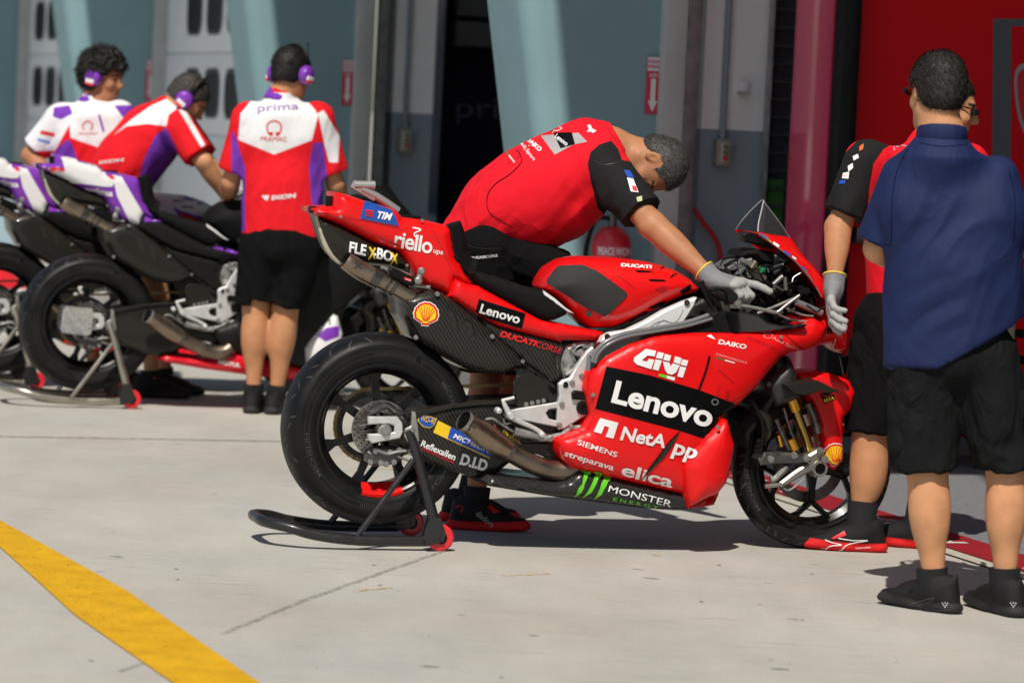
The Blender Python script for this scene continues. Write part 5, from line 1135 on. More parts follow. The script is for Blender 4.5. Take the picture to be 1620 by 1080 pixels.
# ------------------------------------------------------------------ figures: smooth distance fields turned into one continuous skin
_nz = np.random.RandomState(4).rand(32, 32, 32).astype(np.float32)
def vnoise(P, sc):
    q = np.asarray(P, float)*np.asarray(sc, float)+100.0; i = np.floor(q).astype(int); f = q-i; f = f*f*(3-2*f); r = 0
    for a in (0, 1):
        for b in (0, 1):
            for c in (0, 1):
                w_ = (f[:, 0] if a else 1-f[:, 0])*(f[:, 1] if b else 1-f[:, 1])*(f[:, 2] if c else 1-f[:, 2]); r = r+w_*_nz[(i[:, 0]+a) % 32, (i[:, 1]+b) % 32, (i[:, 2]+c) % 32]
    return r*2-1
class Field:
    def __init__(s, lo, hi, h):
        s.lo = np.array(lo, float); s.h = h; s.n = np.ceil((np.array(hi)-s.lo)/h).astype(int)+1
        s.f = np.full(s.n, .2, np.float32); s.ax = [s.lo[i]+h*np.arange(s.n[i]) for i in range(3)]
    def box(s, lo, hi):
        a = np.clip(np.floor((np.array(lo)-s.lo)/s.h).astype(int), 0, s.n-1); b = np.clip(np.ceil((np.array(hi)-s.lo)/s.h).astype(int)+1, 1, s.n); return tuple(slice(i, j) for i, j in zip(a, b))
    def grid(s, sl):
        return np.meshgrid(*[s.ax[i][sl[i]] for i in range(3)], indexing='ij', sparse=True)
    def put(s, sl, d, k, mode):
        g = s.f[sl]
        if mode == 'add':
            if k > 0: t = np.maximum(k-np.abs(g-d), 0)/k; g[...] = np.minimum(g, d)-t*t*k*.25
            else: g[...] = np.minimum(g, d)
        elif mode == 'cut':
            d = -d
            if k > 0: t = np.maximum(k-np.abs(g-d), 0)/k; g[...] = np.maximum(g, d)+t*t*k*.25
            else: g[...] = np.maximum(g, d)
    def cap(s, a, b, ra, rb=None, k=.03, flat=None, mode='add'):
        """tapered limb; flat=(direction, factor) squashes it along a direction"""
        a = np.array(a, float); b = np.array(b, float); rb = ra if rb is None else rb; R = max(ra, rb)+k+s.h*3
        if flat is not None and flat[1] > 1: R = max(ra, rb)*flat[1]+k+s.h*3
        lo = np.minimum(a, b)-R; hi = np.maximum(a, b)+R; sl = s.box(lo, hi); X, Y, Zz = s.grid(sl); x = X-a[0]; y = Y-a[1]; z = Zz-a[2]; ba = b-a
        if flat is not None:
            n = np.array(flat[0], float); n /= np.linalg.norm(n); q = (x*n[0]+y*n[1]+z*n[2])*(1/flat[1]-1); x = x+q*n[0]; y = y+q*n[1]; z = z+q*n[2]; ba = ba+n*(ba@n)*(1/flat[1]-1)
        L = max(ba@ba, 1e-12); t = np.clip((x*ba[0]+y*ba[1]+z*ba[2])/L, 0, 1)
        d = np.sqrt((x-t*ba[0])**2+(y-t*ba[1])**2+(z-t*ba[2])**2)-(ra+(rb-ra)*t)
        s.put(sl, d.astype(np.float32), k, mode); return s
    def prof(s, a, b, ts, rs, k=.02):
        """a limb whose radius follows a smooth profile from a to b"""
        a = np.array(a, float); b = np.array(b, float); R = max(rs)+k+s.h*3; sl = s.box(np.minimum(a, b)-R, np.maximum(a, b)+R); X, Y, Zz = s.grid(sl); x = X-a[0]; y = Y-a[1]; z = Zz-a[2]; ba = b-a
        t = np.clip((x*ba[0]+y*ba[1]+z*ba[2])/(ba@ba), 0, 1); q = spline([Vector((u, v, 0)) for u, v in zip(ts, rs)], 6); r = np.interp(t.ravel(), [p.x for p in q], [p.y for p in q]).reshape(t.shape)
        s.put(sl, (np.sqrt((x-t*ba[0])**2+(y-t*ba[1])**2+(z-t*ba[2])**2)-r).astype(np.float32), k, 'add'); return s
    def ell(s, c, axes, rad, k=.02, mode='add'):
        c = np.array(c, float); R = max(rad)+k+s.h*3; sl = s.box(c-R, c+R); X, Y, Zz = s.grid(sl); x = X-c[0]; y = Y-c[1]; z = Zz-c[2]; q = 0; q2 = 0
        for A, r in zip(axes, rad):
            v = x*A[0]+y*A[1]+z*A[2]; q = q+(v/r)**2; q2 = q2+(v/(r*r))**2
        k0 = np.sqrt(q); k1 = np.sqrt(q2)+1e-9; s.put(sl, (k0*(k0-1)/k1).astype(np.float32), k, mode); return s
    def half(s, p, n, k=0.0, lo=None, hi=None):
        """remove everything on the n side of the plane through p (within a box)"""
        sl = s.box(s.lo if lo is None else lo, (s.lo+s.h*s.n) if hi is None else hi); X, Y, Zz = s.grid(sl); n = np.array(n, float); n /= np.linalg.norm(n)
        d = (X-p[0])*n[0]+(Y-p[1])*n[1]+(Zz-p[2])*n[2]; g = s.f[sl]; g[...] = np.maximum(g, d.astype(np.float32)); return s
    def mesh(s, smooth=1):
        f = s.f; f[0] = f[-1] = .2; f[:, 0] = f[:, -1] = .2; f[:, :, 0] = f[:, :, -1] = .2
        S = f < 0; c = np.zeros(np.array(f.shape)-1, np.int8)
        for a in (0, 1):
            for b in (0, 1):
                for d in (0, 1): c += S[a:f.shape[0]-1+a, b:f.shape[1]-1+b, d:f.shape[2]-1+d]
        I = np.argwhere((c > 0) & (c < 8)); vid = np.full(c.shape, -1, np.int32); vid[I[:, 0], I[:, 1], I[:, 2]] = np.arange(len(I))
        cor = [(a, b, d) for a in (0, 1) for b in (0, 1) for d in (0, 1)]; val = {q: f[I[:, 0]+q[0], I[:, 1]+q[1], I[:, 2]+q[2]] for q in cor}
        acc = np.zeros((len(I), 3)); cnt = np.zeros(len(I))
        for q in cor:
            for ax in range(3):
                if q[ax]: continue
                r = list(q); r[ax] = 1; r = tuple(r); v0, v1 = val[q], val[r]; m_ = (v0 < 0) != (v1 < 0); t = np.where(m_, v0/np.where(m_, v0-v1, 1), 0)
                p = np.tile(np.array(q, float), (len(I), 1)); p[:, ax] += t; acc += p*m_[:, None]; cnt += m_
        V = s.lo+s.h*(I+acc/cnt[:, None]); Fc = []
        for ax in range(3):
            u, v = [(1, 2), (2, 0), (0, 1)][ax]; A = [slice(None)]*3; B_ = [slice(None)]*3; A[ax] = slice(0, -1); B_[ax] = slice(1, None)
            d = S[tuple(A)] != S[tuple(B_)]; E = np.argwhere(d); E = E[(E[:, u] > 0) & (E[:, v] > 0) & (E[:, u] < c.shape[u]) & (E[:, v] < c.shape[v])]
            ins = S[E[:, 0], E[:, 1], E[:, 2]]
            def cell(du, dv): q = E.copy(); q[:, u] += du; q[:, v] += dv; return vid[q[:, 0], q[:, 1], q[:, 2]]
            Q = np.stack([cell(-1, -1), cell(0, -1), cell(0, 0), cell(-1, 0)], 1); Q[~ins] = Q[~ins][:, ::-1]; Fc.append(Q)
        Fc = np.concatenate(Fc); Fc = Fc[(Fc >= 0).all(1)]
        for _ in range(smooth):
            acc = np.zeros_like(V); cnt = np.zeros(len(V))
            for i in range(4):
                a, b = Fc[:, i], Fc[:, (i+1) % 4]; np.add.at(acc, a, V[b]); np.add.at(cnt, a, 1); np.add.at(acc, b, V[a]); np.add.at(cnt, b, 1)
            V = V*.5+.5*acc/np.maximum(cnt, 1)[:, None]
        return V, Fc
def vnormals(V, Fc):
    n = np.cross(V[Fc[:, 2]]-V[Fc[:, 0]], V[Fc[:, 3]]-V[Fc[:, 1]]); N = np.zeros_like(V)
    for i in range(4): np.add.at(N, Fc[:, i], n)
    return N/np.maximum(np.linalg.norm(N, axis=1), 1e-12)[:, None]
def pxmap(V, base):
    P = V+np.array(base)-np.array(CAM); z = P@np.array(_f); return np.stack([810+F*(P@np.array(_R))/z, 540-F*(P@np.array(_U))/z], 1)
def in_px(V, base, poly):
    """signed distance in metres (positive inside) of each vertex to a pattern outline"""
    p = pxmap(V, base); s = F/np.linalg.norm(np.array(base)[:2]); d = polydist(p, poly)/s; return np.where(inpoly(p, poly), d, -d)
def folds(V, N, amp, axis=(0, 0, 1), sc=9.0):
    """soft creases running along an axis, in patches"""
    a = np.array(axis, float); a /= np.linalg.norm(a); al = V@a; Q = V-np.outer(al, a)*.74
    w_ = np.stack([vnoise(V+7, (3, 3, 3)), vnoise(V+19, (3, 3, 3)), vnoise(V+31, (3, 3, 3))], 1)*.10
    n1 = vnoise(Q+w_, (sc,)*3); n2 = vnoise(Q+w_*1.5+5, (sc*2.3,)*3); n3 = vnoise(Q+w_*1.8+15, (sc*4.6,)*3); pt = np.clip(.55+.9*vnoise(V+41, (4.5,)*3), .1, 1.3)
    r = (1-np.abs(n1)*1.5)-.45; r2 = (1-np.abs(n2)*1.6)-.45; return V+N*(amp*pt*(.75*r+.55*r2+.16*n3))[:, None]
SKIN_C = (.50, .235, .115)
def skin_mat(name, col):
    m_ = attr_mat(name, col, [('brow', (.035, .022, .016)), ('lip', (col[0]*.78, col[1]*.55, col[2]*.55))], rough=.5, bump=.12, bs=220, var=.13, vs=20, soft=.0025, spec=.3)
    b = m_.node_tree.nodes['Principled BSDF']; b.inputs['Subsurface Weight'].default_value = .12; b.inputs['Subsurface Radius'].default_value = (.012, .005, .003); b.inputs['Subsurface Scale'].default_value = 1.0; return m_
SKIN = skin_mat('skin_tan', SKIN_C); SKIN2 = skin_mat('skin_fair', (.60, .295, .150)); SKIN3 = skin_mat('skin_olive', (.43, .195, .095))
def v3(p): return np.array([p[0], p[1], p[2]], float)
def nrm(v): v = np.array(v, float); return v/np.linalg.norm(v)
def head(fd, Hc, f, u, ears=True, neck=None, k=.016):
    f = nrm(f); u = nrm(np.array(u)-f*(np.array(u)@f)); l = np.cross(u, f); ax = (f, l, u)
    P = lambda x, y, z: Hc+f*x+l*y+u*z
    fd.ell(P(-.012, 0, .032), ax, (.098, .077, .090), .02); fd.ell(P(.034, 0, -.030), ax, (.062, .060, .086), .03)
    fd.cap(P(.062, -.016, -.098), P(.062, .016, -.098), .020, k=.028); fd.cap(P(.0, -.048, -.062), P(.055, -.025, -.094), .020, .017, k=.03); fd.cap(P(.0, .048, -.062), P(.055, .025, -.094), .020, .017, k=.03)
    fd.cap(P(.082, -.030, .022), P(.086, .030, .022), .012, k=.014)
    for s in (-1, 1):
        fd.ell(P(.090, s*.031, .004), ax, (.016, .017, .011), .012, 'cut'); fd.ell(P(.076, s*.031, .004), ax, (.013, .014, .011), .004); fd.ell(P(.062, s*.042, -.030), ax, (.026, .02, .02), .02)
        if ears: fd.ell(P(-.008, s*.076, -.004), (nrm(f*.95+l*s*-.3), nrm(l*.95+f*s*.3), u), (.020, .0085, .033), .006); fd.ell(P(-.004, s*.088, -.002), ax, (.010, .010, .018), .006, 'cut')
    fd.cap(P(.090, 0, .012), P(.113, 0, -.030), .0085, .0125, k=.012); fd.cap(P(.098, -.012, -.034), P(.098, .012, -.034), .009, k=.01)
    fd.cap(P(.088, -.018, -.060), P(.088, .018, -.060), .0085, k=.008); fd.cap(P(.086, -.016, -.072), P(.086, .016, -.072), .0085, k=.008); fd.cap(P(.106, -.02, -.066), P(.106, .02, -.066), .002, k=.004, mode='cut')
    if neck is not None: fd.cap(P(-.028, 0, -.05), neck, .054, .060, k=.03); fd.cap(P(.0, 0, -.075), np.array(neck)+f*.01, .045, .052, k=.03)
    return P, ax
def head_attrs(V, Hc, f, u):
    f = nrm(f); u = nrm(np.array(u)-f*(np.array(u)@f)); l = np.cross(u, f); q = V-Hc; x, y, z = q@f, q@l, q@u; ay = np.abs(y)
    brow = np.minimum.reduce([.0055-np.abs(z-(.026-.10*np.maximum(ay-.03, 0))), ay-.012, .050-ay, x-.04]); eye = np.minimum(.0075-np.sqrt(((ay-.031)*.7)**2+(z-.004)**2*2.0), x-.04)
    lip = np.minimum.reduce([.011-np.abs(z+.066), .022-ay, x-.05]); return np.maximum(brow, eye), lip
def hair_mesh(Hc, f, u, h=.005, thick=.010, curl=0.0, hl=None, vol=(1, 1, 1), nape=-.07, rough=.004, rsc=90):
    f = nrm(f); u = nrm(np.array(u)-f*(np.array(u)@f)); l = np.cross(u, f); ax = (f, l, u); P = lambda x, y, z: Hc+f*x+l*y+u*z
    fd = Field(Hc-.19, Hc+.19, h); fd.ell(P(-.013, 0, .034), ax, ((.098+thick)*vol[0], (.077+thick)*vol[1], (.090+thick)*vol[2]), .01); fd.ell(P(-.035, 0, -.015), ax, (.072+thick*.6, .066+thick*.6, .065), .02)
    X, Y, Zz = np.meshgrid(*fd.ax, indexing='ij', sparse=True); x = (X-Hc[0])*f[0]+(Y-Hc[1])*f[1]+(Zz-Hc[2])*f[2]; y = (X-Hc[0])*l[0]+(Y-Hc[1])*l[1]+(Zz-Hc[2])*l[2]; z = (X-Hc[0])*u[0]+(Y-Hc[1])*u[1]+(Zz-Hc[2])*u[2]
    hl = hl or [(-.2, nape), (-.045, nape), (-.022, -.01), (.0, .030), (.022, .022), (.036, .012), (.050, .030), (.062, .052), (.088, .066), (.11, .085)]
    lim = np.interp(x.ravel(), [a for a, b in hl], [b for a, b in hl]).reshape(x.shape); fd.f = np.maximum(fd.f, ((lim-z)*.75).astype(np.float32))
    V, Fc = fd.mesh(1); N = vnormals(V, Fc)
    V = V+N*(rough*vnoise(V, (rsc, rsc, rsc))+rough*.8*vnoise(V+3, (rsc*2.1,)*3)+(curl*(1-np.abs(vnoise(V+9, (38, 38, 38))))**2 if curl else 0)-(0 if not curl else curl*.3))[:, None]
    return V, Fc
def strands(V, Fc, Hc, f, u, n=5200, L=.016, wd=.0009, lift=.45, seed=1, curl=0.0, back=-.6, down=-.5):
    rs = np.random.RandomState(seed); N = vnormals(V, Fc); f = nrm(f); u = nrm(np.array(u)-f*(np.array(u)@f)); out = (V-Hc); keep = np.where((N*out).sum(1) > 0)[0]; I = rs.choice(keep, n); VV = [V]; FF = [q for q in Fc.tolist()]; k = len(V)
    g = f*back+u*down; pts = []
    for i in I:
        nn = N[i]; t = g-nn*(g@nn); d = nrm(nn*lift+nrm(t+1e-6)*.8+rs.randn(3)*.28); p = V[i]-nn*.002+rs.randn(3)*.001; s_ = nrm(np.cross(d, nn)+rs.randn(3)*.3); l_ = L*rs.uniform(.6, 1.25); e = nrm(d+nrm(t+1e-6)*.5-nn*.25+rs.randn(3)*curl)
        p1 = p+d*l_*.5; p2 = p1+e*l_*.5; pts += [p-s_*wd, p+s_*wd, p1+s_*wd*.8, p1-s_*wd*.8, p2]; FF.append([k, k+1, k+2, k+3]); FF.append([k+3, k+2, k+4]); k += 5
    return np.concatenate([V, np.array(pts)]), FF
def hair_mat(name, col, grey=0.0):
    m_ = bpy.data.materials.new(name); m_.use_nodes = True; n, l, b = nodes(m_); b.inputs['Roughness'].default_value = .55; b.inputs['Specular IOR Level'].default_value = .35
    tc = n.new('ShaderNodeTexCoord'); mp = n.new('ShaderNodeMapping'); mp.inputs['Scale'].default_value = (1, 1, .35); l.new(tc.outputs['Object'], mp.inputs['Vector']); t = n.new('ShaderNodeTexNoise'); t.inputs['Scale'].default_value = 420; t.inputs['Detail'].default_value = 3; l.new(mp.outputs[0], t.inputs['Vector'])
    cr = n.new('ShaderNodeValToRGB'); cr.color_ramp.elements[0].position = .35; cr.color_ramp.elements[0].color = (*[c*.65 for c in col], 1); cr.color_ramp.elements[1].position = .72; cr.color_ramp.elements[1].color = (*[c*1.25+grey*.6 for c in col], 1); l.new(t.outputs['Fac'], cr.inputs[0]); l.new(cr.outputs[0], b.inputs['Base Color'])
    bp = n.new('ShaderNodeBump'); bp.inputs['Strength'].default_value = .3; bp.inputs['Distance'].default_value = .004; l.new(t.outputs['Fac'], bp.inputs['Height']); l.new(bp.outputs[0], b.inputs['Normal']); return m_
def sleeve(fd, s_, e_, r0, r1, cut, k=.045, tilt=(0, 0, 0)):
    """a sleeve cut off square, merged into a shirt"""
    s_, e_ = v3(s_), v3(e_); f2 = Field(fd.lo, fd.lo+fd.h*(fd.n-1), fd.h); f2.cap(s_, s_+(e_-s_)*cut*1.02, r0, r1, 0); m_ = s_+(e_-s_)*cut; f2.half(m_, nrm(nrm(e_-s_)+np.array(tilt))); n = np.minimum(fd.f.shape, f2.f.shape); sl = tuple(slice(0, q) for q in n); a = fd.f[sl]; b = f2.f[sl]; t = np.maximum(k-np.abs(a-b), 0)/k; fd.f[sl] = np.minimum(a, b)-t*t*k*.25
def hand(fd, wr, d, pn, curl=(.5, .5, .5, .5), spread=.12, size=1.0, thumb=(.6, .4), side=1, g=0.0, thick=1.0):
    """wrist, direction of the palm, normal out of the palm; side=+1/-1 says where the thumb leaves"""
    d = nrm(d); pn = nrm(np.array(pn)-d*(np.array(pn)@d)); s = np.cross(d, pn)*side; wr = np.array(wr, float); S = size
    fd.cap(wr-d*.01, wr+d*.03*S, .026*S+g, .030*S+g, k=.015, flat=(pn, .72))
    fd.cap(wr+d*.025*S+s*.016*S, wr+d*.078*S+s*.024*S, .022*S+g, .018*S+g, k=.02, flat=(pn, .75)); fd.cap(wr+d*.025*S-s*.014*S, wr+d*.074*S-s*.026*S, .022*S+g, .016*S+g, k=.02, flat=(pn, .75)); fd.cap(wr+d*.03*S, wr+d*.08*S, .02*S+g, .018*S+g, k=.02, flat=(pn, .75))
    tips = []
    for i in range(4):
        o = (1.5-i)*.0185*S; base = wr+d*(.086-.004*abs(i-1))*S+s*o; dir_ = nrm(d+s*(1.5-i)*spread); L = [(.040, .026, .021), (.045, .029, .022), (.041, .027, .021), (.032, .020, .019)][i]; r = [.0092, .0095, .0090, .0080][i]*S*thick+g; p = base-dir_*.012; c = curl[i]; q = base
        for j in range(3):
            ang = c*(.75, 1.15, .8)[j]; ax = np.cross(dir_, pn); ax = nrm(ax); dir_ = nrm(dir_*math.cos(ang)+np.cross(ax, dir_)*math.sin(ang)); q2 = q+dir_*L[j]*S; fd.cap(p if j == 0 else q, q2, r*(1-.06*j), r*(.93-.07*j), k=.004); p = q; q = q2
        tips.append(q)
    tb = wr+d*.022*S+s*.026*S; td = nrm(d*.55+s*.75+pn*thumb[0]); q = tb; r = .0115*S*thick+g
    for j, Lj in enumerate((.040, .030, .024)): q2 = q+td*Lj*S; fd.cap(q, q2, r*(1.15-.12*j), r*(1.03-.12*j), k=.012 if j == 0 else .004); q = q2; td = nrm(td+d*.35*thumb[1]+pn*.35*thumb[1]-s*.15)
    return tips
def limb_arm(fd, sh, el, wr, s=1.0, k=.03):
    sh, el, wr = v3(sh), v3(el), v3(wr); fd.prof(sh, el, [0, .3, .6, .85, 1], [q*s for q in (.055, .053, .049, .042, .041)], k); fd.prof(el, wr, [0, .12, .28, .5, .75, .92, 1], [q*s for q in (.041, .0435, .0455, .041, .032, .0275, .0275)], k)
    d1 = nrm(sh-el); d2 = nrm(wr-el); o = -nrm(d1+d2) if np.linalg.norm(d1+d2) > .15 else np.zeros(3); fd.cap(el+o*.012, el+o*.014, .030*s, .030*s, .02)
def limb_leg(fd, hip, kn, an, back, s=1.0, k=.035):
    hip, kn, an = v3(hip), v3(kn), v3(an); back = nrm(back); L = an-kn; lat = nrm(np.cross(L, back)); fd.cap(hip, kn, .086*s, .0555*s, k)
    fd.prof(kn, an, [0, .12, .28, .45, .62, .80, .92, 1], [q*s for q in (.0555, .0545, .0560, .0530, .0460, .0375, .0345, .0355)], .03)
    for sg, t0 in ((-1, .27), (1, .33)): fd.ell(kn+L*t0+back*.012*s+lat*sg*.014*s, (nrm(L), back, lat), (.105*s, .048*s, .042*s), .04)
    for sg in (-1, 1): fd.ell(an+lat*sg*.026*s+L*-.005, (nrm(L), back, lat), (.016*s, .016*s, .014*s), .015)
def shoe(parent, an, fd_, style, base, L=.285, h=.0055, ground=0.0):
    """an: ankle, fd_: direction the toes point (horizontal)"""
    an = v3(an); d = nrm([fd_[0], fd_[1], 0]); s = np.array([-d[1], d[0], 0]); z0 = ground; c = np.array([an[0], an[1], z0]); U = np.array([0, 0, 1.0])
    fl = Field(np.minimum(c-d*.10, c+d*.23)-[.09, .09, .01], np.maximum(c-d*.10, c+d*.23)+[.09, .09, .19], h); H = c-d*.060; T = c+d*(L-.115)
    fl.cap(T-d*.05+U*.036, T-d*.006+U*.034, .040, .033, .02, (U, .62))
    fl.cap(H+d*.008+U*.045, H+d*.014+U*.085, .041, .039, .025); fl.cap(c+U*.05, c+d*.075+U*.042, .046, .038, .03); fl.cap(c+d*.005+U*.066, c+d*.10+U*.046, .045, .032, .03); fl.cap(c+d*-.012+U*.075, c+d*-.004+U*.098, .048, .047, .02)
    fl.cap(H+d*-.012+U*.10, H+d*-.020+U*.120, .010, .008, .012); fl.cap(H-d*.004+U*.018, c+d*.05+U*.018, .042, .041, .004, (U, .60)); fl.cap(c+d*.05+U*.018, T+s*-.004+U*.023, .047, .039, .004, (U, .50))
    fl.half(c+U*.002, -U); fl.half(c+U*.108+d*.02, nrm(U+d*.25))
    V, Fc = fl.mesh(1); z = V[:, 2]-z0; x = (V-c)@d
    sole = (.034+.010*np.clip((x+.02)/.2, -1, 1)**2-z); o = mesh_obj('shoe', V, Fc, style, parent, 40, attrs={'sole': sole, 'tongue': np.full(len(V), -1.0)})
    return o, (c, d, s)
def sock(parent, kn, an, m_, top=.11, r=.047):
    kn, an = v3(kn), v3(an); d = nrm(kn-an); b = MB(); P = [an-d*.03, an-d*.005, an+d*.03, an+d*top*.7, an+d*top, an+d*(top-.004)]; b.tube([Vector(p) for p in P], [r*.92, r*.98, r*1.0, r*1.05, r*1.10, r*.9], 22, 3, cap=False); return b.build('sock', m_, parent)
def cloth_obj(name, fd, mats, parent, base, attrs=None, fold=.006, axis=(0, 0, 1), sc=9.0, smooth=1, extra=None):
    V, Fc = fd.mesh(smooth); N = vnormals(V, Fc)
    if fold: V = folds(V, N, fold, axis, sc)
    if extra: V = extra(V, N)
    A = {k_: f_(V) for k_, f_ in (attrs or {}).items()}
    return mesh_obj(name, V, Fc, mats, parent, 60, attrs=A)
def skin_obj(fd, m_, parent, Hc, f, u):
    V, Fc = fd.mesh(1); br, lp = head_attrs(V, Hc, f, u); return mesh_obj('body', V, Fc, m_, parent, 180, attrs={'brow': br, 'lip': lp})
def person(label, base, group=None): return empty('person', Matrix.Translation(Vector(base)), label=label, cat='person', group=group)
FAB_BLK = attr_mat('shorts_black', (.0045, .0045, .005), [], rough=.9, spec=.12, bump=.15, bs=500, sheen=0, var=.2, vs=6, wrinkle=.9, wsc=5.5)
FAB_DK = attr_mat('shorts_charcoal', (.0085, .0095, .0098), [], rough=.9, spec=.12, bump=.15, bs=500, sheen=0, var=.2, vs=6, wrinkle=.9, wsc=5.5)
SOCK = mat('sock_black', (.012, .012, .014), .9, bump=.3, bs=300)
SHOE_BR = attr_mat('shoe_black_red', (.008, .008, .009), [('sole', (.72, .012, .015))], rough=.6, bump=.4, bs=500, soft=.002)
SHOE_BK = attr_mat('shoe_black', (.008, .008, .009), [('sole', (.022, .022, .023))], rough=.6, bump=.4, bs=300, soft=.002)
def shorts(parent, base, hips, knees, waist, hem, front, mats, h=.008, r=.118, rk=.098, pelv=.15, fold=.009, name='shorts', waist_n=None, hemn=None):
    """hips/knees: two joints each, hem: fraction along the thigh"""
    hips = [v3(p) for p in hips]; knees = [v3(p) for p in knees]; waist = v3(waist); A = np.array(hips+knees+[waist]); fd = Field(A.min(0)-.2, A.max(0)+.2, h); front = nrm(front)
    lat = nrm(hips[1]-hips[0]); fd.cap(hips[0]+(waist-hips[0])*.45+lat*.02, hips[1]+(waist-hips[1])*.45-lat*.02, pelv*.86, pelv*.86, .05, (front, .9)); fd.cap((hips[0]+hips[1])/2-front*.03, (hips[0]+hips[1])/2-front*.03+(waist-(hips[0]+hips[1])/2)*.3, pelv*.85, pelv*.8, .06)
    for p, q in zip(hips, knees): fd.cap(p, p+(q-p)*(hem+.12), r, rk, .035)
    n_ = nrm(waist-(hips[0]+hips[1])/2) if waist_n is None else nrm(waist_n); fd.half(waist, n_, lo=waist-.35, hi=waist+.35)
    for p, q in zip(hips, knees): e = p+(q-p)*hem; fd.half(e, nrm(q-p) if hemn is None else hemn, lo=e-.16, hi=e+.2)
    return cloth_obj(name, fd, mats, parent, base, fold=fold, axis=knees[0]-hips[0], sc=8)
def rel(base): 
    b = v3(base); return lambda px, py, Y: v3(W(px, py, Y))-b
RW_ = Vector
# ================================================================== navy shirt man, near right, back to us
gA = G(1468, 968); gB = G(1596, 968); base = Vector(((gA.x+gB.x)/2, (gA.y+gB.y)/2, 0)); q = rel(base); Y0 = base.y
P1 = person('man in plain navy polo shirt and black cargo shorts standing nearest with his back turned', base); FR1 = Frame(base, 0)
Hc = q(1482, 146, Y0+.02); hf = (-.30, .95, -.12); hu = (.02, .10, 1)
neck = q(1490, 212, Y0); shA = q(1429, 280, Y0+.02); shB = q(1576, 282, Y0+.02); elA = q(1390, 392, Y0+.06); elB = q(1604, 388, Y0+.10); wrA = q(1432, 420, Y0+.32); wrB = q(1560, 415, Y0+.34)
hpA = q(1462, 560, Y0); hpB = q(1552, 560, Y0); knA = q(1466, 745, Y0+.01); knB = q(1592, 745, Y0+.01); anA = q(1478, 925, Y0+.0); anB = q(1590, 925, Y0+.0); pel = (hpA+hpB)/2; back = (.15, -1, 0)
A = np.array([Hc, neck, shA, shB, elA, elB, wrA, wrB, anA, anB]); fd = Field(A.min(0)-[.2, .2, .14], A.max(0)+[.2, .25, .22], .0065)
head(fd, Hc, hf, hu, neck=neck); fd.cap(neck, neck-np.array([0, 0, .35]), .06, .11, .05); fd.cap(shA, shB, .05, .05, .05); fd.cap(neck-np.array([0, 0, .3]), pel, .11, .11, .05)
limb_arm(fd, shA, elA, wrA, 1.05); limb_arm(fd, shB, elB, wrB, 1.05)
hand(fd, wrA, (.6, .6, .2), (.3, .2, .9), (.6,)*4, side=-1); hand(fd, wrB, (-.6, .6, .2), (-.3, .2, .9), (.6,)*4)
limb_leg(fd, hpA, knA, anA, back, 1.06); limb_leg(fd, hpB, knB, anB, back, 1.06); fd.cap(anA, anA-np.array([0, 0, .05]), .036, .036); fd.cap(anB, anB-np.array([0, 0, .05]), .036, .036)
skin_obj(fd, SKIN2, P1, Hc, hf, hu)
V, Fc = hair_mesh(Hc, hf, hu, thick=.010, nape=-.088, rough=.002); V, Fc = strands(V, Fc, Hc, hf, hu, 7000, .018, .0008); mesh_obj('hair', V, Fc, hair_mat('hair_dark_brown', (.022, .017, .014), .018), P1, 180)
b = MB(); ff = nrm(hf); ll = np.cross(hu, ff); b.tube([Vector(Hc+ff*.02+ll*.083+np.array([0, 0, .012])), Vector(Hc+ff*.10+ll*.075+np.array([0, 0, .008]))], .003, 6, 1); b.tube([Vector(Hc+ff*.095+ll*.07+np.array([0, 0, .012])), Vector(Hc+ff*.105+ll*.05+np.array([0, 0, .0]))], .008, 8, 1); b.build('glasses', BLK, P1)
fd = Field(A.min(0)-[.2, .2, -.2], A.max(0)+[.2, .2, .1], .0075); fdir = np.array([0, 1.0, 0]); Z1 = np.array([0, 0, 1.0])
waist = q(1515, 560, Y0); mid = q(1510, 420, Y0); che = q(1505, 330, Y0)
fd.cap(che+[-.10, 0, 0], che+[.10, 0, 0], .135, .135, .08, (fdir, .82)); fd.cap(che+[-.085, 0, -.05], q(1464, 585, Y0), .124, .135, .08, (fdir, .85)); fd.cap(che+[.10, 0, -.05], q(1560, 560, Y0), .130, .125, .08, (fdir, .85)); fd.cap(mid, q(1515, 585, Y0), .15, .162, .08, (fdir, .98))
fd.cap(shA+[.02, 0, -.01], shB+[-.02, 0, -.01], .062, .062, .06); fd.cap(neck+[0, .0, .0], neck+[0, .0, -.07], .075, .13, .06)
fd.half(q(1480, 579, Y0), nrm((.02, 0, -1)), lo=q(1480, 577, Y0)-[.4, .4, .3], hi=q(1480, 577, Y0)+[.4, .4, .12]); fd.half(q(1545, 540, Y0), nrm((.62, 0, -1)), lo=q(1545, 540, Y0)-[.12, .4, .3], hi=q(1545, 540, Y0)+[.3, .4, .16])
for s_, e_ in ((shA, elA), (shB, elB)): sleeve(fd, s_, e_, .074, .080, .93, .012)
fd.half(neck+[0, 0, .018], (0, .35, 1), lo=neck-[.3, .3, .05], hi=neck+[.3, .3, .2])
NAVY = attr_mat('navy_polo', (.007, .015, .070), [('seam', (.006, .012, .06))], rough=.7, bump=.18, bs=700, sheen=0, var=.06, vs=3, soft=.0012, wrinkle=.45, wsc=4.2, wrot=(0, .5, 0))
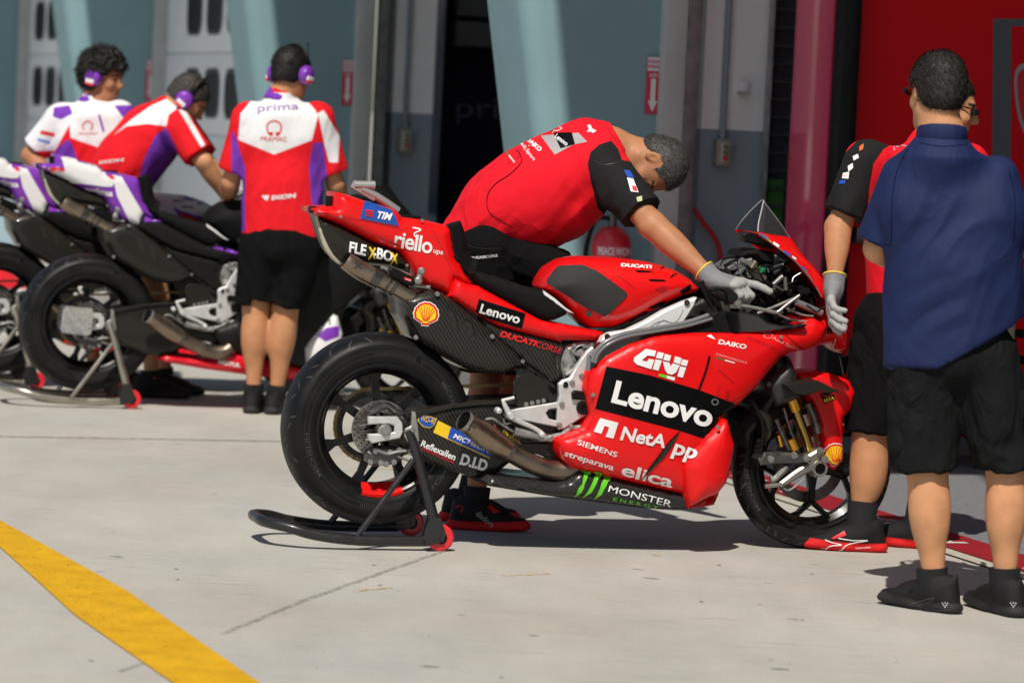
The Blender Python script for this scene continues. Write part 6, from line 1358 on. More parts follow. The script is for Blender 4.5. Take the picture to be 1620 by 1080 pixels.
def drape1(V, N):
    c = q(1515, 470, Y0); x = V[:, 0]-c[0]; z = V[:, 2]-c[2]; wz = .05*vnoise(V, (4.5, 4.5, 4.5))+.02*vnoise(V+3, (11, 11, 11)); g = np.clip(.5+1.1*vnoise(V+23, (6, 6, 6)), 0, 1.2)
    cr = lambda t, w_: (1-np.abs(((t*w_) % 2)-1)*2)*.5
    env = np.exp(-((z+.07)/.12)**2); v = z+1.1*(x-.06)**2-.34*x+wz; a = .015*env*g*cr(v, 17)
    e2 = np.exp(-((x+.13)/.10)**2-((z-.13)/.15)**2); a = a+.013*e2*g*cr(z-.9*x+wz, 19); e3 = np.exp(-((x-.17)/.10)**2-((z-.10)/.17)**2); a = a+.013*e3*g*cr(z+1.2*x+wz, 17)
    return V+N*a[:, None]
def seam1(V):
    p = pxmap(V, base); d1 = np.abs(polydist(p, [(1418, 240), (1424, 300), (1420, 395), (1424, 300)])); return .0018-d1/500
sh1 = cloth_obj('polo_shirt', fd, NAVY, P1, base, {'seam': seam1}, fold=.015, axis=(.35, .1, 1), sc=5.5, extra=drape1)
fd = Field(neck-.2, neck+.2, .0055); fd.cap(neck+[0, -.006, .0], neck+[0, .012, .05], .083, .072, .02); fd.half(neck+[0, 0, .022], (0, .15, 1)); fd.half(neck+[0, 0, -.03], (0, .25, -1)); cloth_obj('collar', fd, NAVY, sh1, base, {'seam': lambda V: np.full(len(V), -1.0)}, fold=.002)
bv1 = bvh_of(sh1); NSE = mat('navy_seam_crease', (.003, .006, .030), .8, spec=.1)  # dark lines draw the seams and paint in sleeve crease shade
for P_, w_ in (([(1436, 236), (1418, 275), (1411, 330), (1410, 388)], 1.3), ([(1372, 380), (1392, 386), (1411, 388)], .8), ([(1596, 270), (1606, 320), (1603, 385)], 1.3), ([(1455, 226), (1490, 232), (1530, 228)], .9)): line(P_, w_, NSE, FR1, bv1, sh1, name='seam_line')
shp = shorts(P1, base, (hpA, hpB), (knA, knB), q(1512, 505, Y0), .985, (0, 1, 0), FAB_DK, r=.118, rk=.100, pelv=.138, fold=.018)
for px_, py_, w_, hh in ((1421, 668, .05, .14), (1602, 668, .045, .14)):   # cargo pockets
    c = q(px_, py_, Y0-.01); fd = Field(c-.2, c+.2, .007); fd.cap(c+[0, 0, hh*.42], c-[0, 0, hh*.42], .052, .056, .02, ((1, .25, 0), .5)); fd.cap(c+[0, -.01, hh*.50], c+[0, -.01, hh*.22], .055, .057, .006, ((1, .25, 0), .58)); cloth_obj('cargo_pocket', fd, FAB_DK, shp, base, fold=.006)
sd, (c_, d_, s_) = shoe(P1, anA+v3(base), (-.62, .62, 0), SHOE_BK, base) if False else shoe(P1, anA-np.array([0, 0, 0]), (-.72, .55, 0), SHOE_BK, base)
sB_, _ = shoe(P1, anB, (-.45, .85, 0), SHOE_BK, base)
SGR = flat('shoe_grey_trim', (.06, .06, .062), .5)
for o_, ox, oy in ((sd, 0, 0), (sB_, 108, 0)):
    bk_ = bvh_of(o_)
    zz_ = lambda *L: [(1390+a/7.043+ox, 880+b/7.043+oy) for a, b in L]
    for dx, dy in ((712, 515), (742, 512), (768, 518), (725, 538), (755, 540), (740, 560)): mark(zz_((dx-5, dy-6), (dx+5, dy-6), (dx+5, dy+6), (dx-5, dy+6)), WHT, FR1, bk_, o_, name='reflector_dot', step=3)
    if not ox:
        line(zz_((340, 540), (430, 510), (610, 455), (560, 505), (440, 545), (500, 600)), 1.3, SGR, FR1, bk_, o_); line(zz_((240, 625), (430, 620), (520, 605), (800, 590)), 1.0, SGR, FR1, bk_, o_)
        b = MB(); b.tube([Vector(v3(W(*p_, base.y))-v3(base)) for p_ in zz_((470, 300), (400, 340), (360, 390), (380, 400), (430, 350))], .0035, 6); b.build('shoelace', BLK, o_)
b = MB(); c = q(1599, 500, Y0-.02); b.box(c, (.03, .05, .15), bev=.008); b.tube([Vector(c+[0, 0, .07]), Vector(c+[-.003, 0, .15])], .006, 8, 1); b.build('belt_radio', DSTEEL, P1)
sock(P1, knA, anA-[0, 0, .05], SOCK, .105, .047); sock(P1, knB, anB-[0, 0, .05], SOCK, .105, .047)
# ================================================================== bending mechanic
fA = BK.M @ Vector((.33, .34, 0)); gA = G(765, 838); base = Vector((gA.x, gA.y, 0)); q = rel(base); Yb = base.y
P3 = person('mechanic in red shirt with black sleeves bending over the motorcycle to its handlebar', base); FR3 = Frame(base, 0)
Yt = Yb+.10
Hc = q(1034, 260, Yt-.02); hf = (-.30, -.22, -.93); hu = (.93, -.10, -.25)
neck = q(962, 232, Yt); shN = q(950, 262, Yt-.14); shF = q(960, 262, Yt+.24); elN = q(1032, 356, Yt-.30); wrN = q(1122, 437, Yt-.40); elF = q(1030, 358, Yt+.2); wrF = q(1121, 438, Yt+.0)
hpN = q(772, 392, Yt-.09); hpF = q(790, 392, Yt+.10); knN = q(770, 600, Yt-.06); anN = q(752, 800, Yb); knF = q(800, 600, Yt+.22); anF = q(738, 792, Yb+.24)
A = np.array([Hc, neck, shN, shF, elN, wrN, wrF, anN, anF, hpN, knF]); fd = Field(A.min(0)-[.16, .18, .12], A.max(0)+[.17, .18, .17], .0055)
head(fd, Hc, hf, hu, neck=neck); fd.cap(neck, q(900, 270, Yt), .07, .11, .05); fd.cap(shN, shF, .05, .05, .05); fd.cap(q(900, 270, Yt), q(780, 370, Yt), .11, .11, .05)
limb_arm(fd, shN, elN, wrN, 1.12); limb_arm(fd, shF, elF, wrF, .9); limb_leg(fd, hpN, knN, anN, (-1, 0, 0), 1.0); limb_leg(fd, hpF, knF, anF, (-1, 0, 0), 1.0); fd.cap(anN, anN-[0, 0, .05], .036, .036); fd.cap(anF, anF-[0, 0, .05], .036, .036)
skin_obj(fd, SKIN3, P3, Hc, hf, hu)
V, Fc = hair_mesh(Hc, hf, hu, h=.0045, thick=.003, nape=-.085, rough=.0012, rsc=120, hl=[(-.2, -.088), (-.055, -.085), (-.035, -.03), (-.022, .0), (.0, .040), (.018, .030), (.030, .004), (.040, .020), (.052, .058), (.075, .074), (.11, .10)]); V, Fc = strands(V, Fc, Hc, hf, hu, 6500, .013, .0008, lift=.6, back=.2, down=.3); mesh_obj('hair', V, Fc, hair_mat('hair_greying', (.035, .030, .026), .10), P3, 180)
fd = Field(A.min(0)-[.2, .2, -.5], A.max(0)+[.1, .2, .2], .0065); La = np.array([0, 1.0, 0])
def tq(px, py, r, dy=0.0): return q(px, py, Yt+dy), r
# the back as a chain of cross-sections, wide across (y)
ch = [(745, 378, .118), (790, 340, .150), (840, 308, .168), (890, 282, .165), (935, 262, .135)]
for (x0, y0, r0), (x1, y1, r1) in zip(ch, ch[1:]): fd.cap(q(x0, y0, Yt), q(x1, y1, Yt), r0, r1, .06, (La, 1.16))
fd.cap(q(850, 345, Yt), q(900, 320, Yt), .125, .12, .08, (La, 1.25)); fd.cap(q(918, 235, Yt-.06), q(930, 240, Yt+.14), .10, .10, .06); fd.cap(q(940, 240, Yt-.10), q(945, 240, Yt+.2), .085, .085, .05)
fd.cap(q(935, 235, Yt), neck+[-.01, 0, .005], .10, .078, .05)
sleeve(fd, shN, elN, .092, .080, .80, .05, (0, 0, -.1)); sleeve(fd, shF, elF, .08, .062, .72, .05)
wp = q(722, 362, Yt); fd.half(q(742, 388, Yt), nrm((-.50, 0, -.86)), lo=wp-[.4, .5, .5], hi=wp+[.45, .5, .3])
fd.half(neck+[.012, 0, .012], nrm((.9, 0, .22)), lo=neck-[.02, .12, .07], hi=neck+[.2, .12, .15])
REDC = (.72, .004, .016)
slv = zE((722, 260), (735, 205), (775, 170), (830, 152), (862, 190), (880, 240), (1300, 330), (1300, 700), (860, 560), (800, 495), (765, 455), (735, 330))
SH3 = attr_mat('red_team_shirt', REDC, [('blk', (.008, .008, .009))], rough=.85, bump=.15, bs=900, sheen=0, var=.05, vs=4, soft=.0012, wrinkle=.55, wsc=4.5, wrot=(0, -.5, 0))
def drape3(V, N):
    p = pxmap(V, base); wz = .05*vnoise(V, (4.5, 4.5, 4.5))+.022*vnoise(V+3, (11, 11, 11)); g = np.clip(.5+1.1*vnoise(V+23, (6, 6, 6)), 0, 1.2); cr = lambda t, w_: (1-np.abs(((t*w_) % 2)-1)*2)*.5; a = 0
    for cx, cy, sx, sz, dx, dz, w_, am in ((820, 378, .17, .09, -.55, 1, 16, .020), (925, 335, .10, .12, .9, .6, 15, .020), (735, 320, .10, .13, .8, .7, 13, .016), (870, 300, .20, .12, .35, 1, 8, .013)):
        x = (p[:, 0]-cx)/440; z = -(p[:, 1]-cy)/440; a = a+am*np.exp(-(x/sx)**2-(z/sz)**2)*g*cr(dx*x+dz*z+wz, w_)
    return V+N*a[:, None]
sh3 = cloth_obj('team_shirt', fd, SH3, P3, base, {'blk': lambda V: in_px(V, base, slv)}, fold=.011, axis=(.6, .1, 1), sc=5.5, extra=drape3)
bv3 = bvh_of(sh3)
fd = Field(neck-.16, neck+.16, .0055); ca = nrm(neck-q(905, 250, Yt)); fd.cap(neck-ca*.035+[0, 0, .004], neck+ca*.065+[0, 0, .0], .093, .080, .02); fd.half(neck+ca*.050+np.array([0,0,0]), nrm(ca+np.array([0, 0, .25]))); fd.half(neck-ca*.045, -ca); cloth_obj('collar', fd, SH3, sh3, base, {'blk': lambda V: np.full(len(V), -1.0)}, fold=.002)
GRYP = flat('patch_grey', (.36, .34, .35), .6)
L3 = lambda t, qd, m_, **k: letter(t, qd, m_, FR3, bv3, sh3, **k)
M3_ = lambda P, m_, **k: mark(P, m_, FR3, bv3, sh3, **k)
LN3 = lambda P, w_, m_, **k: line(P, w_, m_, FR3, bv3, sh3, **k)
M3_(zE((508, 130), (680, 117), (720, 158), (655, 172), (572, 217)), GRYP, step=4); M3_(zE((567, 118), (650, 115), (665, 168), (598, 188)), BLKV, step=4, off=.003)
L3('Lenovo', q4(*zE((572, 140))[0], *zE((625, 180))[0], 7.5), WHT, bold=.02, off=.0045)
M3_(zE((720, 82), (735, 80), (742, 97), (762, 108), (748, 118), (735, 112), (718, 113), (728, 100)), WHT, step=3)
L3('DAIKO', q4(*zE((440, 152))[0], *zE((502, 205))[0], 7.5), WHT, bold=.04); M3_(zE((440, 130), (462, 128), (458, 146)), WHT, step=3)
L3('Audi Sport', q4(*zE((398, 155))[0], *zE((470, 250))[0], 7.5), WHT, bold=.01)
L3('BOX', q4(*zE((555, 128))[0], *zE((605, 148))[0], 2.6), flat('patch_dark', (.08, .08, .08))) if False else None
LN3(zE((545, 100), (575, 88), (605, 96), (580, 108), (545, 100)), 1.0, WHT); M3_(zE((528, 96), (560, 92), (578, 104), (545, 108)), flat('patch_dark', (.05, .05, .05)), step=3)
LN3(zE((348, 202), (388, 252)), 2.6, flat('dull_white', (.60, .55, .50))); LN3(zE((348, 202), (362, 220)), 2.8, MATS['olive_stripe'], off=.0025)
LN3(zE((300, 222), (370, 178), (422, 238), (375, 300), (300, 352), (265, 405), (268, 470), (310, 510), (375, 545)), 1.1, BLKV, name='seam_piping', off=.0025); LN3(zE((460, 598), (500, 570), (640, 510), (770, 470)), .7, REDD, name='seam_line')
LN3(zE((740, 240), (800, 262), (870, 250)), .6, flat('seam_grey', (.03, .03, .03)), name='seam_line'); LN3(zE((868, 530), (920, 470), (1010, 478)), .8, MATS['seam_grey'], name='seam_line')
M3_(zE((888, 288), (915, 290), (935, 325), (905, 320)), BLUE, step=3, off=.003); M3_(zE((902, 322), (930, 328), (948, 372), (955, 390), (920, 385)), WHT, step=3, off=.003); M3_(zE((925, 360), (942, 362), (950, 385), (928, 380)), REDV, step=3, off=.0045); M3_(zE((945, 412), (970, 405), (972, 428), (950, 432)), flat('badge_mix', (.45, .55, .30)), step=3, off=.003)
st3 = shorts(P3, base, (hpN, hpF), (knN, knF), q(738, 362, Yt), .93, (1, 0, -.2), FAB_BLK, r=.122, rk=.10, pelv=.155, fold=.011, waist_n=(-.5, 0, .86), h=.007)
fd = Field(q(800, 390, Yt)-.4, q(800, 390, Yt)+.4, .008); fd.cap(q(800, 400, Yt-.08), q(880, 430, Yt-.10), .105, .08, .03); fd.cap(q(790, 395, Yt+.05), q(875, 425, Yt+.08), .11, .08, .03); cloth_obj('shorts_front', fd, FAB_BLK, st3, base, fold=.010, axis=(1, 0, -.3))
bvs = bvh_of([st3]+list(st3.children)); letter('DUCATI', q4(*zE((188, 694))[0], *zE((255, 690))[0], 4.2, .1), WHT, FR3, bvs, st3, bold=.05); letter('CORSE', q4(*zE((257, 689))[0], *zE((311, 683))[0], 4.2), WHT, FR3, bvs, st3)
mark(zE((532, 718), (565, 700), (580, 692), (575, 708), (592, 712), (580, 722), (560, 716)), WHT, FR3, bvs, st3, step=3)
line(zE((130, 590), (200, 640), (330, 645)), .7, flat('seam_soft', (.03, .03, .03)), FR3, bvs, st3)
SHOE_BR2 = SHOE_BR
s1, fr_ = shoe(P3, anN-[0.0, 0, 0], (1, -.05, 0), SHOE_BR, base, L=.285); shoe(P3, anF, (1, .1, 0), SHOE_BR, base); sock(P3, knN, anN-[0, 0, .035], SOCK, .105, .046); sock(P3, knF, anF, SOCK, .09, .044)
bvk = bvh_of(s1)
letter('diadora', q4(*zB((1085, 892))[0], *zB((1160, 950))[0], 9), flat('shoe_print', (.45, .45, .45)), FR3, bvk, s1)
b = MB(); b.tube([Vector(v3(W(*zB(p_)[0], base.y-.05))-v3(base)) for p_ in ((1148, 850), (1165, 840), (1200, 852), (1222, 868), (1215, 882), (1190, 868), (1165, 850))], .003, 6); b.build('shoelace', BLK, s1)
mark(zB((1140, 855), (1160, 848), (1200, 880), (1165, 885)), REDV, FR3, bvk, s1, step=3); line(zB((998, 860), (1015, 850), (1030, 862), (1020, 882)), 1.6, REDV, FR3, bvk, s1)
# grey work glove, index finger reaching forward, the rest closed on the grip
GLV = attr_mat('work_glove', (.22, .22, .235), [('pale', (.36, .36, .35))], rough=.85, bump=.3, bs=420, var=.12, vs=30, soft=.004)
GLY = mat('glove_cuff_yellow', (.75, .55, .10), .8)
def glove(parent, base, wr, d, pn, side, cuffdir, **k):
    fd = Field(wr-.24, wr+.24, .0042); hand(fd, wr, d, pn, side=side, g=.0018, **k); fd.cap(wr-np.array(cuffdir)*.05, wr, .040, .037, .02); fd.half(wr-np.array(cuffdir)*.055, -np.array(cuffdir))
    V, Fc = fd.mesh(1); N = vnormals(V, Fc); V = folds(V, N, .0022, d, 26); o = mesh_obj('glove', V, Fc, GLV, parent, 180, attrs={'pale': (V-wr)@nrm(d)-.075})
    b = MB(); e = wr-np.array(cuffdir)*.054; x, y = perp(Vector(cuffdir)); b.tube([Vector(e)+(x*math.cos(t*math.pi/8)+y*math.sin(t*math.pi/8))*.0405 for t in range(16)], .0042, 8, 1, closed=True); b.build('cuff', GLY, o); return o
wr3 = q(1131, 444, Yt-.405); 
glove(P3, base, wr3, nrm(q(1190, 452, Yt-.46)-wr3), (-.25, .30, -.92), 1, nrm(wrN-elN), curl=(.16, 1.15, 1.25, 1.3), spread=.10, size=1.18, thumb=(.9, .6), thick=1.22)
# ================================================================== red shirt man holding the nose, half hidden
gA = G(1362, 872); base = Vector((gA.x+.09, gA.y+.05, 0)); q = rel(base); Yr = base.y
P2 = person('man in red shirt with gloved hand on the motorcycle nose, half hidden by navy shirt', base); FR2 = Frame(base, 0)
Hc = q(1500, 168, Yr+.05); hf = (.95, -.12, -.20); hu = (.12, 0, 1)
neck = q(1470, 232, Yr+.05); shN = q(1368, 256, Yr-.02); shF = q(1530, 262, Yr+.08); elN = q(1326, 360, Yr-.05); wrN = q(1321, 440, Yr-.12); hpN = q(1398, 510, Yr); hpF = q(1470, 510, Yr+.08); knN = q(1376, 690, Yr-.01); knF = q(1480, 690, Yr+.12); anN = q(1362, 815, Yr-.04); anF = q(1450, 815, Yr+.14)
anN[2] = .095; anF[2] = .095
A = np.array([Hc, neck, shN, shF, elN, wrN, anN, anF]); fd = Field(A.min(0)-[.18, .2, .12], A.max(0)+[.2, .2, .2], .006)
head(fd, Hc, hf, hu, neck=neck); fd.cap(neck, neck-[0, 0, .35], .06, .11, .05); fd.cap(shN, shF, .05, .05, .05); fd.cap(neck-[0, 0, .3], (hpN+hpF)/2, .11, .11, .05); limb_arm(fd, shN, elN, wrN, 1.05); limb_arm(fd, shF, q(1560, 400, Yr+.1), q(1540, 430, Yr-.1), 1.0)
limb_leg(fd, hpN, knN, anN, (1, .1, 0), 1.08); limb_leg(fd, hpF, knF, anF, (1, 0, 0), 1.05); fd.cap(anN, anN-[0, 0, .05], .036, .036); fd.cap(anF, anF-[0, 0, .05], .036, .036)
skin_obj(fd, SKIN, P2, Hc, hf, hu)
V, Fc = hair_mesh(Hc, hf, hu, thick=.006, nape=-.05, rough=.002); V, Fc = strands(V, Fc, Hc, hf, hu, 4000, .015); mesh_obj('hair', V, Fc, hair_mat('hair_black', (.012, .010, .009), .008), P2, 180)
b = MB(); ff = nrm(hf); ll = np.cross(hu, ff)
for s_ in (-1, 1): b.tube([Vector(Hc+ff*-.01+ll*.080*s_+np.array([0, 0, .012])), Vector(Hc+ff*.085+ll*.062*s_+np.array([0, 0, .01]))], .003, 6, 1); b.tube([Vector(Hc+ff*.098+ll*.030*s_+np.array([0, 0, .012])), Vector(Hc+ff*.098+ll*.031*s_+np.array([0, 0, -.01]))], .016, 10, 1)
b.build('sunglasses', BLK, P2)
fd = Field(A.min(0)-[.2, .2, -.25], A.max(0)+[.2, .2, .1], .0075); fdir = np.array([.1, 1.0, 0])
che = q(1450, 320, Yr+.04); fd.cap(che+[-.08, 0, 0], che+[.12, 0, 0], .13, .13, .08, (fdir, .85)); fd.cap(che+[-.06, 0, -.06], q(1425, 480, Yr+.03), .13, .125, .08, (fdir, .9)); fd.cap(che+[.10, 0, -.06], q(1480, 480, Yr+.03), .13, .125, .08, (fdir, .9)); fd.cap(shN+[.02, 0, 0], shF, .064, .064, .06); fd.cap(neck+[0, 0, .01], neck-[0, 0, .07], .075, .12, .06)
for s_, e_ in ((shN, elN), (shF, q(1560, 400, Yr+.1))): sleeve(fd, s_, e_, .078, .077, .80)
fd.half(q(1420, 462, Yr), (0.25, 0, -1), lo=q(1420, 462, Yr)-[.4, .4, .3], hi=q(1420, 462, Yr)+[.5, .4, .1])
slv2 = zF((40, 500), (100, 640), (262, 640), (270, 520), (285, 430), (320, 380), (420, 320), (420, 290), (330, 320), (250, 330), (180, 400))
sh2 = cloth_obj('team_shirt', fd, SH3, P2, base, {'blk': lambda V: in_px(V, base, slv2)}, fold=.009, axis=(.1, 0, 1), sc=7); bv2 = bvh_of(sh2)
fd = Field(neck-.16, neck+.16, .0065); fd.cap(neck+[0, 0, -.01], neck+[.01, 0, .05], .080, .070, .02); fd.half(neck+[0, 0, .04], (-.1, 0, 1)); fd.half(neck+[0, 0, -.03], (0, 0, -1)); cloth_obj('collar', fd, SH3, sh2, base, {'blk': lambda V: np.full(len(V), -1.0)}, fold=.002)
for P, m_ in ((((237, 372), (252, 362), (250, 380), (238, 388)), flat('badge_orange', (.7, .12, .02))), (((215, 405), (232, 397), (236, 410), (218, 420)), WHT), (((198, 438), (215, 428), (216, 445), (200, 458)), WHT), (((182, 462), (203, 458), (200, 482), (178, 480)), WHT), (((170, 488), (190, 486), (188, 498), (168, 500)), BLUE), (((184, 468), (198, 465), (196, 476), (184, 476)), REDV)): mark(zF(*P), m_, FR2, bv2, sh2, step=3, off=.003)
line(zF((357, 385), (357, 370), (395, 370), (395, 385)), 1.6, GRYP, FR2, bv2, sh2)
st2 = shorts(P2, base, (hpN, hpF), (knN, knF), q(1430, 455, Yr+.03), .97, (-1, 0, 0), FAB_BLK, r=.110, rk=.092, pelv=.145, fold=.011)
c = q(1372, 585, Yr-.05); fd = Field(c-.2, c+.2, .007); fd.cap(c+[0, 0, .06], c-[0, 0, .07], .07, .07, .02, ((.2, 1, 0), .5)); fd.cap(c+[0, 0, .085], c+[0, 0, .055], .072, .072, .006, ((.2, 1, 0), .58)); cloth_obj('cargo_pocket', fd, FAB_BLK, st2, base, fold=.006)
s2, _ = shoe(P2, anN, (-1, -.05, 0), SHOE_BR, base, L=.29); shoe(P2, anF, (-.9, .25, 0), SHOE_BR, base); sock(P2, knN, anN-[0, 0, .03], SOCK, .115, .052); sock(P2, knF, anF, SOCK, .09, .046)
bvk = bvh_of(s2)
for P in (((1190, 0),),): pass
line(zG((105, 765), (135, 742), (175, 738), (140, 728), (120, 720)), 1.6, WHT, FR2, bvk, s2, off=.003); line(zG((165, 765), (200, 735), (265, 722), (215, 722), (165, 715)), 1.6, WHT, FR2, bvk, s2, off=.003)
letter('DUCATI CORSE', q4(*zG((224, 751))[0], *zG((274, 748))[0], 2.2), WHT, FR2, bvk, s2, bold=.02); mark(zG((140, 715), (185, 690), (192, 705), (150, 718)), REDV, FR2, bvk, s2, step=3, off=.004)
b = MB(); b.tube([Vector(v3(W(*zG(p_)[0], base.y-.02))-v3(base)) for p_ in ((292, 706), (300, 690), (308, 678), (304, 690))], .004, 6); b.build('heel_loop', REDV, s2)
wr2 = q(1319, 458, Yr-.16); glove(P2, base, wr2, nrm(q(1312, 500, Yr-.26)-wr2), (.55, -.35, -.25), -1, nrm(wrN-elN), curl=(.30, .38, .45, .55), spread=.03, size=1.14, thumb=(.35, .5), thick=1.2)
# ================================================================== the purple and white motorcycles further back
PURP = mat('purple_paint', (.20, .035, .42), .35, 0, .4); WPAINT = mat('white_paint', (.78, .78, .78), .35, 0, .3); KMATTE = mat('black_bodywork', (.006, .006, .006), .5, 0, .05, spec=.3); STSS = mat('stainless_stand', (.42, .39, .33), .3, .9, var=.15, vs=15)
RED2 = mat('bright_red_paint', (.70, .006, .02), .4, 0, .2)
SWAP = {'tail_unit': PURP, 'side_panel': KMATTE, 'side_fairing': KMATTE, 'lower_wing_panel': WPAINT, 'wheel_side_fairing': WPAINT, 'tank_cover': MATTE, 'nose_cowl': KMATTE, 'nose_fairing': WPAINT, 'front_fender': WPAINT, 'belly_pan': RED2, 'carbon_side_panel': KMATTE, 'seat_pad': MATTE}
SKIP = {'lettering', 'decal', 'sponsor_panel', 'shell_emblem', 'emblem_rib', 'logo', 'claw_mark', 'tone_mark', 'trim_line', 'caliper_badge', 'panel_gap', 'grip_pad', 'label_plate', 'air_duct_mark', 'red_tape', 'sidewall_lettering', 'onboard_camera', 'edge_trim', 'windscreen', 'screen_clip'}
def base_name(o): return o.name.split('.')[0]
def retint(c, m_):
    for sl_ in c.material_slots: sl_.link = 'OBJECT'; sl_.material = m_
def clone(o, parent, M=None):
    if base_name(o) in SKIP: return
    c = o.copy(); C.objects.link(c); c.parent = parent
    if M is not None: c.matrix_basis = M @ c.matrix_basis
    if base_name(o) in ('side_fairing', 'lower_wing_panel', 'air_duct', 'belly_pan'): c.scale.y = .78
    if base_name(o) in SWAP: retint(c, SWAP[base_name(o)])
    for ch in list(o.children): clone(ch, c)
    return c
def team_bike(px, py, label, first):
    O = G(px, py-2); fr = Frame(O, BK.th+math.radians(1)); r = empty('racing_motorcycle', fr.M, label=label, cat='motorcycle', group='purple and white motorcycles')
    for ch in list(bike.children): clone(ch, r)
    kids = {}
    for ch in r.children: kids.setdefault(base_name(ch), ch)
    for n_ in ('breather_tube',): pass
    # paint scheme drawn on the first one's photograph position, shifted for the next
    sc_ = fr.I3 and (G(133, 641).y/O.y)
    def T(L): return [(px+(a-133)*sc_, py+(b-641)*sc_) for a, b in L]
    tl = kids['tail_unit']; bv = bvh_of(tl)
    for P, m_ in ((((395, 235), (550, 240), (525, 145), (580, 150), (830, 205), (880, 240), (910, 310), (960, 330), (1000, 320), (960, 400), (900, 400), (700, 372), (560, 365), (500, 330)), WPAINT), (((960, 300), (1040, 315), (1240, 655), (1200, 780), (1110, 700), (1000, 480)), WPAINT), (((395, 235), (550, 240), (555, 265), (430, 272)), RED2), (((920, 300), (975, 310), (980, 338), (940, 332)), RED2)):
        mark(T(zS(*P)), m_, fr, bv, tl, name='paint_patch', off=.003 if m_ is WPAINT else .004, step=3)
    letter('prima', T(zS((726, 466), (960, 500), (972, 436), (732, 392))), WPAINT, fr, bv, tl, bold=.03, off=.004)
    sp = kids['side_panel']; bvs_ = bvh_of(sp)
    mark(T(zS((1240, 640), (1385, 700), (1330, 700), (1240, 700))), PURP, fr, bvs_, sp, name='paint_patch', step=3, off=.003)
    mark(T(zT((820, 1015), (970, 940), (1180, 1070), (1100, 1085))), PURP, fr, bvs_, sp, name='paint_patch', step=3, off=.003)
    if first:
        bl = kids['belly_pan']; bvb = bvh_of(bl); letter('MOTUL', q4(*zN((1045, 830))[0], *zN((1150, 848))[0], 6.5), WPAINT, fr, bvb, bl, bold=.05)
        w_ = kids['lower_wing_panel']; mark(zN((1520, 700), (1560, 660), (1625, 650), (1622, 700), (1560, 725)), PURP, fr, bvh_of(w_), w_, name='paint_patch', step=3)
        b = MB(); c = fr.loc(120, 506, -.17); b.box(c, (.15, .09, .13), Matrix.Rotation(.1, 3, 'Y'), bev=.012); rs = random.Random(2)
        for v in b.V: v += Vector((rs.uniform(-.006, .006), rs.uniform(-.006, .006), rs.uniform(-.006, .006)))
        b.build('foil_wrap', mat('foil', (.70, .70, .69), .28, .9, var=.1, vs=30, bump=1.0, bs=45), r, 20)
    st = empty('rear_stand', fr.M, label='stainless rear stand with red castors under the '+('nearer' if first else 'farther')+' purple motorcycle', cat='motorcycle stand', group='stainless rear stands')
    for ch in list(stand.children):
        c = clone(ch, st)
        if base_name(ch) in ('base_bar', 'upright', 'brace'): retint(c, STSS)
    return r, fr, kids
tb1, FRb, k1 = team_bike(133, 641, 'purple and white motorcycle with foil at its rear axle, standing left of the white-yoke man', True)
tb2, FRc, k2 = team_bike(-14, 612, 'purple and white motorcycle cut off by the left edge, behind the foil-wrapped one', False)
# white and purple tank hood of the farther motorcycle
tk = k2['tank_cover']; retint(tk, WPAINT); bvt2 = bvh_of(tk)
mark(zT((330, 510), (420, 560), (720, 650), (720, 690), (600, 690), (400, 640)), PURP, FRc, bvt2, tk, name='paint_patch', step=3); mark(zT((420, 590), (700, 670), (650, 715), (440, 650)), RED2, FRc, bvt2, tk, name='paint_patch', step=3, off=.003); mark(zT((380, 400), (440, 370), (700, 420), (960, 440), (850, 540), (700, 470), (560, 445), (470, 430)), PURP, FRc, bvt2, tk, name='paint_patch', step=3)
# ================================================================== three crew members in white, red and purple
PW = (.76, .75, .77); PR = (.74, .006, .014); PP = (.17, .035, .40)
def crew_mat(name): return attr_mat(name, PR, [('wht', PW), ('pur', PP)], rough=.85, bump=.12, bs=600, var=.04, vs=4, soft=.002, wrinkle=.5, wsc=4.5)
def multi(polys, base):
    def f_(V):
        r = np.full(len(V), -1.0)
        for P in polys: r = np.maximum(r, in_px(V, base, P))
        return r
    return f_
def headset(parent, Hc, f, u, ant=1):
    f = nrm(f); u = nrm(np.array(u)-f*(np.array(u)@f)); l = np.cross(u, f); P = lambda x, y, z: Vector(Hc+f*x+l*y+u*z)
    b = MB(); b.tube([P(-.005, .094*math.cos(t), .02+.125*math.sin(t)) for t in [math.pi*k/12 for k in range(13)]], .006, 8, 2); hs = b.build('headset', BLK, parent)
    for s_ in (1, -1):
        b = MB(); b.lathe([(0, .050), (.024, .049), (.040, .040), (.047, .024), (.047, .006), (.038, 0), (0, 0)], P(-.008, s_*.074, -.004), Vector(l)*s_, 24); cup = b.build('ear_cup', PURP, hs)
        b = MB(); p = P(-.010, s_*.120, -.022); b.box(p, (.05, .012, .022), Matrix((Vector(f), Vector(l), Vector(u))).transposed(), bev=.004); b.build('white_badge', WPAINT, cup); b = MB(); b.box(P(-.010, s_*.1205, -.038), (.048, .012, .012), Matrix((Vector(f), Vector(l), Vector(u))).transposed(), bev=.003); b.build('red_badge', RED2, cup)
    b = MB(); b.tube([P(-.01, ant*-.098, .03), P(-.035, ant*-.10, .14)], .0028, 6, 1); b.cyl(P(-.035, ant*-.10, .14), P(-.036, ant*-.10, .15), .005, n=8); b.build('antenna', BLK, hs)
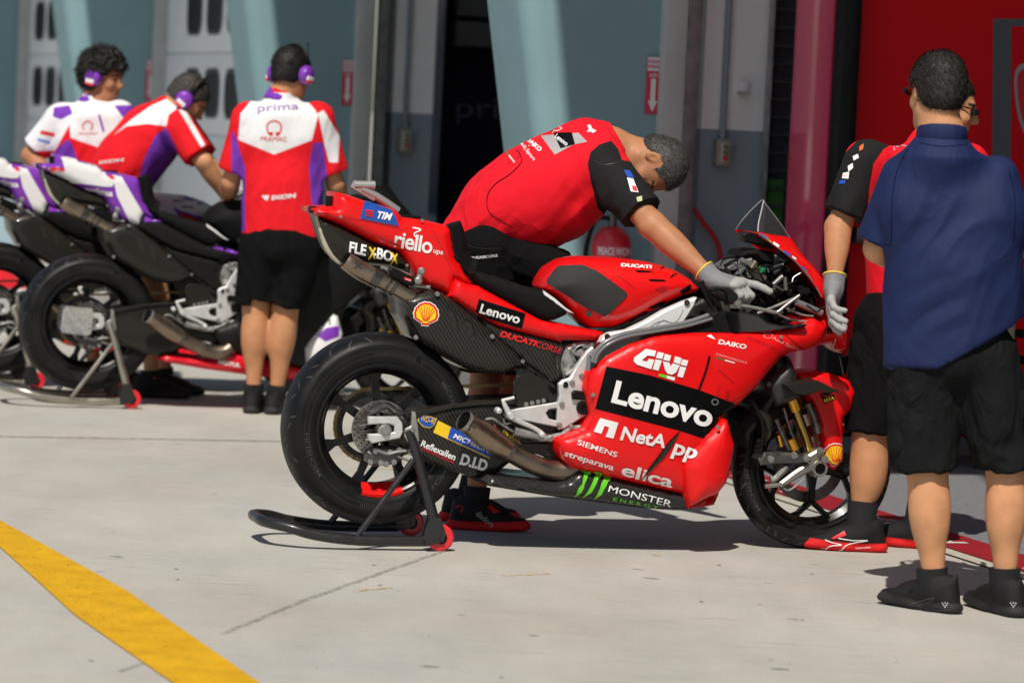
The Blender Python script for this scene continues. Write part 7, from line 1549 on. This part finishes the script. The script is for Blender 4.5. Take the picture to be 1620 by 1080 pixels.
def crew(label, gpx_, Yb, head_px, hf, hu, neck_px, shA, shB, elA, wrA, elB, wrB, hips, knees, ankles, shirt_prims, cuts, wht, pur, hairm, hair_kw, toes, skin, waist, arm_cut=.82, strand=None, extra=None, faxis=(.2, 0, 1), dy=dict(), smat=None):
    base = Vector((gpx_.x, gpx_.y, 0)); q = rel(base); P_ = person(label, base); fr = Frame(base, 0); D = lambda k_: Yb+dy.get(k_, 0)
    Hc = q(*head_px, D('head')); neck = q(*neck_px, D('neck')); sA = q(*shA, D('shA')); sB = q(*shB, D('shB')); eA = q(*elA, D('elA')); wA = q(*wrA, D('wrA')); eB = q(*elB, D('elB')); wB = q(*wrB, D('wrB')); hp = [q(*h_, D('hip%d' % i)) for i, h_ in enumerate(hips)]; kn = [q(*h_, D('kn%d' % i)) for i, h_ in enumerate(knees)]; an = [q(*h_, D('an%d' % i)) for i, h_ in enumerate(ankles)]
    for a in an: a[2] = .095
    A = np.array([Hc, neck, sA, sB, eA, eB, wA, wB]+hp+kn+an); fd = Field(A.min(0)-[.2, .2, .12], A.max(0)+[.2, .22, .2], .009)
    head(fd, Hc, hf, hu, neck=neck); pc = (hp[0]+hp[1])/2; fd.cap(neck, pc, .06, .10, .05); fd.cap(sA, sB, .045, .045, .05); limb_arm(fd, sA, eA, wA, 1.02); limb_arm(fd, sB, eB, wB, 1.02)
    hand(fd, wA, nrm(wA-eA), (.2, .1, -1), (.5,)*4, side=1); hand(fd, wB, nrm(wB-eB), (-.2, .1, -1), (.5,)*4, side=-1)
    back = -np.array([toes[0][0], toes[0][1], 0.0])
    for i in range(2): limb_leg(fd, hp[i], kn[i], an[i], back, 1.06); fd.cap(an[i], an[i]-[0, 0, .05], .036, .036)
    skin_obj(fd, skin, P_, Hc, hf, hu)
    V, Fc = hair_mesh(Hc, hf, hu, h=.006, **hair_kw); V, Fc = strands(V, Fc, Hc, hf, hu, **(strand or dict(n=3000, L=.018, wd=.0012))); mesh_obj('hair', V, Fc, hairm, P_, 180)
    fd = Field(A.min(0)-[.22, .22, -.3], A.max(0)+[.2, .22, .1], .009)
    for p, r0, p2, r1, fl in shirt_prims: fd.cap(q(*p[:2], Yb+p[2]), q(*p2[:2], Yb+p2[2]), r0, r1, .07, fl)
    fd.cap(sA, sB, .066, .066, .06); fd.cap(neck, neck+(pc-neck)*.12, .075, .12, .06)
    for s_, e_ in ((sA, eA), (sB, eB)): sleeve(fd, s_, e_, .080, .080, arm_cut)
    for p, n_, ext in cuts: c = q(*p[:2], Yb+p[2]); fd.half(c, nrm(n_), lo=c-ext, hi=c+ext)
    m_ = smat or crew_mat('crew_shirt'); sh = cloth_obj('team_shirt', fd, m_, P_, base, {'wht': multi(wht, base), 'pur': multi(pur, base)}, fold=.012, axis=faxis, sc=6)
    uax = nrm(Hc-neck); fd = Field(neck-.17, neck+.17, .007); fd.cap(neck-uax*.03, neck+uax*.03, .082, .070, .02); fd.half(neck+uax*.028, uax); fd.half(neck-uax*.035, -uax); cloth_obj('collar', fd, PURPF, sh, base, fold=.002)
    shorts(P_, base, hp, kn, q(*waist, Yb), .97, nrm(np.array([toes[0][0], toes[0][1], 0])), FAB_BLK, h=.009, fold=.012, r=.118, rk=.098)
    for i in range(2): shoe(P_, an[i], toes[i], SHOE_BK, base, h=.008); sock(P_, kn[i], an[i]-[0, 0, .04], SOCK, .085, .046)
    headset(P_, Hc, hf, hu)
    return P_, fr, sh, q
PURPF = attr_mat('purple_cloth', PP, [], rough=.85, var=.05)
LOGR = flat('logo_red', (.62, .03, .03), .7); LOGP = flat('logo_purple', (.20, .10, .36), .7)
# the standing one with his back to us
g = G(418, 653)
P6, FR6, sh6, q6 = crew('man with purple headset and white-yoked red shirt standing with his back turned', g, g.y, (461, 117), (.50, .86, -.14), (.03, .05, 1), (445, 154), (392, 188), (503, 188), (365, 288), (362, 318), (531, 291), (541, 312),
  [(415, 390), (475, 390)], [(404, 487), (452, 487)], [(402, 606), (438, 606)],
  [((425, 215, 0), .125, (470, 215, 0), .125, ((0, 1, 0), .82)), ((422, 225, 0), .125, (420, 372, 0), .118, ((0, 1, 0), .85)), ((470, 225, 0), .125, (473, 372, 0), .118, ((0, 1, 0), .85)), ((447, 290, 0), .135, (447, 372, 0), .14, ((0, 1, 0), .9))],
  [((446, 373, 0), (.02, 0, -1), np.array([.4, .4, .12]))],
  [zP((195, 460), (215, 440), (260, 380), (330, 330), (560, 340), (650, 440), (668, 478), (630, 625), (400, 712), (180, 622)), zP((668, 460), (700, 440), (800, 600), (790, 760), (735, 760), (705, 640))], [zP((140, 560), (170, 615), (190, 690), (225, 790), (222, 1000), (226, 1180), (140, 1180)), zP((640, 640), (622, 720), (612, 800), (628, 1000), (655, 1180), (760, 1180), (700, 640))],
  hair_mat('hair_dark', (.012, .010, .009), .006), dict(thick=.012, nape=-.05, rough=.002), [(.1, 1, 0), (.25, 1, 0)], SKIN, (446, 362), dy=dict(wrA=.28, wrB=.28, elA=.04, elB=.06, head=.02))
bv6 = bvh_of(sh6); d6 = dict(fr=FR6, bv=bv6, parent=sh6)
letter('prima', zP((300, 468), (548, 450), (548, 398), (300, 408)), LOGP, bold=.0, **d6); letter('PRAMAC', zP((318, 630), (478, 632), (478, 604), (318, 602)), LOGR, bold=.0, **d6)
line(zP((372, 592), (358, 560), (362, 525), (400, 506), (438, 525), (442, 560), (428, 592)), 2.4, LOGR, **d6); mark(zP((365, 575), (395, 575), (392, 598), (375, 598)), LOGR, step=3, **d6); mark(zP((408, 575), (438, 575), (428, 598), (410, 598)), LOGR, step=3, **d6)
letter('IXON', q4(*zP((385, 990))[0], *zP((530, 975))[0], 7, .2), WPAINT, bold=.05, **d6); mark(zP((322, 962), (370, 960), (362, 990), (345, 990)), WPAINT, step=3, **d6)
# the one leaning over the motorcycle
g = Vector((W(225, 600, 17.75).x, 17.75, 0))
P5, FR5, sh5, q5 = crew('grey-haired man with purple headset leaning forward over the farther purple motorcycle', g, 17.75, (297, 157), (.72, .05, -.62), (.66, -.05, .72), (268, 176), (280, 200), (284, 196), (322, 256), (356, 310), (330, 262), (362, 318),
  [(180, 318), (192, 314)], [(232, 440), (246, 440)], [(240, 590), (262, 586)],
  [((175, 300, 0), .15, (205, 255, 0), .155, ((0, 1, 0), 1.12)), ((205, 255, 0), .155, (240, 215, 0), .15, ((0, 1, 0), 1.15)), ((240, 215, 0), .15, (265, 195, 0), .115, ((0, 1, 0), 1.1))],
  [((172, 312, 0), (-.35, 0, -.94), np.array([.35, .4, .2]))],
  [zM((540, 640), (620, 570), (720, 500), (790, 470), (850, 510), (800, 545), (790, 600), (700, 588), (600, 600)), zM((848, 520), (880, 520), (975, 690), (955, 700))], [zM((790, 606), (835, 700), (850, 760), (820, 860), (780, 960), (640, 960), (660, 840), (690, 740), (740, 640))],
  hair_mat('hair_grey_back', (.045, .038, .032), .05), dict(thick=.005, nape=-.04, rough=.002), [(1, .1, 0), (1, .1, 0)], SKIN2, (172, 302), dy=dict(shA=-.17, shB=.20, elA=-.22, wrA=-.15, elB=.15, wrB=.0, hip0=-.09, hip1=.09, kn0=-.09, kn1=.1, an0=-.1, an1=.12, head=-.03), faxis=(1, 0, .6))
letter('IXON', q4(*zS((850, 215))[0], *zS((1055, 190))[0], 5, .2), WPAINT, FR5, bvh_of(sh5), sh5, bold=.03)
# the curly-haired one at the left
g = Vector((W(140, 600, 18.15).x, 18.15, 0))
P4, FR4, sh4, q4_ = crew('curly dark-haired man with purple headset in white and red shirt at far left, facing right', g, 18.15, (164, 122), (.90, -.36, -.16), (.02, -.05, 1), (150, 160), (96, 188), (190, 184), (48, 246), (88, 292), (205, 262), (190, 300),
  [(120, 345), (165, 345)], [(130, 440), (172, 440)], [(150, 590), (190, 585)],
  [((120, 215, 0), .120, (168, 212, 0), .115, ((.3, 1, 0), .85)), ((122, 225, 0), .125, (125, 330, 0), .12, ((.3, 1, 0), .9)), ((165, 225, 0), .120, (165, 330, 0), .12, ((.3, 1, 0), .9))],
  [((142, 335, 0), (0, 0, -1), np.array([.4, .4, .15]))],
  [zM((120, 460), (300, 440), (620, 470), (620, 580), (560, 650), (492, 708), (335, 655), (330, 590), (262, 715), (100, 720))], [zM((322, 660), (345, 690), (375, 780), (360, 900), (240, 900), (262, 715)), zM((255, 510), (330, 500), (345, 540), (290, 568), (250, 555)), zM((540, 500), (640, 500), (640, 580), (600, 580))],
  hair_mat('hair_curly_black', (.010, .008, .007), .005), dict(thick=.030, nape=-.085, curl=.022, rough=.005, hl=[(-.2, -.085), (-.03, -.085), (-.01, -.04), (.02, .015), (.045, .03), (.060, .050), (.088, .060), (.13, .075)]), [(.9, -.3, 0), (.9, -.1, 0)], SKIN3, (142, 325), strand=dict(n=4500, L=.035, wd=.0014, lift=.7, curl=.9), dy=dict(wrA=-.12, wrB=-.2, elA=.02))
bv4 = bvh_of(sh4); d4 = dict(fr=FR4, bv=bv4, parent=sh4)
line(zM((398, 618), (392, 595), (415, 575), (440, 592), (432, 618)), 2, LOGR, **d4); letter('PRAMAC', q4(*zM((375, 640))[0], *zM((465, 638))[0], 3.5), LOGR, **d4); line(zM((470, 545), (492, 625)), 3.5, PURP, **d4)
letter('GRESINI', q4(*zM((185, 640))[0], *zM((260, 655))[0], 4), LOGR, **d4) if False else mark(zM((195, 618), (262, 632), (258, 650), (190, 636)), LOGR, step=3, **d4)
mark(zM((180, 655), (240, 670), (236, 684), (178, 668)), flat('logo_lightblue', (.15, .30, .60), .7), step=3, **d4)

# ---- dim things in the open garage and behind the farther motorcycle
O = FA.M @ Vector((1.2, PIL[1]-.75, 0)); gr_ = Frame(O, BK.th+math.radians(4)); gm = empty('racing_motorcycle', gr_.M, label='dim motorcycle parked inside the dark open garage behind the bending mechanic', cat='motorcycle')
for ch in list(bike.children):
    if base_name(ch) in ('tail_unit', 'undertail', 'rear_wheel', 'front_wheel', 'swingarm', 'exhaust_shield', 'tank_cover', 'seat_pad', 'side_panel', 'side_fairing', 'nose_cowl', 'windscreen', 'carbon_side_panel', 'belly_pan', 'front_fender', 'fork_guard', 'upper_silencer', 'frame'): clone(ch, gm)
tro = G(12, 560); e = empty('tool_trolley', Matrix.Translation(Vector((W(14, 380, 23).x, 23, 0))), label='pale blue and white trolley with red top at the far left edge', cat='trolley')
b = MB(); b.box((0, 0, .50), (.34, .4, .8), bev=.01); tb_ = b.build('cabinet', mat('trolley_blue', (.30, .42, .48), .5), e)
b = MB(); b.box((.12, -.005, .50), (.10, .41, .78), bev=.005); b.build('white_side', WPAINT, tb_); b = MB(); b.box((0, 0, .96), (.36, .42, .12), bev=.02); b.build('red_top', RED2, e); b = MB(); b.box((0, -.012, .30), (.35, .4, .14), bev=.004); b.build('red_drawer', RED2, e)
for x in (-.13, .13): 
    b = MB(); b.cyl((x, -.16, .05), (x, -.12, .05), .05, n=14); b.build('castor', BLK, e)
